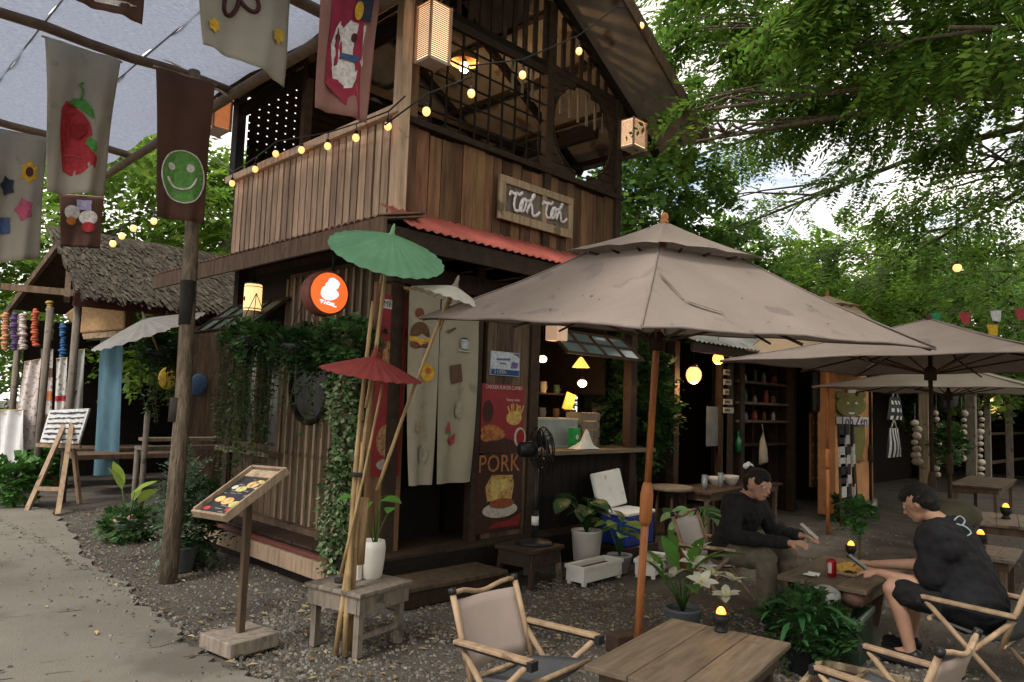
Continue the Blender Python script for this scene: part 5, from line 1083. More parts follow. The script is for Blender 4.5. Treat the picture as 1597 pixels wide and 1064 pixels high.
m = MB(); m.lathe([(.16, .05), (.13, .12), (.03, .16)], n=14, cap=False); part('shade', m, mat('wicker shade', (.35, .22, .10), .8, .2, bump=.2), T)

# ============================================================ menu stand
MS = thing('menu_stand', (2.25, 4.55, .012), 'wooden menu stand with tilted picture menu on a square base', 'menu stand', None, R_(8))
m = MB(); m.bb(-.175, .175, -.17, .17, 0, .09); part('base', m, W_grey, MS, bevel=.008)
m = MB(); m.bb(-.022, .022, -.02, .02, .091, .94); part('post', m, W_mid, MS, bevel=.004)
# tray: faces the path side, high edge towards the cafe
TL, TR, BR_, BL = PD(380, 738, 4.72), PD(444, 741, 4.46), PD(366, 790, 4.30), PD(302, 778, 4.58)
cT = (TL+TR+BR_+BL)/4; ex = ((TR-TL)+(BR_-BL)).normalized(); ey = ((TL-BL)+(TR-BR_)); ey = (ey-ex*ey.dot(ex)).normalized(); ez = ex.cross(ey)
if ez.z < 0: ez = -ez
MQ = Matrix.Rotation(R_(-8), 3, 'Z')
def tray(m_, a, b, c, d, e, f_):
    q = [Vector((u, v, w_)) for w_ in (e, f_) for (u, v) in ((a, c), (b, c), (b, d), (a, d))]
    pts = [MQ @ (cT+ex*v.x+ey*v.y+ez*v.z-Vector((2.25, 4.55, .012))) for v in q]
    m_.add(pts, [(3, 2, 1, 0), (4, 5, 6, 7), (0, 1, 5, 4), (1, 2, 6, 5), (2, 3, 7, 6), (3, 0, 4, 7)])
hw, hh = .165, .225
m = MB(); tray(m, -hw, hw, -hh, hh, -.05, -.03); trp = part('tray', m, W_mid, MS)
m = MB(); tray(m, -hw-.018, -hw, -hh, hh, -.05, .0); tray(m, hw, hw+.018, -hh, hh, -.05, .0); tray(m, -hw-.018, hw+.018, -hh-.018, -hh, -.05, -.006); tray(m, -hw-.018, hw+.018, hh, hh+.018, -.05, -.006); part('rim', m, W_batten, trp)
m = MB(); tray(m, -hw+.01, hw-.01, -hh+.01, hh-.085, -.029, -.024); mn = part('menu_sheet', m, mat('black menu', (.02, .02, .024), .4, .1, bump=0), MS)
m = MB(); tray(m, -hw+.01, hw-.01, hh-.08, hh-.01, -.029, -.020); part('clip_board', m, W_batten, trp)
for (u, v, ru, rv, mt2) in ((.04, .07, .055, .035, 'o'), (.075, .10, .04, .02, 'y'), (-.02, .02, .05, .028, 'g'), (-.10, .03, .03, .02, 'w'), (-.095, -.09, .045, .03, 'y'), (.0, -.10, .055, .035, 'o'), (.10, -.12, .05, .03, 'g'), (.11, -.17, .035, .016, 'r'), (-.11, -.18, .035, .018, 'r'), (.12, .04, .02, .012, 'w')):
    m = MB(); nn_ = 12
    m.poly([MQ @ (cT+ex*(u+ru*math.cos(t*.5236))+ey*(v+rv*math.sin(t*.5236))+ez*-.0225-Vector((2.25, 4.55, .012))) for t in range(nn_)])
    part('print', m, {'o': food('dish orange', (.55, .22, .06), (.6, .5, .25), (.25, .12, .04)), 'y': food('dish yellow', (.55, .42, .14), (.6, .5, .25), (.25, .12, .04)), 'g': food('dish green', (.36, .36, .07), (.6, .5, .25), (.25, .12, .04)), 'w': flat('dish white', (.5, .48, .4)), 'r': flat('menu red', (.4, .05, .05))}[mt2], mn)
m = MB()
for _ in range(26):
    u, v = random.uniform(-.15, .09), random.uniform(-.2, .12); tray(m, u, u+random.uniform(.03, .07), v, v+.006, -.0238, -.0232)
o = part('print', m, flat('menu lines', (.22, .22, .2)), mn); o['kind'] = 'stuff'

# ============================================================ low table with bamboo poles and paper parasols
LT = thing('low_table', (2.87, 4.17, 0), 'low weathered table carrying a white vase beside the door steps', 'table', 'wooden tables', R_(12))
for i in range(4): m = MB(); m.bb(-.25, .25, -.25+i*.125+.002, -.25+(i+1)*.125-.002, .375, .40); part('top_board', m, W_grey, LT, bevel=.004)
m = MB()
for s in (-1, 1): m.bb(-.23, .23, s*.22-.012, s*.22+.012, .27, .373); m.bb(s*.22-.012, s*.22+.012, -.205, .205, .27, .373)
part('apron', m, W_grey, LT)
for s in (-1, 1):
    for t in (-1, 1): m = MB(); m.bb(s*.19-.022, s*.19+.022, t*.19-.022, t*.19+.022, 0, .372); part('leg', m, W_grey, LT)
m = MB(); m.bb(-.17, .17, -.2, -.18, .10, .13); part('stretcher', m, W_grey, LT)
VS = thing('white_vase', (2.98, 4.2, .40), 'tall off white vase on the low table under the red parasol', 'vase'); m = MB(); m.lathe([(.06, 0), (.072, .015), (.085, .12), (.09, .20), (.082, .25), (.076, .25), (.07, .2), (.06, .03), (.001, .03)], n=22, cap=False); part('body', m, CERAM, VS)
m = MB(); m.bb(-.125, -.085, -.02, .02, 0, .26); part('side_tube', m, CERAM, VS, bevel=.008)
BAMP = thing('bamboo_bundle', (2.62, 4.02, 0), 'bundle of bamboo canes tied together and leaning beside the low table', 'bamboo poles')
def cane(p0, p1, r0, r1, n=7, name='cane', par=BAMP):
    p0, p1 = Vector(p0), Vector(p1); pts = []; rr = []
    bow = Vector((random.uniform(-.02, .02), random.uniform(-.02, .02), 0))
    for i in range(n+1):
        t = i/n; q = p0.lerp(p1, t)+bow*math.sin(math.pi*t); r = r0+(r1-r0)*t
        if 0 < i < n: pts += [q-(p1-p0)*.006, q, q+(p1-p0)*.006]; rr += [r, r*1.22, r]
        else: pts.append(q); rr.append(r)
    m = MB(); m.tube(pts, rr, 8); return part(name, m, BAMBOO, par, True)
gb = G(523, 1022); gb2 = G(538, 1024); 
g_top, r_top, w_top = PD(604, 402, 4.85), PD(584, 560, 4.75), PD(708, 445, 5.0)
cane(gb, g_top, .018, .012, 9); cane(gb2, PD(582, 470, 4.8), .02, .012, 9); cane(G(545, 1018)+Vector((.03, .03, 0)), PD(566, 690, 4.7), .018, .014, 6); cane(PD(588, 765, 4.75), w_top, .012, .010, 6); cane(PD(530, 900, 4.62), PD(596, 600, 4.7), .010, .008, 6)
m = MB(); q0 = PD(560, 880, 4.72); m.tube([q0, q0+Vector((.01, .0, .42))], .034, 8); part('thick_cane', m, BAMBOO, BAMP, True)
for (a, b) in ((528, 962), (532, 905), (558, 740)):
    c = PD(a, b, 4.67); m = MB(); m.tube([c-Vector((0, 0, .012)), c+Vector((0, 0, .012))], .045, 8); part('binding', m, MT['dark rope'], BAMP, True)
def paper_parasol(label, apex, radius, depth, axis, mt, tip_mt=W_mid, nr=26, lift=.0):
    axis = Vector(axis).normalized(); T = thing('paper_parasol', Vector(apex)-axis*depth, label, 'paper parasol', 'paper parasols')
    Q = axis.to_track_quat('Z', 'Y').to_matrix(); N_ = nr*2
    def fn(u, v):
        a = v*2*math.pi; rib = .5+.5*math.cos(v*nr*2*math.pi); r = radius*u*(1+.012*rib*u)
        z = -depth*(u**1.15)-.03*radius*(1-rib)*u
        return Vector(apex)+Q @ Vector((r*math.cos(a), r*math.sin(a), z))
    m = MB(); m.grid(fn, 6, N_*2); part('canopy', m, mt, T, True)
    for i in range(nr):
        a = i*2*math.pi/nr; m = MB(); m.tube([Vector(apex)+Q @ Vector((.02*math.cos(a), .02*math.sin(a), -.012)), Vector(apex)+Q @ Vector((radius*.98*math.cos(a), radius*.98*math.sin(a), -depth-.006))], .0028, 4); part('rib', m, BAMBOO, T, True)
    m = MB(); m.lathe([(.022, -.02), (.024, .0), (.015, .015), (.012, .05), (.004, .075)], Vector(apex), 10, Q); part('tip', m, tip_mt, T, True)
    m = MB(); m.tube([Vector(apex)-axis*.02, Vector(apex)-axis*(depth+.22)], .009, 6); part('stick', m, BAMBOO, T, True); return T
toc = Vector((-.70, -.70, 0)); rgt = Vector((.70, -.713, 0))
paper_parasol('green paper parasol on a bamboo cane under the tin awning', PD(611, 366, 4.8), .385, .13, Vector((0, 0, 1))+toc*.55+rgt*.30, PAPER_G, mat('green tip', (.2, .36, .2), .7))
paper_parasol('dark red paper parasol lowest on the bamboo canes', PD(584, 556, 4.72), .325, .115, Vector((0, 0, 1))+toc*.10+rgt*.14, PAPER_R, PAPER_R)
paper_parasol('white paper parasol with ribbed tip in front of the door curtain', PD(710, 446, 5.0), .28, .10, Vector((0, 0, 1))+toc*.05+rgt*.30, PAPER_W, mat('grey tip', (.25, .23, .2), .7))
paper_parasol('grey white paper parasol tilted beside the rough pole on the left', PD(226, 497, 7.6), .56, .13, Vector((0, 0, 1))+toc*.35-rgt*.34, PAPER_C, W_grey)

# ============================================================ stool with fan, pots, cooler
SL = thing('wooden_stool', (5.0, 4.62, 0), 'dark wooden stool carrying the black fan', 'stool', None, R_(6))
m = MB(); m.bb(-.24, .24, -.22, .22, .30, .335); part('seat', m, W_dark, SL, bevel=.006)
m = MB()
for s in (-1, 1): m.bb(-.2, .2, s*.19-.012, s*.19+.012, .18, .298); m.bb(s*.21-.012, s*.21+.012, -.17, .17, .18, .298)
part('apron', m, W_dark, SL)
for s in (-1, 1):
    for t in (-1, 1): m = MB(); m.beam((s*.19, t*.17, .298), (s*.215, t*.19, 0), .04, .04); part('leg', m, W_grey if s > 0 else W_dark, SL)
FN = thing('pedestal_fan', (5.06, 4.62, .335), 'black pedestal fan standing on the stool, head turned right', 'fan')
m = MB(); m.lathe([(.17, 0), (.175, .012), (.15, .03), (.04, .045), (.03, .06)], n=28); part('base', m, BLACKP, FN)
m = MB(); m.tube([(0, 0, .05), (0, 0, .78)], .022, 10); m.tube([(0, 0, .05), (0, 0, .3)], .03, 10); part('pole', m, BLACKP, FN)
m = MB(); m.lathe([(.034, .17), (.034, .25)], n=12); part('white_collar', m, WHITEP, FN)
fh = Vector((0.02, 0, .86)); fx = Vector((.88, -.42, .06)).normalized(); FQ = fx.to_track_quat('Z', 'Y').to_matrix()
m = MB(); m.lathe([(.03, -.20), (.065, -.19), (.075, -.08), (.06, -.03)], fh, 16, FQ); part('motor', m, BLACKP, FN)
m = MB()
for rr_, z_ in ((.20, .055), (.20, .0), (.165, .09), (.12, .105), (.075, .11), (.165, -.035), (.1, -.05)): m.tube([fh+FQ @ Vector((rr_*math.cos(t*.2618), rr_*math.sin(t*.2618), z_)) for t in range(24)], .0045 if rr_ < .2 else .008, 5, closed=True)
for t in range(28):
    a = t*2*math.pi/28; m.tube([fh+FQ @ Vector((r*math.cos(a), r*math.sin(a), z)) for r, z in ((.04, .112), (.12, .105), (.165, .09), (.2, .055), (.2, 0), (.165, -.035), (.06, -.055))], .0022, 4)
part('guard', m, BLACKM, FN)
m = MB()
for k3 in range(3):
    a0 = k3*2.094
    m.grid(lambda u, v: fh+FQ @ Vector(((.03+.14*u)*math.cos(a0+1.3*v), (.03+.14*u)*math.sin(a0+1.3*v), .03+.03*(v-.5))), 3, 5)
part('blades', m, BLACKP, FN)
def pot(name, label, loc, prof, mt, cat='pot', group='plant pots'):
    T = thing(name, loc, label, cat, group); m = MB(); m.lathe(prof, n=24, cap=False); part('vessel', m, mt, T)
    r = prof[-1][0]; m = MB(); m.lathe([(r*1.1, prof[-1][1]*.9), (.001, prof[-1][1]*.9+.01)], n=18, cap=False); part('soil', m, DIRT, T); return T
def potprof(rb, rt, h, t=.012): return [(rb*.96, 0), (rb, .008), (rt, h-.02), (rt+.006, h-.01), (rt+.004, h), (rt-t, h), (rt-t-.004, h-.03)]
def long_planter(label, c, L, wd, h, rz):
    T = thing('window_box', c, label, 'planter', 'white planter boxes', rz); m = MB(); t = .014
    for (x0, x1, y0, y1, z0, z1) in ((-L/2, L/2, -wd/2, -wd/2+t, .03, h), (-L/2, L/2, wd/2-t, wd/2, .03, h), (-L/2, -L/2+t, -wd/2+t, wd/2-t, .03, h), (L/2-t, L/2, -wd/2+t, wd/2-t, .03, h), (-L/2+t, L/2-t, -wd/2+t, wd/2-t, .03, .05)): m.bb(x0, x1, y0, y1, z0, z1)
    part('box', m, WHITEP, T)
    m = MB()
    for (x0, x1, y0, y1) in ((-L/2-.012, L/2+.012, -wd/2-.012, -wd/2-.0), (-L/2-.012, L/2+.012, wd/2, wd/2+.012), (-L/2-.012, -L/2, -wd/2, wd/2), (L/2, L/2+.012, -wd/2, wd/2)): m.bb(x0, x1, y0, y1, h-.028, h+.003)
    part('rim', m, WHITEP, T)
    m = MB(); m.bb(-L/2+t, L/2-t, -wd/2+t, wd/2-t, h*.5, h*.74); part('soil', m, DIRT, T)
    for s in (-1, 1):
        for q in (-1, 1): m = MB(); m.bb(s*(L/2-.03)-.018, s*(L/2-.03)+.018, q*(wd/2-.02)-.016, q*(wd/2-.02)+.016, 0, .031); part('foot', m, WHITEP, T)
    return T
long_planter('long white planter box with bare soil on the gravel', (5.55, 4.30, 0), .60, .20, .17, .04)
long_planter('white planter box half hidden behind the orange pole', (6.2, 4.12, 0), .46, .19, .17, .35)
CO = thing('cool_box', (6.72, 4.78, 0), 'blue cool box with its white lid open on a low pallet', 'cool box', None, R_(4))
m = MB(); m.bb(-.30, .30, -.22, .22, 0, .14); part('pallet', m, W_dark, CO)
m = MB(); m.bb(-.27, .27, -.18, .18, .141, .46); part('body', m, BLUEP, CO, bevel=.02)
m = MB(); m.bb(-.285, .285, -.19, .19, .462, .50); part('rim', m, WHITEP, CO, bevel=.012)
m = MB(); m.box((-.05, .21, .70), (.54, .06, .40), (R_(-14), R_(-4), 0)); part('lid', m, WHITEP, CO, bevel=.02)
# ============================================================ plants
def leaf_mesh(name, L, wd, bend, mt, fold=.25, nseg=5, shape=1.0):
    vs = []; fs = []
    for i in range(nseg+1):
        t = i/nseg; a = bend*t; x = L*(math.sin(a)/bend if abs(bend) > 1e-3 else t); z = -L*((1-math.cos(a))/bend if abs(bend) > 1e-3 else 0)
        h = wd*.5*(math.sin(math.pi*min(1, (t**shape)*.97+.03)))**.8
        if i == nseg: h = .001
        vs += [(x, -h, z+h*fold), (x, 0, z), (x, h, z+h*fold)]
    for i in range(nseg):
        for j in range(2): fs.append((i*3+j, i*3+j+1, i*3+3+j+1, i*3+3+j))
    m = MB(); m.add(vs, fs, True); return mesh_of(name, m, mt)
def stems_and_leaves(T, n, stem_h, L, wd, mt, spread=.5, bend=.9, up=.6, origin=(0, 0, 0), seed=1, name='leaf', stem=True, fold=.25, hvar=.4, shape=1.0):
    rd = random.Random(seed); O = Vector(origin); ms = [leaf_mesh(name, L*k, wd*k, bend*rd.uniform(.7, 1.3), mt, fold, 5, shape) for k in (.8, 1, 1.15)]
    for i in range(n):
        a = i*2.399+rd.uniform(-.3, .3); r = spread*rd.uniform(.15, 1)*stem_h; h = stem_h*(1-hvar*rd.random())
        tip = O+Vector((math.cos(a)*r, math.sin(a)*r, h)); pitch = -up+rd.uniform(-.35, .45)
        o = put(name, ms[i % 3], T, tip, (rd.uniform(-.3, .3), pitch, a+rd.uniform(-.4, .4)))
        if stem:
            m = MB(); m.tube([O, O.lerp(tip, .55)+Vector((0, 0, h*.12)), tip], [.006, .005, .003], 5); part('stem', m, MT['houseplant leaf'], T)
def bush(T, c, rad, n, ll, lw, mt, name='foliage', Lr=.14, npair=4, up=.2):
    u = rng.normal(0, 1, (n, 3)); u /= np.linalg.norm(u, axis=1, keepdims=True); u *= rng.uniform(.3, 1, (n, 1))**.5
    O = u*np.array(rad)+np.array(c); D = u+rng.normal(0, .4, u.shape); D[:, 2] += up
    V, Q = sprays(O, D, rng.uniform(.6, 1.2, n)*Lr, npair, ll, lw, .3); o = put(name, arrays_mesh(name, V, Q, mt), T); o['kind'] = 'stuff'; return o
def vines(T, starts, length, n_leaf, size, mt, name='trailing_vine'):     # hanging strands with small leaves
    V = []; 
    m = MB()
    for (x, y, z) in starts:
        Ls = length*random.uniform(.5, 1.1); k = 8; ax, ay = random.uniform(-.06, .06), random.uniform(-.06, .06)
        pts = [Vector((x+ax*math.sin(i/k*4), y+ay*math.sin(i/k*3+1), z-Ls*i/k)) for i in range(k+1)]; m.tube(pts, .003, 4)
        for i in range(int(n_leaf*Ls/length)):
            t = random.random(); p_ = pts[int(t*k)].lerp(pts[min(k, int(t*k)+1)], t*k % 1); a = random.uniform(0, 6.28)
            d = np.array([math.cos(a), math.sin(a), random.uniform(-.8, .3)]); d /= np.linalg.norm(d); s = np.cross(d, [0, 0, 1.]); s /= np.linalg.norm(s); s = s*math.cos(random.uniform(-1, 1))
            L_ = size*random.uniform(.6, 1.2); q = np.array(p_); w_ = s*L_*.42; V += [q, q+d*L_*.45+w_, q+d*L_, q+d*L_*.45-w_]
    part(name+'_stems', m, mat('vine stem', (.09, .08, .04), .8), T)
    V = np.array(V); o = put(name, arrays_mesh(name, V, np.arange(len(V)).reshape(-1, 4), mt), T); o['kind'] = 'stuff'
# ivy post on the cafe corner
IV = thing('ivy_column', (3.5, 5.42, .1), 'tall post wrapped in pale variegated ivy at the cafe corner', 'ivy')
m = MB(); m.tube([(0, 0, 0), (0, .0, 2.15)], .05, 8); part('post', m, W_mid, IV)
def column(T, zs, rad, n, size, mt, name):
    V = []
    for i in range(n):
        t = random.random(); z = zs[0]+(zs[1]-zs[0])*t; a = random.uniform(0, 6.28); r = rad*(.75+.35*math.sin(z*5+a*2))*random.uniform(.6, 1.15)
        p_ = np.array([math.cos(a)*r, math.sin(a)*r, z]); d = np.array([math.cos(a+random.uniform(-1.2, 1.2)), math.sin(a+random.uniform(-1.2, 1.2)), random.uniform(-1, .1)]); d /= np.linalg.norm(d)
        s = np.cross(d, [math.cos(a), math.sin(a), .2]); s /= np.linalg.norm(s); L_ = size*random.uniform(.6, 1.25); w_ = s*L_*.42; nr = np.cross(d, s)*L_*.1
        V += [p_, p_+d*L_*.45+w_+nr, p_+d*L_, p_+d*L_*.45-w_+nr]
    V = np.array(V); o = put(name, arrays_mesh(name, V, np.arange(len(V)).reshape(-1, 4), mt), T); o['kind'] = 'stuff'
column(IV, (.0, 1.75), .145, 1500, .05, LEAF_IP, 'pale_leaves'); column(IV, (.0, 1.9), .16, 1500, .05, LEAF_I, 'green_leaves'); 
bush(IV, (0, 0, 1.98), (.26, .26, .17), 240, .07, .026, LEAF_I, 'crown_leaves')
m = MB(); m.lathe(potprof(.10, .13, .2), (0, 0, -.09), 18, cap=False); part('pot', m, mat('grey pot', (.28, .28, .27), .8, .2), IV)
# hanging baskets along the left side
bi = 0
for (px, py, X0, r, lab) in ((395, 534, 3.30, .21, 'dark hanging basket of trailing plants under the cylinder lantern'), (472, 548, 3.30, .20, 'dark hanging basket of plants left of the ivy column'), (256, 552, 3.1, .20, 'dark hanging basket behind the rough pole at left')):
    c = PXx(px, py, X0); HB = thing('hanging_basket', c, lab, 'hanging plant', 'hanging baskets')
    m = MB(); m.lathe([(r*.45, -.10), (r*.85, -.03), (r, .05), (r*.97, .055), (r*.8, -.01), (.001, -.03)], n=20, cap=False); part('basket', m, BLACKP, HB)
    for j in range(3): a = j*2.09; m = MB(); m.tube([(r*math.cos(a), r*math.sin(a), .05), (0, 0, .48)], .004, 4); part('chain', m, BLACKM, HB)
    bush(HB, (0, 0, .03), (r*1.1, r*1.1, .10), 150, .075, .024, LEAF_K if bi else LEAF_I, 'leaves', .18)
    st_ = [(r*random.uniform(.5, 1.05)*math.cos(a), r*random.uniform(.5, 1.05)*math.sin(a), .04) for a in [random.uniform(0, 6.28) for _ in range(26 if bi == 0 else 14)]]
    vines(HB, st_, 1.25 if bi == 0 else .75, 60 if bi == 0 else 36, .055, LEAF_I); bi += 1
# leafy curtain of vines in front of the side window
VC = thing('trailing_vines', (3.5, 7.35, .9), 'curtain of trailing green vines beside the side window', 'vines')
vines(VC, [(random.uniform(-.14, .14), random.uniform(-.40, .55), random.uniform(.9, 1.3)) for _ in range(24)], 1.2, 48, .06, LEAF_I)
vines(VC, [(random.uniform(-.1, .1), random.uniform(-.4, .5), random.uniform(.6, 1.2)) for _ in range(14)], 1.0, 40, .055, LEAF_IP, 'pale_vine')
SP_ = thing('spring_onion_bush', (2.78, 6.86, 0), 'feathery grey green plant growing against the rough pole', 'plant')
bush(SP_, (0, .05, .55), (.13, .14, .5), 260, .06, .012, mat('grey green leaf', (.14, .20, .13), .6, .2, bump=0, island=.4, transl=.2), 'foliage', .22, 5, .6); m = MB(); m.lathe(potprof(.11, .14, .22), n=16, cap=False); part('pot', m, mat('slate pot', (.08, .09, .10), .7, .2), SP_)
DP = thing('dark_fern', (2.95, 7.0, 0), 'dark fern in a grey pot between the pole and the ledge', 'plant', 'potted plants')
bush(DP, (0, 0, .45), (.16, .18, .28), 240, .08, .02, LEAF_K, 'foliage', .25, 5, .3); m = MB(); m.lathe(potprof(.10, .14, .22), n=16, cap=False); part('pot', m, MT['slate pot'], DP)
BP = thing('banana_sapling', (2.9, 8.6, 0), 'small plant with one upright yellow green leaf behind the pole', 'plant', 'potted plants')
stems_and_leaves(BP, 5, .6, .34, .13, mat('yellow green leaf', (.26, .36, .06), .5, .2, rnd=.2, transl=.3), .3, .5, 1.0, seed=4); bush(BP, (0, 0, .18), (.26, .26, .16), 130, .08, .025, LEAF_I)
m = MB(); m.lathe(potprof(.10, .13, .18), n=16, cap=False); part('pot', m, MT['slate pot'], BP)
# vase leaves
stems_and_leaves(VS, 5, .34, .15, .10, mat('bright round leaf', (.09, .24, .04), .4, .2, rnd=.2, transl=.25), .45, .6, .2, (0.02, 0, .2), 5)
# white pot with broad leaves by the counter
WP = pot('white_pot', 'round white pot of dark broad leaves beside the cool box', (5.95, 4.72, .06), potprof(.13, .155, .30), CERAM)
for t in range(3): m = MB(); a = t*2.09; m.tube([(.08*math.cos(a), .08*math.sin(a), -.06), (.08*math.cos(a), .08*math.sin(a), .01)], .012, 6); part('foot', m, W_mid, WP)
stems_and_leaves(WP, 22, .36, .22, .15, mat('dark broad leaf', (.03, .085, .028), .4, .3, rnd=.35, transl=.2), .75, .9, .1, (0, 0, .26), 8)
P2 = pot('grey_pot', 'grey pot of yellow green leaves beside the white planter', (6.02, 4.36, 0), potprof(.09, .12, .17), mat('grey pot', (.28, .28, .27), .8, .2))
stems_and_leaves(P2, 12, .34, .18, .12, mat('mottled leaf', (.08, .19, .035), .4, .4, 9, rnd=.45, c2=(.22, .30, .06), transl=.25), .6, .8, .2, (0, 0, .15), 9)
TP = pot('terracotta_pot', 'terracotta pot of large leaves behind the pale camp chair', (6.75, 3.95, 0), potprof(.15, .19, .30), TERRA)
stems_and_leaves(TP, 12, .36, .26, .17, mat('pale green broad leaf', (.10, .18, .08), .45, .3, rnd=.35, transl=.25), .8, .9, .1, (0, 0, .26), 10)
# tall dark plant at the end of the counter
TD = thing('tall_dark_plant', (7.95, 5.55, 0), 'tall dark leafy plant between the service counter and the shelf stall', 'plant')
bush(TD, (0, 0, 1.7), (.35, .45, .85), 620, .10, .032, LEAF_K, 'foliage', .3, 5); m = MB(); m.tube([(0, 0, 0), (.03, .02, 1.6)], [.03, .02], 7); part('stem', m, W_mid, TD)
# lilies in the middle
LY = thing('lily_plant', (4.72, 2.86, 0), 'white flowering lilies in a pot beside the orange parasol pole', 'plant')
m = MB(); m.lathe(potprof(.10, .13, .2), n=18, cap=False); part('pot', m, MT['slate pot'], LY)
stems_and_leaves(LY, 12, .38, .28, .10, mat('lily leaf', (.085, .21, .035), .4, .25, rnd=.3, transl=.3), .55, .55, .75, (0, 0, .16), 12)
pm_ = leaf_mesh('petal', .12, .062, .7, PETAL, .2)
def lily(T, c, a0, tilt):
    st_ = bpy.data.objects.new('flower', None); col.objects.link(st_); st_.parent = T; st_.location = c; st_.rotation_euler = (tilt, 0, a0)
    for i in range(6): put('petal', pm_, st_, (0, 0, 0), (0, -.75 if i % 2 else -.5, i*math.pi/3))
    m = MB(); m.tube([(0, 0, 0), (0, 0, .05)], .006, 5); part('stamen', m, mat('stamen', (.6, .5, .1), .6), st_)
for i, (dx, dy, dz) in enumerate(((-.22, .12, .50), (-.12, .20, .52), (.10, -.02, .50), (.18, -.12, .42), (-.02, -.16, .40), (.26, .02, .56), (.14, -.26, .30), (-.16, -.02, .44), (.30, -.22, .38))): lily(LY, (dx, dy, dz), i*1.3, .5*math.sin(i*2))
# leafy pot in the foreground
FP = thing('palm_pot', (4.72, 1.98, 0), 'dark green leafy palm in a black pot beside the near table', 'plant', 'potted plants')
m = MB(); m.lathe(potprof(.10, .135, .17), n=20, cap=False); part('pot', m, BLACKP, FP)
stems_and_leaves(FP, 60, .31, .17, .034, mat('palm leaflet', (.03, .105, .03), .45, .3, rnd=.4, transl=.2), .75, .9, .35, (0, 0, .12), 14, stem=False, hvar=.75)
bush(FP, (0, 0, .28), (.20, .20, .16), 170, .075, .018, LEAF_K, 'inner_leaves', .16, 4, .5)
# greenery on the right among the tables
for i, (px, py, dep, sc, lab) in enumerate(((1340, 800, 6.9, .55, 'thin leafy plant standing behind the food table'), (1480, 690, 12.5, 1.2, 'bushy green plant between the two posts of the far stall'), (1320, 790, 11.2, .8, 'small green plant at the foot of the card rack'))):
    c = PD(px, py, dep); h = c.z; T = thing('green_shrub', (c.x, c.y, 0), lab, 'plant', 'shrubs among the far tables')
    bush(T, (0, 0, h), (.16*sc, .16*sc, .20*sc), int(110*sc), .09*sc**.5, .03*sc**.5, LEAF_I if i else LEAF_P, 'foliage', .2*sc**.5); m = MB(); m.tube([(0, 0, 0), (.02, 0, h)], .012, 5); part('stem', m, W_mid, T)
    m = MB(); m.lathe(potprof(.08, .11, .16), n=14, cap=False); part('pot', m, MT['slate pot'], T)

# ============================================================ left stall
LSt = thing('thatched_stall', (4.4, 12.8, 0), 'thatched stall hung with cloths and garlands beside the path at left', 'stall')
def LP(n, m, mt, parent=None, **k): return part(n, m, mt, parent or LSt, True, **k)
def thatch(p0, ax, fall, rows, per, mt, name):
    V = []; p0, ax, fall = np.array(p0, float), np.array(ax, float), np.array(fall, float); nn = np.cross(ax, fall); nn /= np.linalg.norm(nn); nn = nn if nn[2] > 0 else -nn
    for r in range(rows):
        for i in range(per):
            t = (i+random.random())/per; b = p0+ax*t+fall*((r+random.uniform(-.3, .3))/rows)+nn*(.03+.015*(r % 2)); f_ = fall/np.linalg.norm(fall); d = f_*random.uniform(.28, .5)+nn*random.uniform(-.03, .05)+np.array(ax)/np.linalg.norm(ax)*random.uniform(-.06, .06); s = np.array(ax)/np.linalg.norm(ax)*random.uniform(.012, .03)
            V += [b-s, b+s, b+d+s*.7, b+d-s*.7]
    V = np.array(V)-np.array(wloc(LSt)); o = put(name, arrays_mesh(name, V, np.arange(len(V)).reshape(-1, 4), mt), LSt); o['kind'] = 'stuff'
m = MB(); m.slab([(3.0, 11.75, 2.98), (7.2, 11.75, 2.98), (7.2, 13.6, 4.15), (3.4, 13.6, 4.15)], (0, .02, .04)); LP('roof_deck', m, W_dark)
thatch((3.0, 13.62, 4.2), (4.2, 0, 0), (0, -1.95, -1.22), 22, 260, THATCH, 'thatch')
m = MB(); m.slab([(3.4, 13.6, 4.15), (7.2, 13.6, 4.15), (7.2, 15.6, 2.98), (3.0, 15.6, 2.98)], (0, .02, .04)); LP('roof_deck', m, W_dark)
m = MB(); m.bb(3.0, 7.2, 11.72, 11.80, 2.78, 2.97); LP('eave_beam', m, mat('dark red beam', (.07, .025, .02), .7, .3))
for (a, b) in (((2.9, 11.7, 2.85), (3.35, 13.6, 4.25)), ((2.9, 15.5, 2.85), (3.35, 13.6, 4.25)), ((2.4, 13.2, 3.1), (4.4, 11.75, 3.0))): m = MB(); m.beam(a, b, .07, .10); LP('rafter', m, W_mid)
for (x, y) in ((3.1, 11.9), (3.15, 13.6), (3.1, 15.3), (5.2, 11.95), (7.0, 11.9)): m = MB(); m.tube([(x, y, 0), (x, y, 2.9)], .055, 8); LP('post', m, W_grey if x < 4 else W_mid)
m = MB(); m.bb(5.2, 7.1, 12.6, 12.66, 0, 2.8); m.bb(7.05, 7.1, 12, 15.4, 0, 2.8); m.bb(3.2, 7.1, 15.3, 15.36, 0, 2.8); LP('back_wall', m, W_black)
m = MB(); m.bb(3.35, 5.1, 12.3, 13.0, .55, .62); m.bb(3.35, 5.1, 13.6, 14.4, .55, .62); LP('display_table', m, W_mid)
HUES = [('orange', (.5, .24, .13)), ('purple', (.10, .06, .15)), ('pink white', (.52, .44, .42)), ('orange red', (.42, .10, .05)), ('yellow', (.40, .29, .07)), ('blue', (.04, .12, .28))]
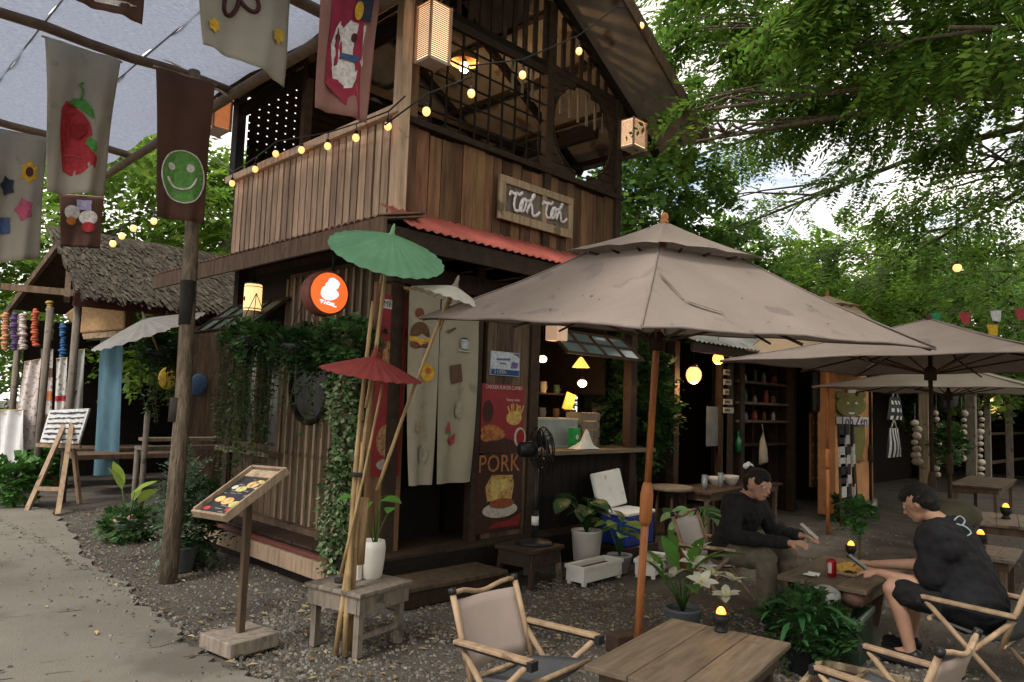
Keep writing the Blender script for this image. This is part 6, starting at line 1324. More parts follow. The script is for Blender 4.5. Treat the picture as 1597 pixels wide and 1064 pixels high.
for i, (nm, c) in enumerate(HUES):
    px = (8, 22, 36, 55, 78, 98)[i]; y0 = (488, 488, 490, 482, 470, 505)[i]; y1 = (545, 546, 545, 540, 530, 565)[i]; dep = 12.6
    a, b = PD(px, y0, dep), PD(px, y1, dep); T = thing('cloth_garland', b, '%s flower garland hanging from the eave of the left stall' % nm, 'garland', 'garlands on the left stall'); wd = .09 if i in (3, 5) else .075
    V = []; mtg = flat(nm+' garland', c)
    m = MB(); m.tube([a, b], .01, 5); part('cord', m, W_grey, T, True)
    for r in range(15):
        q = a.lerp(b, (r+.5)/15)+Vector((random.uniform(-.015, .015), random.uniform(-.015, .015), 0)); wd = random.uniform(.035, .065)
        m = MB(); m.lathe([(.02, -.03), (wd, -.02), (wd*1.15, .0), (wd*.8, .025), (.02, .03)], q, 9, (random.uniform(-.2, .2), random.uniform(-.2, .2), r)); part('tuft', m, mtg, T, True)
def hang(label, q, mt, wave=.03, name='hanging_cloth', cat='cloth', stripes=None):
    q = [Vector(p) for p in q]; T = thing(name, (q[2]+q[3])/2, label, cat, 'cloths on the left stall'); nrm = (q[1]-q[0]).cross(q[3]-q[0]).normalized()
    m = MB(); m.grid(lambda u, v: inquad(q, u, v)+nrm*wave*math.sin(u*11+v*2), 16, 10); part('cloth', m, mt, T, True)
    m = MB(); m.tube([q[0], q[1]], .012, 6); part('rod', m, BAMBOO, T, True)
    if stripes:
        for (v0, v1, mt2) in stripes: m = MB(); m.grid(lambda u, v: inquad(q, u, v0+(v1-v0)*v)+nrm*(wave*math.sin(u*11+(v0+(v1-v0)*v)*2)+.006*(1 if nrm.dot(Vector((0, 0, EYE))-q[0]) > 0 else -1)), 16, 2); part('stripe', m, mt2, T, True)
    return T
TEAL = mat('teal blue cloth', (.05, .10, .14), .9, .3, 4, (1, 1, .3), .2, 80, c2=(.09, .18, .22))
hang('long teal blue cloth hanging at the right end of the left stall', [PD(157, 508, 11.9), PD(196, 510, 11.7), PD(184, 740, 11.7), PD(143, 742, 11.9)], TEAL)
LACE = mat('pale patterned cloth', (.48, .42, .40), .9, .2, 26, bump=.3, c2=(.62, .58, .56), spots=((.30, .20, .18), 16, .56))
hang('pale pink patterned cloth hanging in the left stall', [PD(38, 565, 12.3), PD(66, 560, 12.3), PD(52, 700, 12.3), PD(15, 705, 12.3)], LACE)
hang('grey patterned cloth hanging behind the easel', [PD(112, 548, 12.5), PD(134, 545, 12.5), PD(128, 640, 12.5), PD(104, 640, 12.5)], mat('grey patterned cloth', (.28, .28, .27), .9, .2, 26, bump=.3, c2=(.42, .42, .4)))
hang('brown and white striped cloth hanging in the left stall', [PD(64, 545, 12.9), PD(84, 545, 12.9), PD(80, 690, 12.9), PD(58, 690, 12.9)], LACE, .02, stripes=((.2, .3, flat('stripe brown', (.15, .09, .06))), (.45, .55, flat('stripe orange', (.45, .17, .06))), (.7, .8, flat('stripe brown', (.15, .09, .06)))))
hang('white patterned cloth with a red band beside the blue garland', [PD(88, 560, 12.2), PD(106, 558, 12.2), PD(103, 640, 12.2), PD(84, 640, 12.2)], mat('white patterned cloth', (.55, .53, .5), .9, .2, 26, bump=.3, spots=((.2, .2, .2), 14, .55)), .02, stripes=((.72, .82, RED),))
hang('white cloth draped over the counter of the left stall', [PD(0, 640, 12.2), PD(40, 640, 12.2), PD(36, 735, 12.0), PD(-6, 742, 12.0)], mat('white drape', (.6, .6, .6), .9, .1, bump=.2), .06)
# rattan hood lamp
T = thing('rattan_shade', PD(150, 522, 11.4), 'tan rattan shade hanging under the thatch eave', 'lamp shade'); a, b, c, d, e_ = [PD(*p_, 11.4) for p_ in ((100, 490), (118, 476), (196, 474), (194, 514), (125, 520))]
m = MB(); m.slab([a, b, c, d, e_], (.25, .25, 0)); part('shade', m, mat('rattan', (.42, .27, .14), .8, .25, 20, bump=.5), T, True, bevel=.03); m = MB(); m.slab([PD(128, 521, 11.38), PD(193, 515, 11.38), PD(193, 524, 11.38), PD(130, 529, 11.38)], (.2, .2, 0)); part('rim', m, W_batten, T, True)
m = MB(); q = PD(150, 475, 11.5); m.tube([q, q+Vector((0, 0, .35))], .008, 5); part('cord', m, BLACKP, T, True)
# easel with striped picture
EA = thing('easel', (2.85, 11.1, 0), 'pale wooden easel standing by the path in front of the left stall', 'easel')
def E2(px, py, dep): return PD(px, py, dep)
fl, fr, bk = G(42, 797), G(90, 803), G(124, 785)
fl.z = fr.z = bk.z = 0; tp = PD(112, 660, 10.3)
for (a, b) in ((fl, tp+(fl-fr)*.22), (fr, tp), (bk, tp+Vector((.05, .2, -.05)))): m = MB(); m.beam(a, b, .06, .045); part('leg', m, W_gold, EA, True)
m = MB(); m.beam(fl.lerp(tp+(fl-fr)*.22, .24), fr.lerp(tp, .26), .04, .05); part('stretcher', m, W_gold, EA, True)
m = MB(); m.beam(PD(86, 700, 10.5), PD(117, 609, 10.6), .05, .045); part('mast', m, W_gold, EA, True)
m = MB(); m.beam(PD(58, 694, 10.35), PD(126, 697, 10.2), .05, .05); part('ledge', m, W_gold, EA, True)
pc = [PD(77, 640, 10.4), PD(139, 637, 10.25), PD(122, 692, 10.2), PD(62, 690, 10.35)]
PI = thing('striped_picture', (pc[2]+pc[3])/2, 'canvas with rows of dark strokes resting on the easel', 'picture'); nn_ = (pc[1]-pc[0]).cross(pc[3]-pc[0]).normalized()*.03; nn_ = nn_ if nn_.dot(-pc[0]) < 0 else -nn_
m = MB(); m.slab(pc, nn_); part('canvas', m, flat('white canvas board', (.6, .6, .6)), PI, True)
for r in range(6):
    v0 = .07+r*.155; m = MB(); n = 14; up_ = []; dn_ = []
    for i in range(n+1): u = .05+.9*i/n; up_.append(inquad(pc, u, v0+.03*random.random())-nn_*.12); dn_.append(inquad(pc, u, v0+.05+.045*random.random())-nn_*.12)
    for i in range(n): m.poly([up_[i], up_[i+1], dn_[i+1], dn_[i]])
    part('stroke', m, flat('ink grey', (.05, .055, .07)), PI, True)
# pots, boxes and low bench on the left
for i, (px, py, r, lab) in enumerate(((15, 790, .22, 'white box of leafy plants at the left edge of the path'), (70, 760, .16, 'potted plants behind the easel legs'))):
    c = G(px, py); T = thing('planter_box', (c.x, c.y, 0), lab, 'planter', 'planters at the left stall'); m = MB(); m.bb(-r, r, -r*.6, r*.6, 0, .22); part('box', m, WHITEP if i == 0 else TERRA, T, bevel=.01); bush(T, (0, 0, .36), (r*1.3, r*1.1, .22), 160, .12, .045, LEAF_P, 'foliage', .2, 4)
for i, (px, py, s, lab) in enumerate(((198, 822, .17, 'rough pinkish stone block lying by the path'), (152, 738, .12, 'round tan stone under the teal cloth'), (128, 740, .10, 'small pale stone beside the tan stone'))):
    c = G(px, py); m = MB(); m.ball((0, 0, s*.42), s, 9, 6, (1.25, .75, .5), (0, 0, i)); o = part('stone', m, mat('stone %d' % i, ((.30, .20, .16), (.34, .26, .18), (.4, .36, .3))[i], .9, .3, 6, bump=.8)); o.location = (c.x, c.y, -.01); tag(o, lab, 'stone', 'stones by the path')
BE = thing('high_bench', (4.0, 10.2, 0), 'rough plank bench with posts between the stall and the cafe', 'bench')
for z in (.98, .86): m = MB(); m.bb(3.5, 4.7, 10.0+(.98-z), 10.25+(.98-z), z-.02, z+.02); part('plank', m, W_batten if z > .9 else W_grey, BE, True)
for (x, y, z1) in ((3.5, 10.0, 1.35), (4.65, 10.1, .98), (3.55, 10.4, .84)): m = MB(); m.tube([(x, y, 0), (x, y, z1)], .035, 7); part('post', m, W_grey, BE, True)
WI = thing('side_shed', (5.2, 10.6, 0), 'brown boarded shed wall between the stall and the cafe', 'shed'); m = MB(); m.bb(4.3, 6.5, 11.0, 11.06, 0, 2.6); wl = part('wall', m, W_dark, WI, True)
for i in range(12): m = MB(); x0 = 4.3+i*.18; m.bb(x0, x0+.174, 10.97, 10.995, .02, 2.58); part('plank', m, W_mid, wl, True)
for i, (px, py, c, lab) in enumerate(((262, 590, (.45, .30, .04), 'yellow paper star hanging on the shed wall'), (310, 600, (.05, .09, .16), 'blue patch hanging on the shed wall'))):
    q = PYy(px, py, 10.9); m = MB(); m.ball(q, .14, 10, 6, (1, .25, 1.2)); o = part('wall_ornament', m, flat('ornament %d' % i, c)); tag(o, lab, 'ornament')
# ============================================================ furniture of the seating area
def kermit(label, c, rz, cloth, seat_mt=CHAR, group='folding camp chairs', sc=1.0):
    T = thing('camp_chair', (c[0], c[1], 0), label, 'chair', group, rz); T.scale = (sc, sc, sc)
    cap = BLACKP
    def stick(n, p, q, r=.017, mt=W_gold): m = MB(); m.tube([p, q], r, 8); return part(n, m, mt, T)
    for s in (-1, 1):
        stick('back_post', (s*.25, .14, .27), (s*.255, .30, .70))
        m = MB(); p_ = Vector((s*.255, .30, .70)); m.tube([p_, p_+Vector((0, .012, .034))], .021, 8); part('post_cap', m, cap, T)
        m = MB(); m.beam((s*.285, .235, .485), (s*.285, -.27, .50), .05, .022); part('armrest', m, W_gold, T, bevel=.006)
        m = MB(); m.beam((s*.285, .235, .468), (s*.285, -.275, .483), .03, .012); m.box((s*.285, -.275, .485), (.052, .03, .045)); part('arm_bracket', m, cap, T)
        stick('leg', (s*.285, -.24, .475), (s*.27, .22, .01), .016); stick('leg', (s*.262, .215, .455), (s*.262, -.22, .01), .016)
    m = MB(); m.tube([(-.255+.51*t, .302+.035*math.sin(math.pi*t), .705-.02*math.sin(math.pi*t)+.012*math.sin(t*9)) for t in [i/10 for i in range(11)]], .014, 8); part('top_rail', m, W_gold, T)
    m = MB(); m.grid(lambda u, v: Vector((-.25+.5*u, .165+.125*v+.045*math.sin(math.pi*u)*(1-.3*v), .33+.335*v)), 10, 6); b = part('back_cloth', m, cloth, T); sl = b.modifiers.new('s', 'SOLIDIFY'); sl.thickness = .012
    m = MB(); m.grid(lambda u, v: Vector((-.25+.5*u, -.23+.40*v, .385-.075*v-.035*math.sin(math.pi*u))), 10, 6); b = part('seat_cloth', m, seat_mt, T); sl = b.modifiers.new('s', 'SOLIDIFY'); sl.thickness = .014
    for (y, z) in ((-.23, .372), (.16, .30)): stick('cross_rail', (-.262, y, z), (.262, y, z), .014)
    return T
kermit('beige canvas camp chair in the foreground facing the near table', (2.73, 2.53), R_(4), CHAIRC, sc=.93)
kermit('camp chair with pale wooden sticks at the bottom right, seen from behind', (3.72, 1.16), R_(176), CHAIRC, sc=.9)
kermit('off white camp chair under the person in the black jacket', (5.78, 3.17), R_(8), CHAIRW, CHAIRW)
kermit('camp chair under the person in the black shirt', (5.42, 1.16), R_(178), CHAR)
kermit('empty camp chair at the right edge behind the black shirt', (6.35, .62), R_(170), CHAR)
# near table
NT = thing('near_table', (3.29, 1.93, 0), 'low plank table in the foreground under the taupe parasol', 'table', 'wooden tables', R_(9))
for i in range(3): m = MB(); m.bb(-.50, .50, -.33+i*.22+.002, -.33+(i+1)*.22-.002, .395, .42); part('top_board', m, W_table, NT, bevel=.004)
m = MB()
for s in (-1, 1): m.bb(-.44, .44, s*.27-.012, s*.27+.012, .31, .393); m.bb(s*.44-.012, s*.44+.012, -.255, .255, .31, .393)
part('apron', m, W_mid, NT)
for s in (-1, 1):
    for t in (-1, 1): m = MB(); m.bb(s*.42-.025, s*.42+.025, t*.23-.025, t*.23+.025, 0, .392); part('leg', m, W_mid, NT)
def candle(label, loc, s=1.0):
    T = thing('candle_lamp', loc, label, 'candle lamp', 'black candle lamps'); T.scale = (s, s, s)
    m = MB(); m.lathe([(.034, 0), (.036, .01), (.02, .025), (.036, .045), (.044, .062), (.045, .088), (.04, .092)], n=18); part('cup', m, BLACKM, T)
    m = MB(); m.lathe([(.024, .088), (.027, .10), (.020, .118), (.010, .128), (.001, .131)], n=16, cap=False); part('flame_glass', m, FLAME, T); 
    m = MB(); m.lathe([(.045, .085), (.047, .095), (.044, .10), (.040, .094)], n=18, cap=False); part('rim', m, BLACKM, T); glow(T, (0, 0, .16), .5, (1, .45, .12), .03); return T
candle('black candle lamp on the far edge of the near table', (3.72, 2.02, .42))
candle('black candle lamp at the back of the food table', (6.32, 2.28, .452))
candle('black candle lamp on the low grey table behind the black shirt', (8.05, 1.74, .422), 1.25)
candle('black candle lamp on the far right grey table', (9.75, 1.86, .522), 1.3)
# food table between the two people
FT = thing('food_table', (5.72, 2.12, 0), 'plank table with food between the two seated people', 'table', 'wooden tables', R_(4))
for i in range(3): m = MB(); m.bb(-.52, .52, -.30+i*.2+.002, -.30+(i+1)*.2-.002, .418, .45); part('top_board', m, W_table, FT, bevel=.004)
m = MB(); m.bb(-.47, .47, -.26, -.235, .33, .416); m.bb(-.47, .47, .235, .26, .33, .416); part('apron', m, W_mid, FT)
for s in (-1, 1): m = MB(); m.slab([(s*.42-.02, -.2, .416), (s*.42-.02, .2, .416), (s*.42-.02, .14, 0), (s*.42-.02, -.14, 0)], (.04, 0, 0)); part('leg_panel', m, W_mid, FT)
CN = thing('drink_can', (5.45, 2.10, .452), 'red drink can standing on the food table', 'can'); m = MB(); m.lathe([(.027, 0), (.033, .008), (.033, .112), (.028, .122), (.026, .120), (.001, .118)], n=22, cap=False); part('can_body', m, mat('red can', (.30, .012, .018), .3, .1, bump=0, metal=.3), CN); m = MB(); m.grid(lambda u, v: Vector((.0335*math.cos(2.6+u*.9), .0335*math.sin(2.6+u*.9), .03+.07*v)), 6, 1); part('label_band', m, flat('can white', (.45, .4, .4)), CN); m = MB(); m.lathe([(.012, .121), (.012, .124), (.001, .125)], n=8); part('tab', m, BLACKM, CN)
TRY = thing('food_tray', (5.70, 2.08, .452), 'tray of fried food on yellow paper on the food table', 'food'); m = MB(); m.bb(-.14, .14, -.10, .10, 0, .02); part('tray', m, W_gold, TRY, bevel=.006); m = MB(); m.grid(lambda u, v: Vector((-.12+.24*u, -.09+.18*v, .03+.035*math.sin(math.pi*u)*math.sin(math.pi*v)+.012*math.sin(u*17+v*9))), 10, 8, False); part('fried_food', m, mat('golden food', (.45, .26, .06), .6, .4, 20), TRY)
PN = thing('paper_napkin', (5.36, 2.20, .453), 'crumpled white napkin on the corner of the food table', 'napkin'); m = MB(); m.grid(lambda u, v: Vector((-.07+.14*u, -.04+.08*v, .012+.014*math.sin(u*9+v*7)*math.sin(math.pi*u))), 8, 6, False); part('paper', m, MT['white paper'], PN)
BGt = thing('bag_pile', (5.2, 1.98, .31), 'grey and brown bags piled on the crate under the food table', 'bags'); m = MB(); m.ball((-.05, .05, .07), .11, 12, 8, (1.2, .9, .65)); part('grey_bag', m, mat('grey bag', (.30, .29, .29), .8, .3, 14, bump=.5), BGt); m = MB(); m.ball((.12, -.08, .06), .10, 12, 8, (1, .9, .7)); part('brown_bag', m, mat('brown bag', (.13, .07, .055), .8, .3, 14, bump=.4), BGt)
CRT = thing('green_crate', (5.2, 1.95, 0), 'dark green plastic crate under the food table', 'crate', None, R_(8)); GRC = mat('dark green plastic', (.035, .06, .04), .5, .2)
m = MB()
for (x0, x1, y0, y1) in ((-.22, .22, -.16, -.145), (-.22, .22, .145, .16), (-.22, -.205, -.145, .145), (.205, .22, -.145, .145)): m.bb(x0, x1, y0, y1, 0, .30)
m.bb(-.2, .2, -.14, .14, .005, .03); part('box', m, GRC, CRT); m = MB()
for (x0, x1, y0, y1) in ((-.235, .235, -.175, -.161), (-.235, .235, .161, .175), (-.235, -.221, -.16, .16), (.221, .235, -.16, .16)): m.bb(x0, x1, y0, y1, .275, .305)
part('rim', m, mat('pale green plastic', (.16, .2, .17), .5, .2), CRT)
# near low box and cushion at the bottom right
LB = thing('wooden_frame_box', (4.3, 1.55, 0), 'low wooden box frame with a grey cushion at bottom right', 'box', None, R_(10)); m = MB(); m.bb(-.36, .36, -.24, .24, .0, .10); part('base', m, W_dark, LB); 
for s in (-1, 1): m = MB(); m.bb(-.36, .36, s*.23-.015, s*.23+.015, .10, .135); part('side_rail', m, W_batten, LB); m = MB(); m.bb(s*.345-.015, s*.345+.015, -.21, .21, .10, .135); part('end_rail', m, W_batten, LB)
CU = thing('grey_cushion', (4.05, 1.45, .135), 'grey woven cushion on the low box frame', 'cushion', None, R_(10)); m = MB(); m.box((0, 0, .03), (.34, .30, .06)); part('pad', m, mat('grey weave', (.13, .135, .14), .9, .3, 60, bump=.5, bscale=160), CU, bevel=.02)
PL_ = thing('timber_offcut', (4.36, 2.86, 0), 'dark plank lying behind the near table beside the pole', 'plank', None, R_(-18)); m = MB(); m.bb(-.35, .35, -.07, .07, 0, .12); part('board', m, W_dark, PL_, bevel=.008)
RS = thing('round_stool', (7.55, 4.75, 0), 'round wooden stool at the end of the service counter', 'stool'); m = MB(); m.lathe([(.24, .66), (.25, .67), (.25, .70), (.24, .71)], n=26); part('seat', m, W_table, RS)
for t in range(4): a = t*1.57+.6; m = MB(); m.tube([(.15*math.cos(a), .15*math.sin(a), .66), (.2*math.cos(a), .2*math.sin(a), 0)], .018, 7); part('leg', m, W_dark, RS)
small_table('wooden_table', 'dark table with glassware under the paper lamp', (8.15, 4.62), .9, .5, .66, W_dark, .1)

# ============================================================ people
def capsule(m, p, q, r0, r1, n=14):
    p, q = Vector(p), Vector(q); m.ball(p, r0, n, 8); m.ball(q, r1, n, 8)
    if (q-p).length > 1e-4: m.tube([p, q], [r0, r1], n)
def skinned(name, m, mt, parent, voxel, smooth_it=4, wrinkle=0.0):
    me = mesh_of(name, m, mt); tmp = bpy.data.objects.new(name, me); col.objects.link(tmp)
    r = tmp.modifiers.new('r', 'REMESH'); r.mode = 'VOXEL'; r.voxel_size = voxel; r.use_smooth_shade = True
    s = tmp.modifiers.new('s', 'SMOOTH'); s.factor = .5; s.iterations = smooth_it
    bpy.context.view_layer.update()
    me2 = bpy.data.meshes.new_from_object(tmp.evaluated_get(bpy.context.evaluated_depsgraph_get())); bpy.data.objects.remove(tmp)
    me2.materials.clear(); me2.materials.append(mt); me2.polygons.foreach_set('material_index', [0]*len(me2.polygons)); me2.polygons.foreach_set('use_smooth', [True]*len(me2.polygons))
    if wrinkle:
        n_ = len(me2.vertices); co = np.empty(n_*3, np.float32); me2.vertices.foreach_get('co', co); co = co.reshape(-1, 3); no = np.empty(n_*3, np.float32); me2.vertices.foreach_get('normal', no); no = no.reshape(-1, 3)
        x, y, z = co.T; wv = np.abs(np.sin(z*24+5*np.sin(x*11+y*8)))*.8+np.sin((x+y)*30+z*20+4*np.sin(z*13))*.4+.25*np.sin(x*80-y*60+z*50)-.5
        if name == 'hair': wv = np.sin((x*.8+y*.6)*420+z*60+3*np.sin(z*40))*.45+.6*np.sin(x*150+y*130)
        co = co+no*(wv*wrinkle)[:, None]; me2.vertices.foreach_set('co', co.astype(np.float32).ravel()); me2.update()
    L = wloc(parent); me2.transform(Matrix.Translation(-L)); return put(name, me2, parent)
def hand(m, wr, d, up, side, curl=.5):     # wrist, direction, back-of-hand, thumb side
    wr, d, up = Vector(wr), Vector(d).normalized(), Vector(up); up = (up-d*up.dot(d)).normalized(); s = d.cross(up)*side
    k0 = wr+d*.085
    for i in range(4): capsule(m, wr+d*.02+s*(.024-.016*i)*.7, k0+s*(.030-.020*i), .015, .0125, 8)
    for i, L in enumerate((.068, .076, .070, .055)):
        b = k0+s*(.030-.020*i); d1 = (d*math.cos(curl*.7)-up*math.sin(curl*.7)); d2 = (d*math.cos(curl*1.9)-up*math.sin(curl*1.9)); p1 = b+d1*L*.52; capsule(m, b, p1, .0095, .0088, 8); capsule(m, p1, p1+d2*L*.48, .0088, .0075, 8)
    t0 = wr+d*.03+s*.024; t1 = t0+(d*.6+s*.7-up*.3).normalized()*.04; capsule(m, t0, t1, .0135, .011, 8); capsule(m, t1, t1+(d*.9+s*.1-up*.35).normalized()*.034, .0105, .0085, 8)
def person(label, hip, fwd, chest, head, knees, ankles, elbows, wrists, hdirs, face, top_mt, leg_mt, sleeves, shorts, shoe_mt, hair_fn, loose=.02):
    hip, fwd, chest, head = Vector(hip), Vector(fwd).normalized(), Vector(chest), Vector(head); sd = Vector((-fwd.y, fwd.x, 0)).normalized()   # sd = their left
    T = thing('person', (hip.x, hip.y, 0), label, 'person', 'people seated at the food table')
    hl, hr = hip+sd*.09, hip-sd*.09; sl, sr = chest+sd*.17, chest-sd*.17; face = Vector(face).normalized(); fs = Vector((-face.y, face.x, 0)).normalized(); fu = face.cross(-fs) if face.cross(-fs).z > 0 else face.cross(fs)
    m = MB()
    capsule(m, hl, hr, .115, .115); capsule(m, hip, hip.lerp(chest, .5), .125, .125); capsule(m, hip.lerp(chest, .5), chest-Vector((0, 0, .08)), .12, .13); capsule(m, chest+sd*.10-Vector((0, 0, .06)), chest-sd*.10-Vector((0, 0, .06)), .10, .10); capsule(m, sl, sr, .06, .06)
    nk = chest+Vector((0, 0, .05)); capsule(m, nk, head-fu*.07-face*.02, .055, .05)
    # head: skull, face, jaw, nose, lips, ears
    m.ball(head+fu*.02-face*.012, .094, 18, 12, (1, 1, 1)); capsule(m, head+face*.03+fu*.02, head+face*.035-fu*.05, .068, .055); capsule(m, head+face*.05-fu*.075, head+face*.062-fu*.078, .036, .030)
    capsule(m, head+face*.092+fu*.02, head+face*.112-fu*.018, .009, .014, 8); capsule(m, head+face*.092-fu*.048+fs*.012, head+face*.092-fu*.048-fs*.012, .011, .011, 8)
    for s in (-1, 1): capsule(m, head+fs*s*.09+fu*.02-face*.012, head+fs*s*.088-fu*.02-face*.006, .013, .010, 8); capsule(m, head+face*.075+fs*s*.038+fu*.038, head+face*.07+fs*s*.055+fu*.03, .013, .012, 8)
    for (sh, el, wr, hd, s) in ((sl, elbows[0], wrists[0], hdirs[0], 1), (sr, elbows[1], wrists[1], hdirs[1], -1)):
        el, wr = Vector(el), Vector(wr); capsule(m, sh, el, .052, .040); capsule(m, el, el.lerp(wr, .35), .040, .043); capsule(m, el.lerp(wr, .35), wr, .043, .027); hand(m, wr, hd[0], hd[1], hd[2], hd[3])
    for (h, k_, a_) in ((hl, knees[0], ankles[0]), (hr, knees[1], ankles[1])):
        k_, a_ = Vector(k_), Vector(a_); capsule(m, h, k_, .085, .058); bk_ = k_.lerp(a_, .3)-fwd*.015; capsule(m, k_, bk_, .056, .056); capsule(m, bk_, a_, .056, .036); capsule(m, a_, a_+fwd*.13-Vector((0, 0, .035)), .036, .028)
    skinned('body', m, SKIN, T, .0085, 3)
    for s in (-1, 1):
        e = head+face*.083+fs*s*.034+fu*.016; m = MB(); m.ball(e, .0125, 10, 8); o = part('eye', m, flat('eye white', (.5, .48, .45), .3), T, True); m = MB(); m.ball(e+face*.0075, .0065, 8, 6); part('iris', m, flat('iris', (.02, .012, .01), .2), o, True)
    m = MB(); m.box(head+face*.0985-fu*.0475, (.03, .03, .004), face.to_track_quat('X', 'Z').to_matrix()); part('lips', m, flat('lips', (.26, .09, .075), .5), T, True)
    # clothing
    m = MB(); lo = loose
    capsule(m, hl+Vector((0, 0, .03)), hr+Vector((0, 0, .03)), .12+lo, .12+lo); capsule(m, hip+Vector((0, 0, .03)), hip.lerp(chest, .55), .128+lo, .13+lo); capsule(m, hip.lerp(chest, .55), chest-Vector((0, 0, .07)), .13+lo, .135+lo); capsule(m, chest+sd*.10-Vector((0, 0, .06)), chest-sd*.10-Vector((0, 0, .06)), .105+lo, .105+lo); capsule(m, sl, sr, .062+lo*.6, .062+lo*.6); capsule(m, chest, chest+Vector((0, 0, .04)), .075, .066)
    for (sh, el, wr) in ((sl, elbows[0], wrists[0]), (sr, elbows[1], wrists[1])):
        el, wr = Vector(el), Vector(wr)
        if sleeves == 'long': capsule(m, sh, el, .062+lo*.6, .052+lo*.5); capsule(m, el, el.lerp(wr, .93), .053+lo*.5, .042+lo*.2); capsule(m, sh.lerp(el, .55), sh.lerp(el, .6), .064+lo*.5, .064+lo*.5)
        else: capsule(m, sh, sh.lerp(el, .72), .066+lo*.6, .068+lo*.9)
    top = skinned('jacket' if sleeves == 'long' else 'shirt', m, top_mt, T, .011, 5, .008)
    m = MB(); capsule(m, hl, hr, .125, .125)
    for (h, k_, a_) in ((hl, knees[0], ankles[0]), (hr, knees[1], ankles[1])):
        k_, a_ = Vector(k_), Vector(a_)
        if shorts: capsule(m, h, h.lerp(k_, .82), .105, .088)
        else:
            capsule(m, h, k_, .105, .082); capsule(m, k_, k_.lerp(a_, .5), .080, .078); capsule(m, k_.lerp(a_, .5), k_.lerp(a_, .92), .078, .074)
    skinned('shorts' if shorts else 'trousers', m, leg_mt, T, .011, 4, .008)
    for a_ in ankles:
        a_ = Vector(a_); m = MB(); capsule(m, a_-Vector((0, 0, .02))-fwd*.03, a_+fwd*.15-Vector((0, 0, .04)), .045, .036); m.box(a_+fwd*.06+Vector((0, 0, -.068)), (.24, .085, .022), fwd.to_track_quat('X', 'Z').to_matrix()); skinned('shoe', m, shoe_mt, T, .008, 2)
    m = MB(); hair_fn(m, head, face, fs, fu); skinned('hair', m, HAIR, T, .006, 1, .003)
    return T, top
JKT = mat('black jacket cloth', (.012, .012, .014), .85, .3, 12, bump=.5, bscale=30, bdist=.02); TEE = mat('black t shirt cloth', (.010, .010, .012), .9, .3, 12, bump=.4, bscale=25, bdist=.02); KHAKI = mat('olive khaki cloth', (.13, .115, .085), .9, .2, 10, bump=.6, bscale=22, bdist=.02); SHRT = mat('black shorts cloth', (.010, .010, .011), .9, .2, bump=.4, bscale=25, bdist=.02)
def hair1(m, h, f, s, u):
    for (a, b, c, r) in ((-.03, 0, .045, .088), (-.055, 0, .01, .082), (.0, 0, .062, .078), (.045, 0, .082, .045), (-.09, 0, .06, .05), (-.105, 0, .085, .042), (-.06, .05, .02, .05), (-.06, -.05, .02, .05), (-.07, 0, -.04, .055), (.03, .055, .05, .035), (.03, -.055, .05, .035)): m.ball(h+f*a+s*b+u*c, r, 14, 10)
def hair2(m, h, f, s, u):
    for (a, b, c, r) in ((-.025, 0, .045, .09), (-.05, 0, .015, .085), (.02, 0, .065, .075), (.06, 0, .08, .042), (-.055, .05, .0, .052), (-.055, -.05, .0, .052), (-.06, 0, -.035, .055), (-.02, .075, .02, .03), (-.02, -.075, .02, .03), (.045, .045, .07, .035), (.045, -.045, .07, .035)): m.ball(h+f*a+s*b+u*c, r, 14, 10)
f1 = Vector((-.22, -.975, 0))
h1 = Vector((5.74, 3.03, .44)); c1 = h1+f1*.13+Vector((0, 0, .43)); hd1 = h1+f1*.27+Vector((0, 0, .575)); s1 = Vector((.975, -.22, 0))
k1 = [h1+s1*.13+f1*.44+Vector((0, 0, .05)), h1-s1*.13+f1*.45+Vector((0, 0, .04))]
an1 = [Vector((k1[0].x, k1[0].y, .09))+f1*.03, Vector((k1[1].x, k1[1].y, .09))+f1*.02]
hl_, hr_ = PD(1262, 838, 5.45), PD(1245, 850, 5.35)
pt1, _ = person('person in black jacket and khaki trousers leaning forward with a phone', h1, f1, c1, hd1, k1, an1, [c1+s1*.20+f1*.12+Vector((0, 0, -.24)), c1-s1*.21+f1*.08+Vector((0, 0, -.26))],
       [hl_-f1*.07, hr_-f1*.07], [(f1+Vector((0, 0, .1)), (0, 0, 1), -1, .7), (f1+Vector((0, 0, .2)), (-.3, 0, 1), 1, .6)], f1+Vector((0, 0, -.28)), JKT, KHAKI, 'long', False, BLACKP, hair1, .02)
m = MB(); hh1 = hd1-f1*.10+Vector((0, 0, .13))
for (a, b, c, r) in ((0, .03, .01, .026), (0, -.03, .015, .026), (0, 0, .03, .022), (.03, .01, -.015, .02), (-.02, .035, -.02, .02)): m.ball(hh1+f1*a+s1*b+Vector((0, 0, c)), r, 10, 8)
skinned('hair_scrunchie', m, flat('white scrunchie', (.62, .6, .62)), pt1, .006, 2)
PHN = thing('phone', hl_, 'phone with a lit orange screen held by the person in black jacket', 'phone'); m = MB(); m.box((0, 0, .045), (.075, .009, .15), (R_(-50), 0, R_(12))); part('case', m, flat('phone pale', (.45, .42, .42), .3), PHN, bevel=.003); m = MB(); m.box((-.002, .0055, .0495), (.066, .002, .135), (R_(-50), 0, R_(12))); part('screen', m, mat('lit screen', (.6, .3, .12), .3, .4, 30, bump=0, em=.5), PHN)
f2 = Vector((.03, 1, 0)).normalized(); s2_ = Vector((-1, .03, 0))
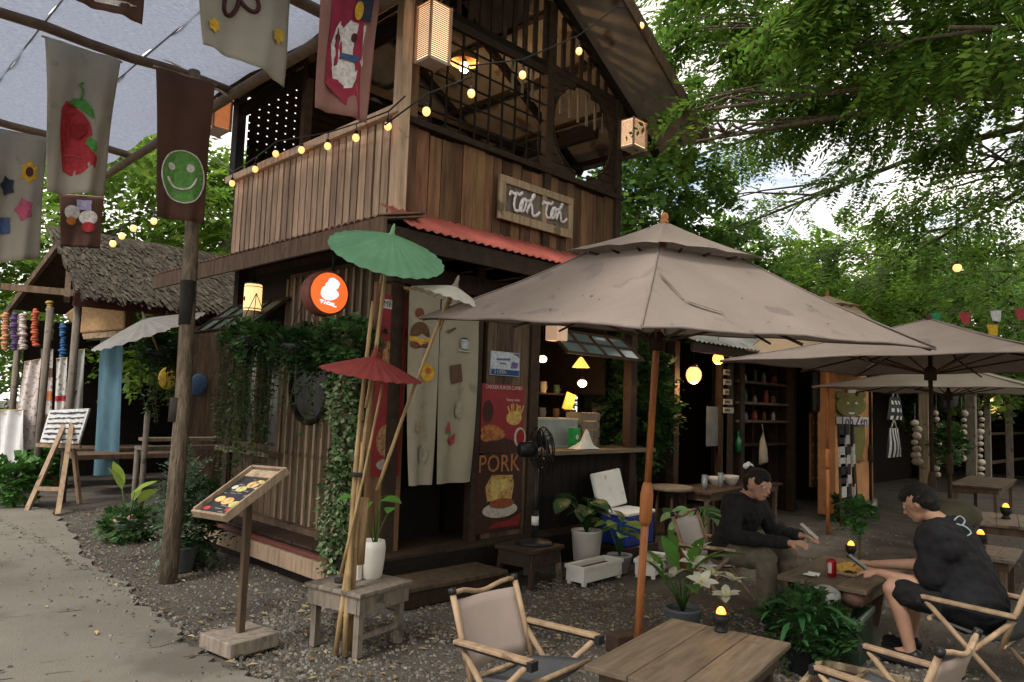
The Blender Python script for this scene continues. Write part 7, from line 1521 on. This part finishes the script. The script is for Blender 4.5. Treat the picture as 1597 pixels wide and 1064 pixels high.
h2 = Vector((5.46, 1.22, .42)); c2_ = h2+f2*.15+Vector((0, 0, .44)); hd2 = h2+f2*.31+Vector((0, 0, .61))
k2 = [h2+s2_*.14+f2*.44+Vector((0, 0, .05)), h2-s2_*.20+f2*.42+Vector((0, 0, .05))]
an2 = [Vector((k2[0].x+.03, k2[0].y-.10, .085)), Vector((k2[1].x, k2[1].y+.02, .085))]
e2l = PD(1455, 917, 4.72); w2l = PD(1372, 893, 4.92)
pt2, tp2 = person('person in black t shirt and shorts bending over the food table', h2, f2, c2_, hd2, k2, an2, [e2l, c2_-s2_*.22+f2*.12+Vector((0, 0, -.25))], [w2l, PD(1362, 880, 5.15)],
       [(PD(1340, 888, 5.0)-w2l, (-.3, 0, 1), -1, .5), (f2+Vector((-.1, 0, .05)), (0, 0, 1), 1, .6)], f2+Vector((0, 0, -.55)), TEE, SHRT, 'short', True, BLACKP, hair2, .055)
# white scroll print on the back of the shirt, laid on the cloth
dg = bpy.context.evaluated_depsgraph_get(); bpy.context.view_layer.update()
def on_cloth(px, py):
    L = wloc(pt2); o_ = Vector((0, 0, EYE))-L; d_ = Vector(ray(px, py)).normalized(); ok, loc, nrm, _ = tp2.ray_cast(o_, d_)
    return (loc+nrm*.004) if ok else None
m = MB()
for st_ in ([(1488, 812), (1496, 806), (1504, 812), (1500, 820), (1492, 818)], [(1500, 820), (1508, 824), (1514, 832), (1508, 836)], [(1506, 806), (1512, 812), (1516, 822)], [(1484, 806), (1490, 802), (1498, 802)]):
    q = [on_cloth(*p_) for p_ in smooth_pts(st_, 3)]; q = [p_ for p_ in q if p_ is not None]
    if len(q) > 2: m.tube(q, .005, 5)
if m.v: o = part('shirt_print', m, flat('pale print', (.30, .36, .42)), tp2)
PH2 = thing('phone', PD(1338, 882, 5.02), 'dark phone held by the person in black t shirt', 'phone'); m = MB(); m.box((0, 0, .02), (.075, .15, .009), (R_(35), 0, R_(8))); part('case', m, BLACKP, PH2, bevel=.003); m = MB(); m.box((0, -.003, .0265), (.066, .135, .002), (R_(35), 0, R_(8))); part('screen', m, flat('phone grey', (.25, .27, .28), .2), PH2)
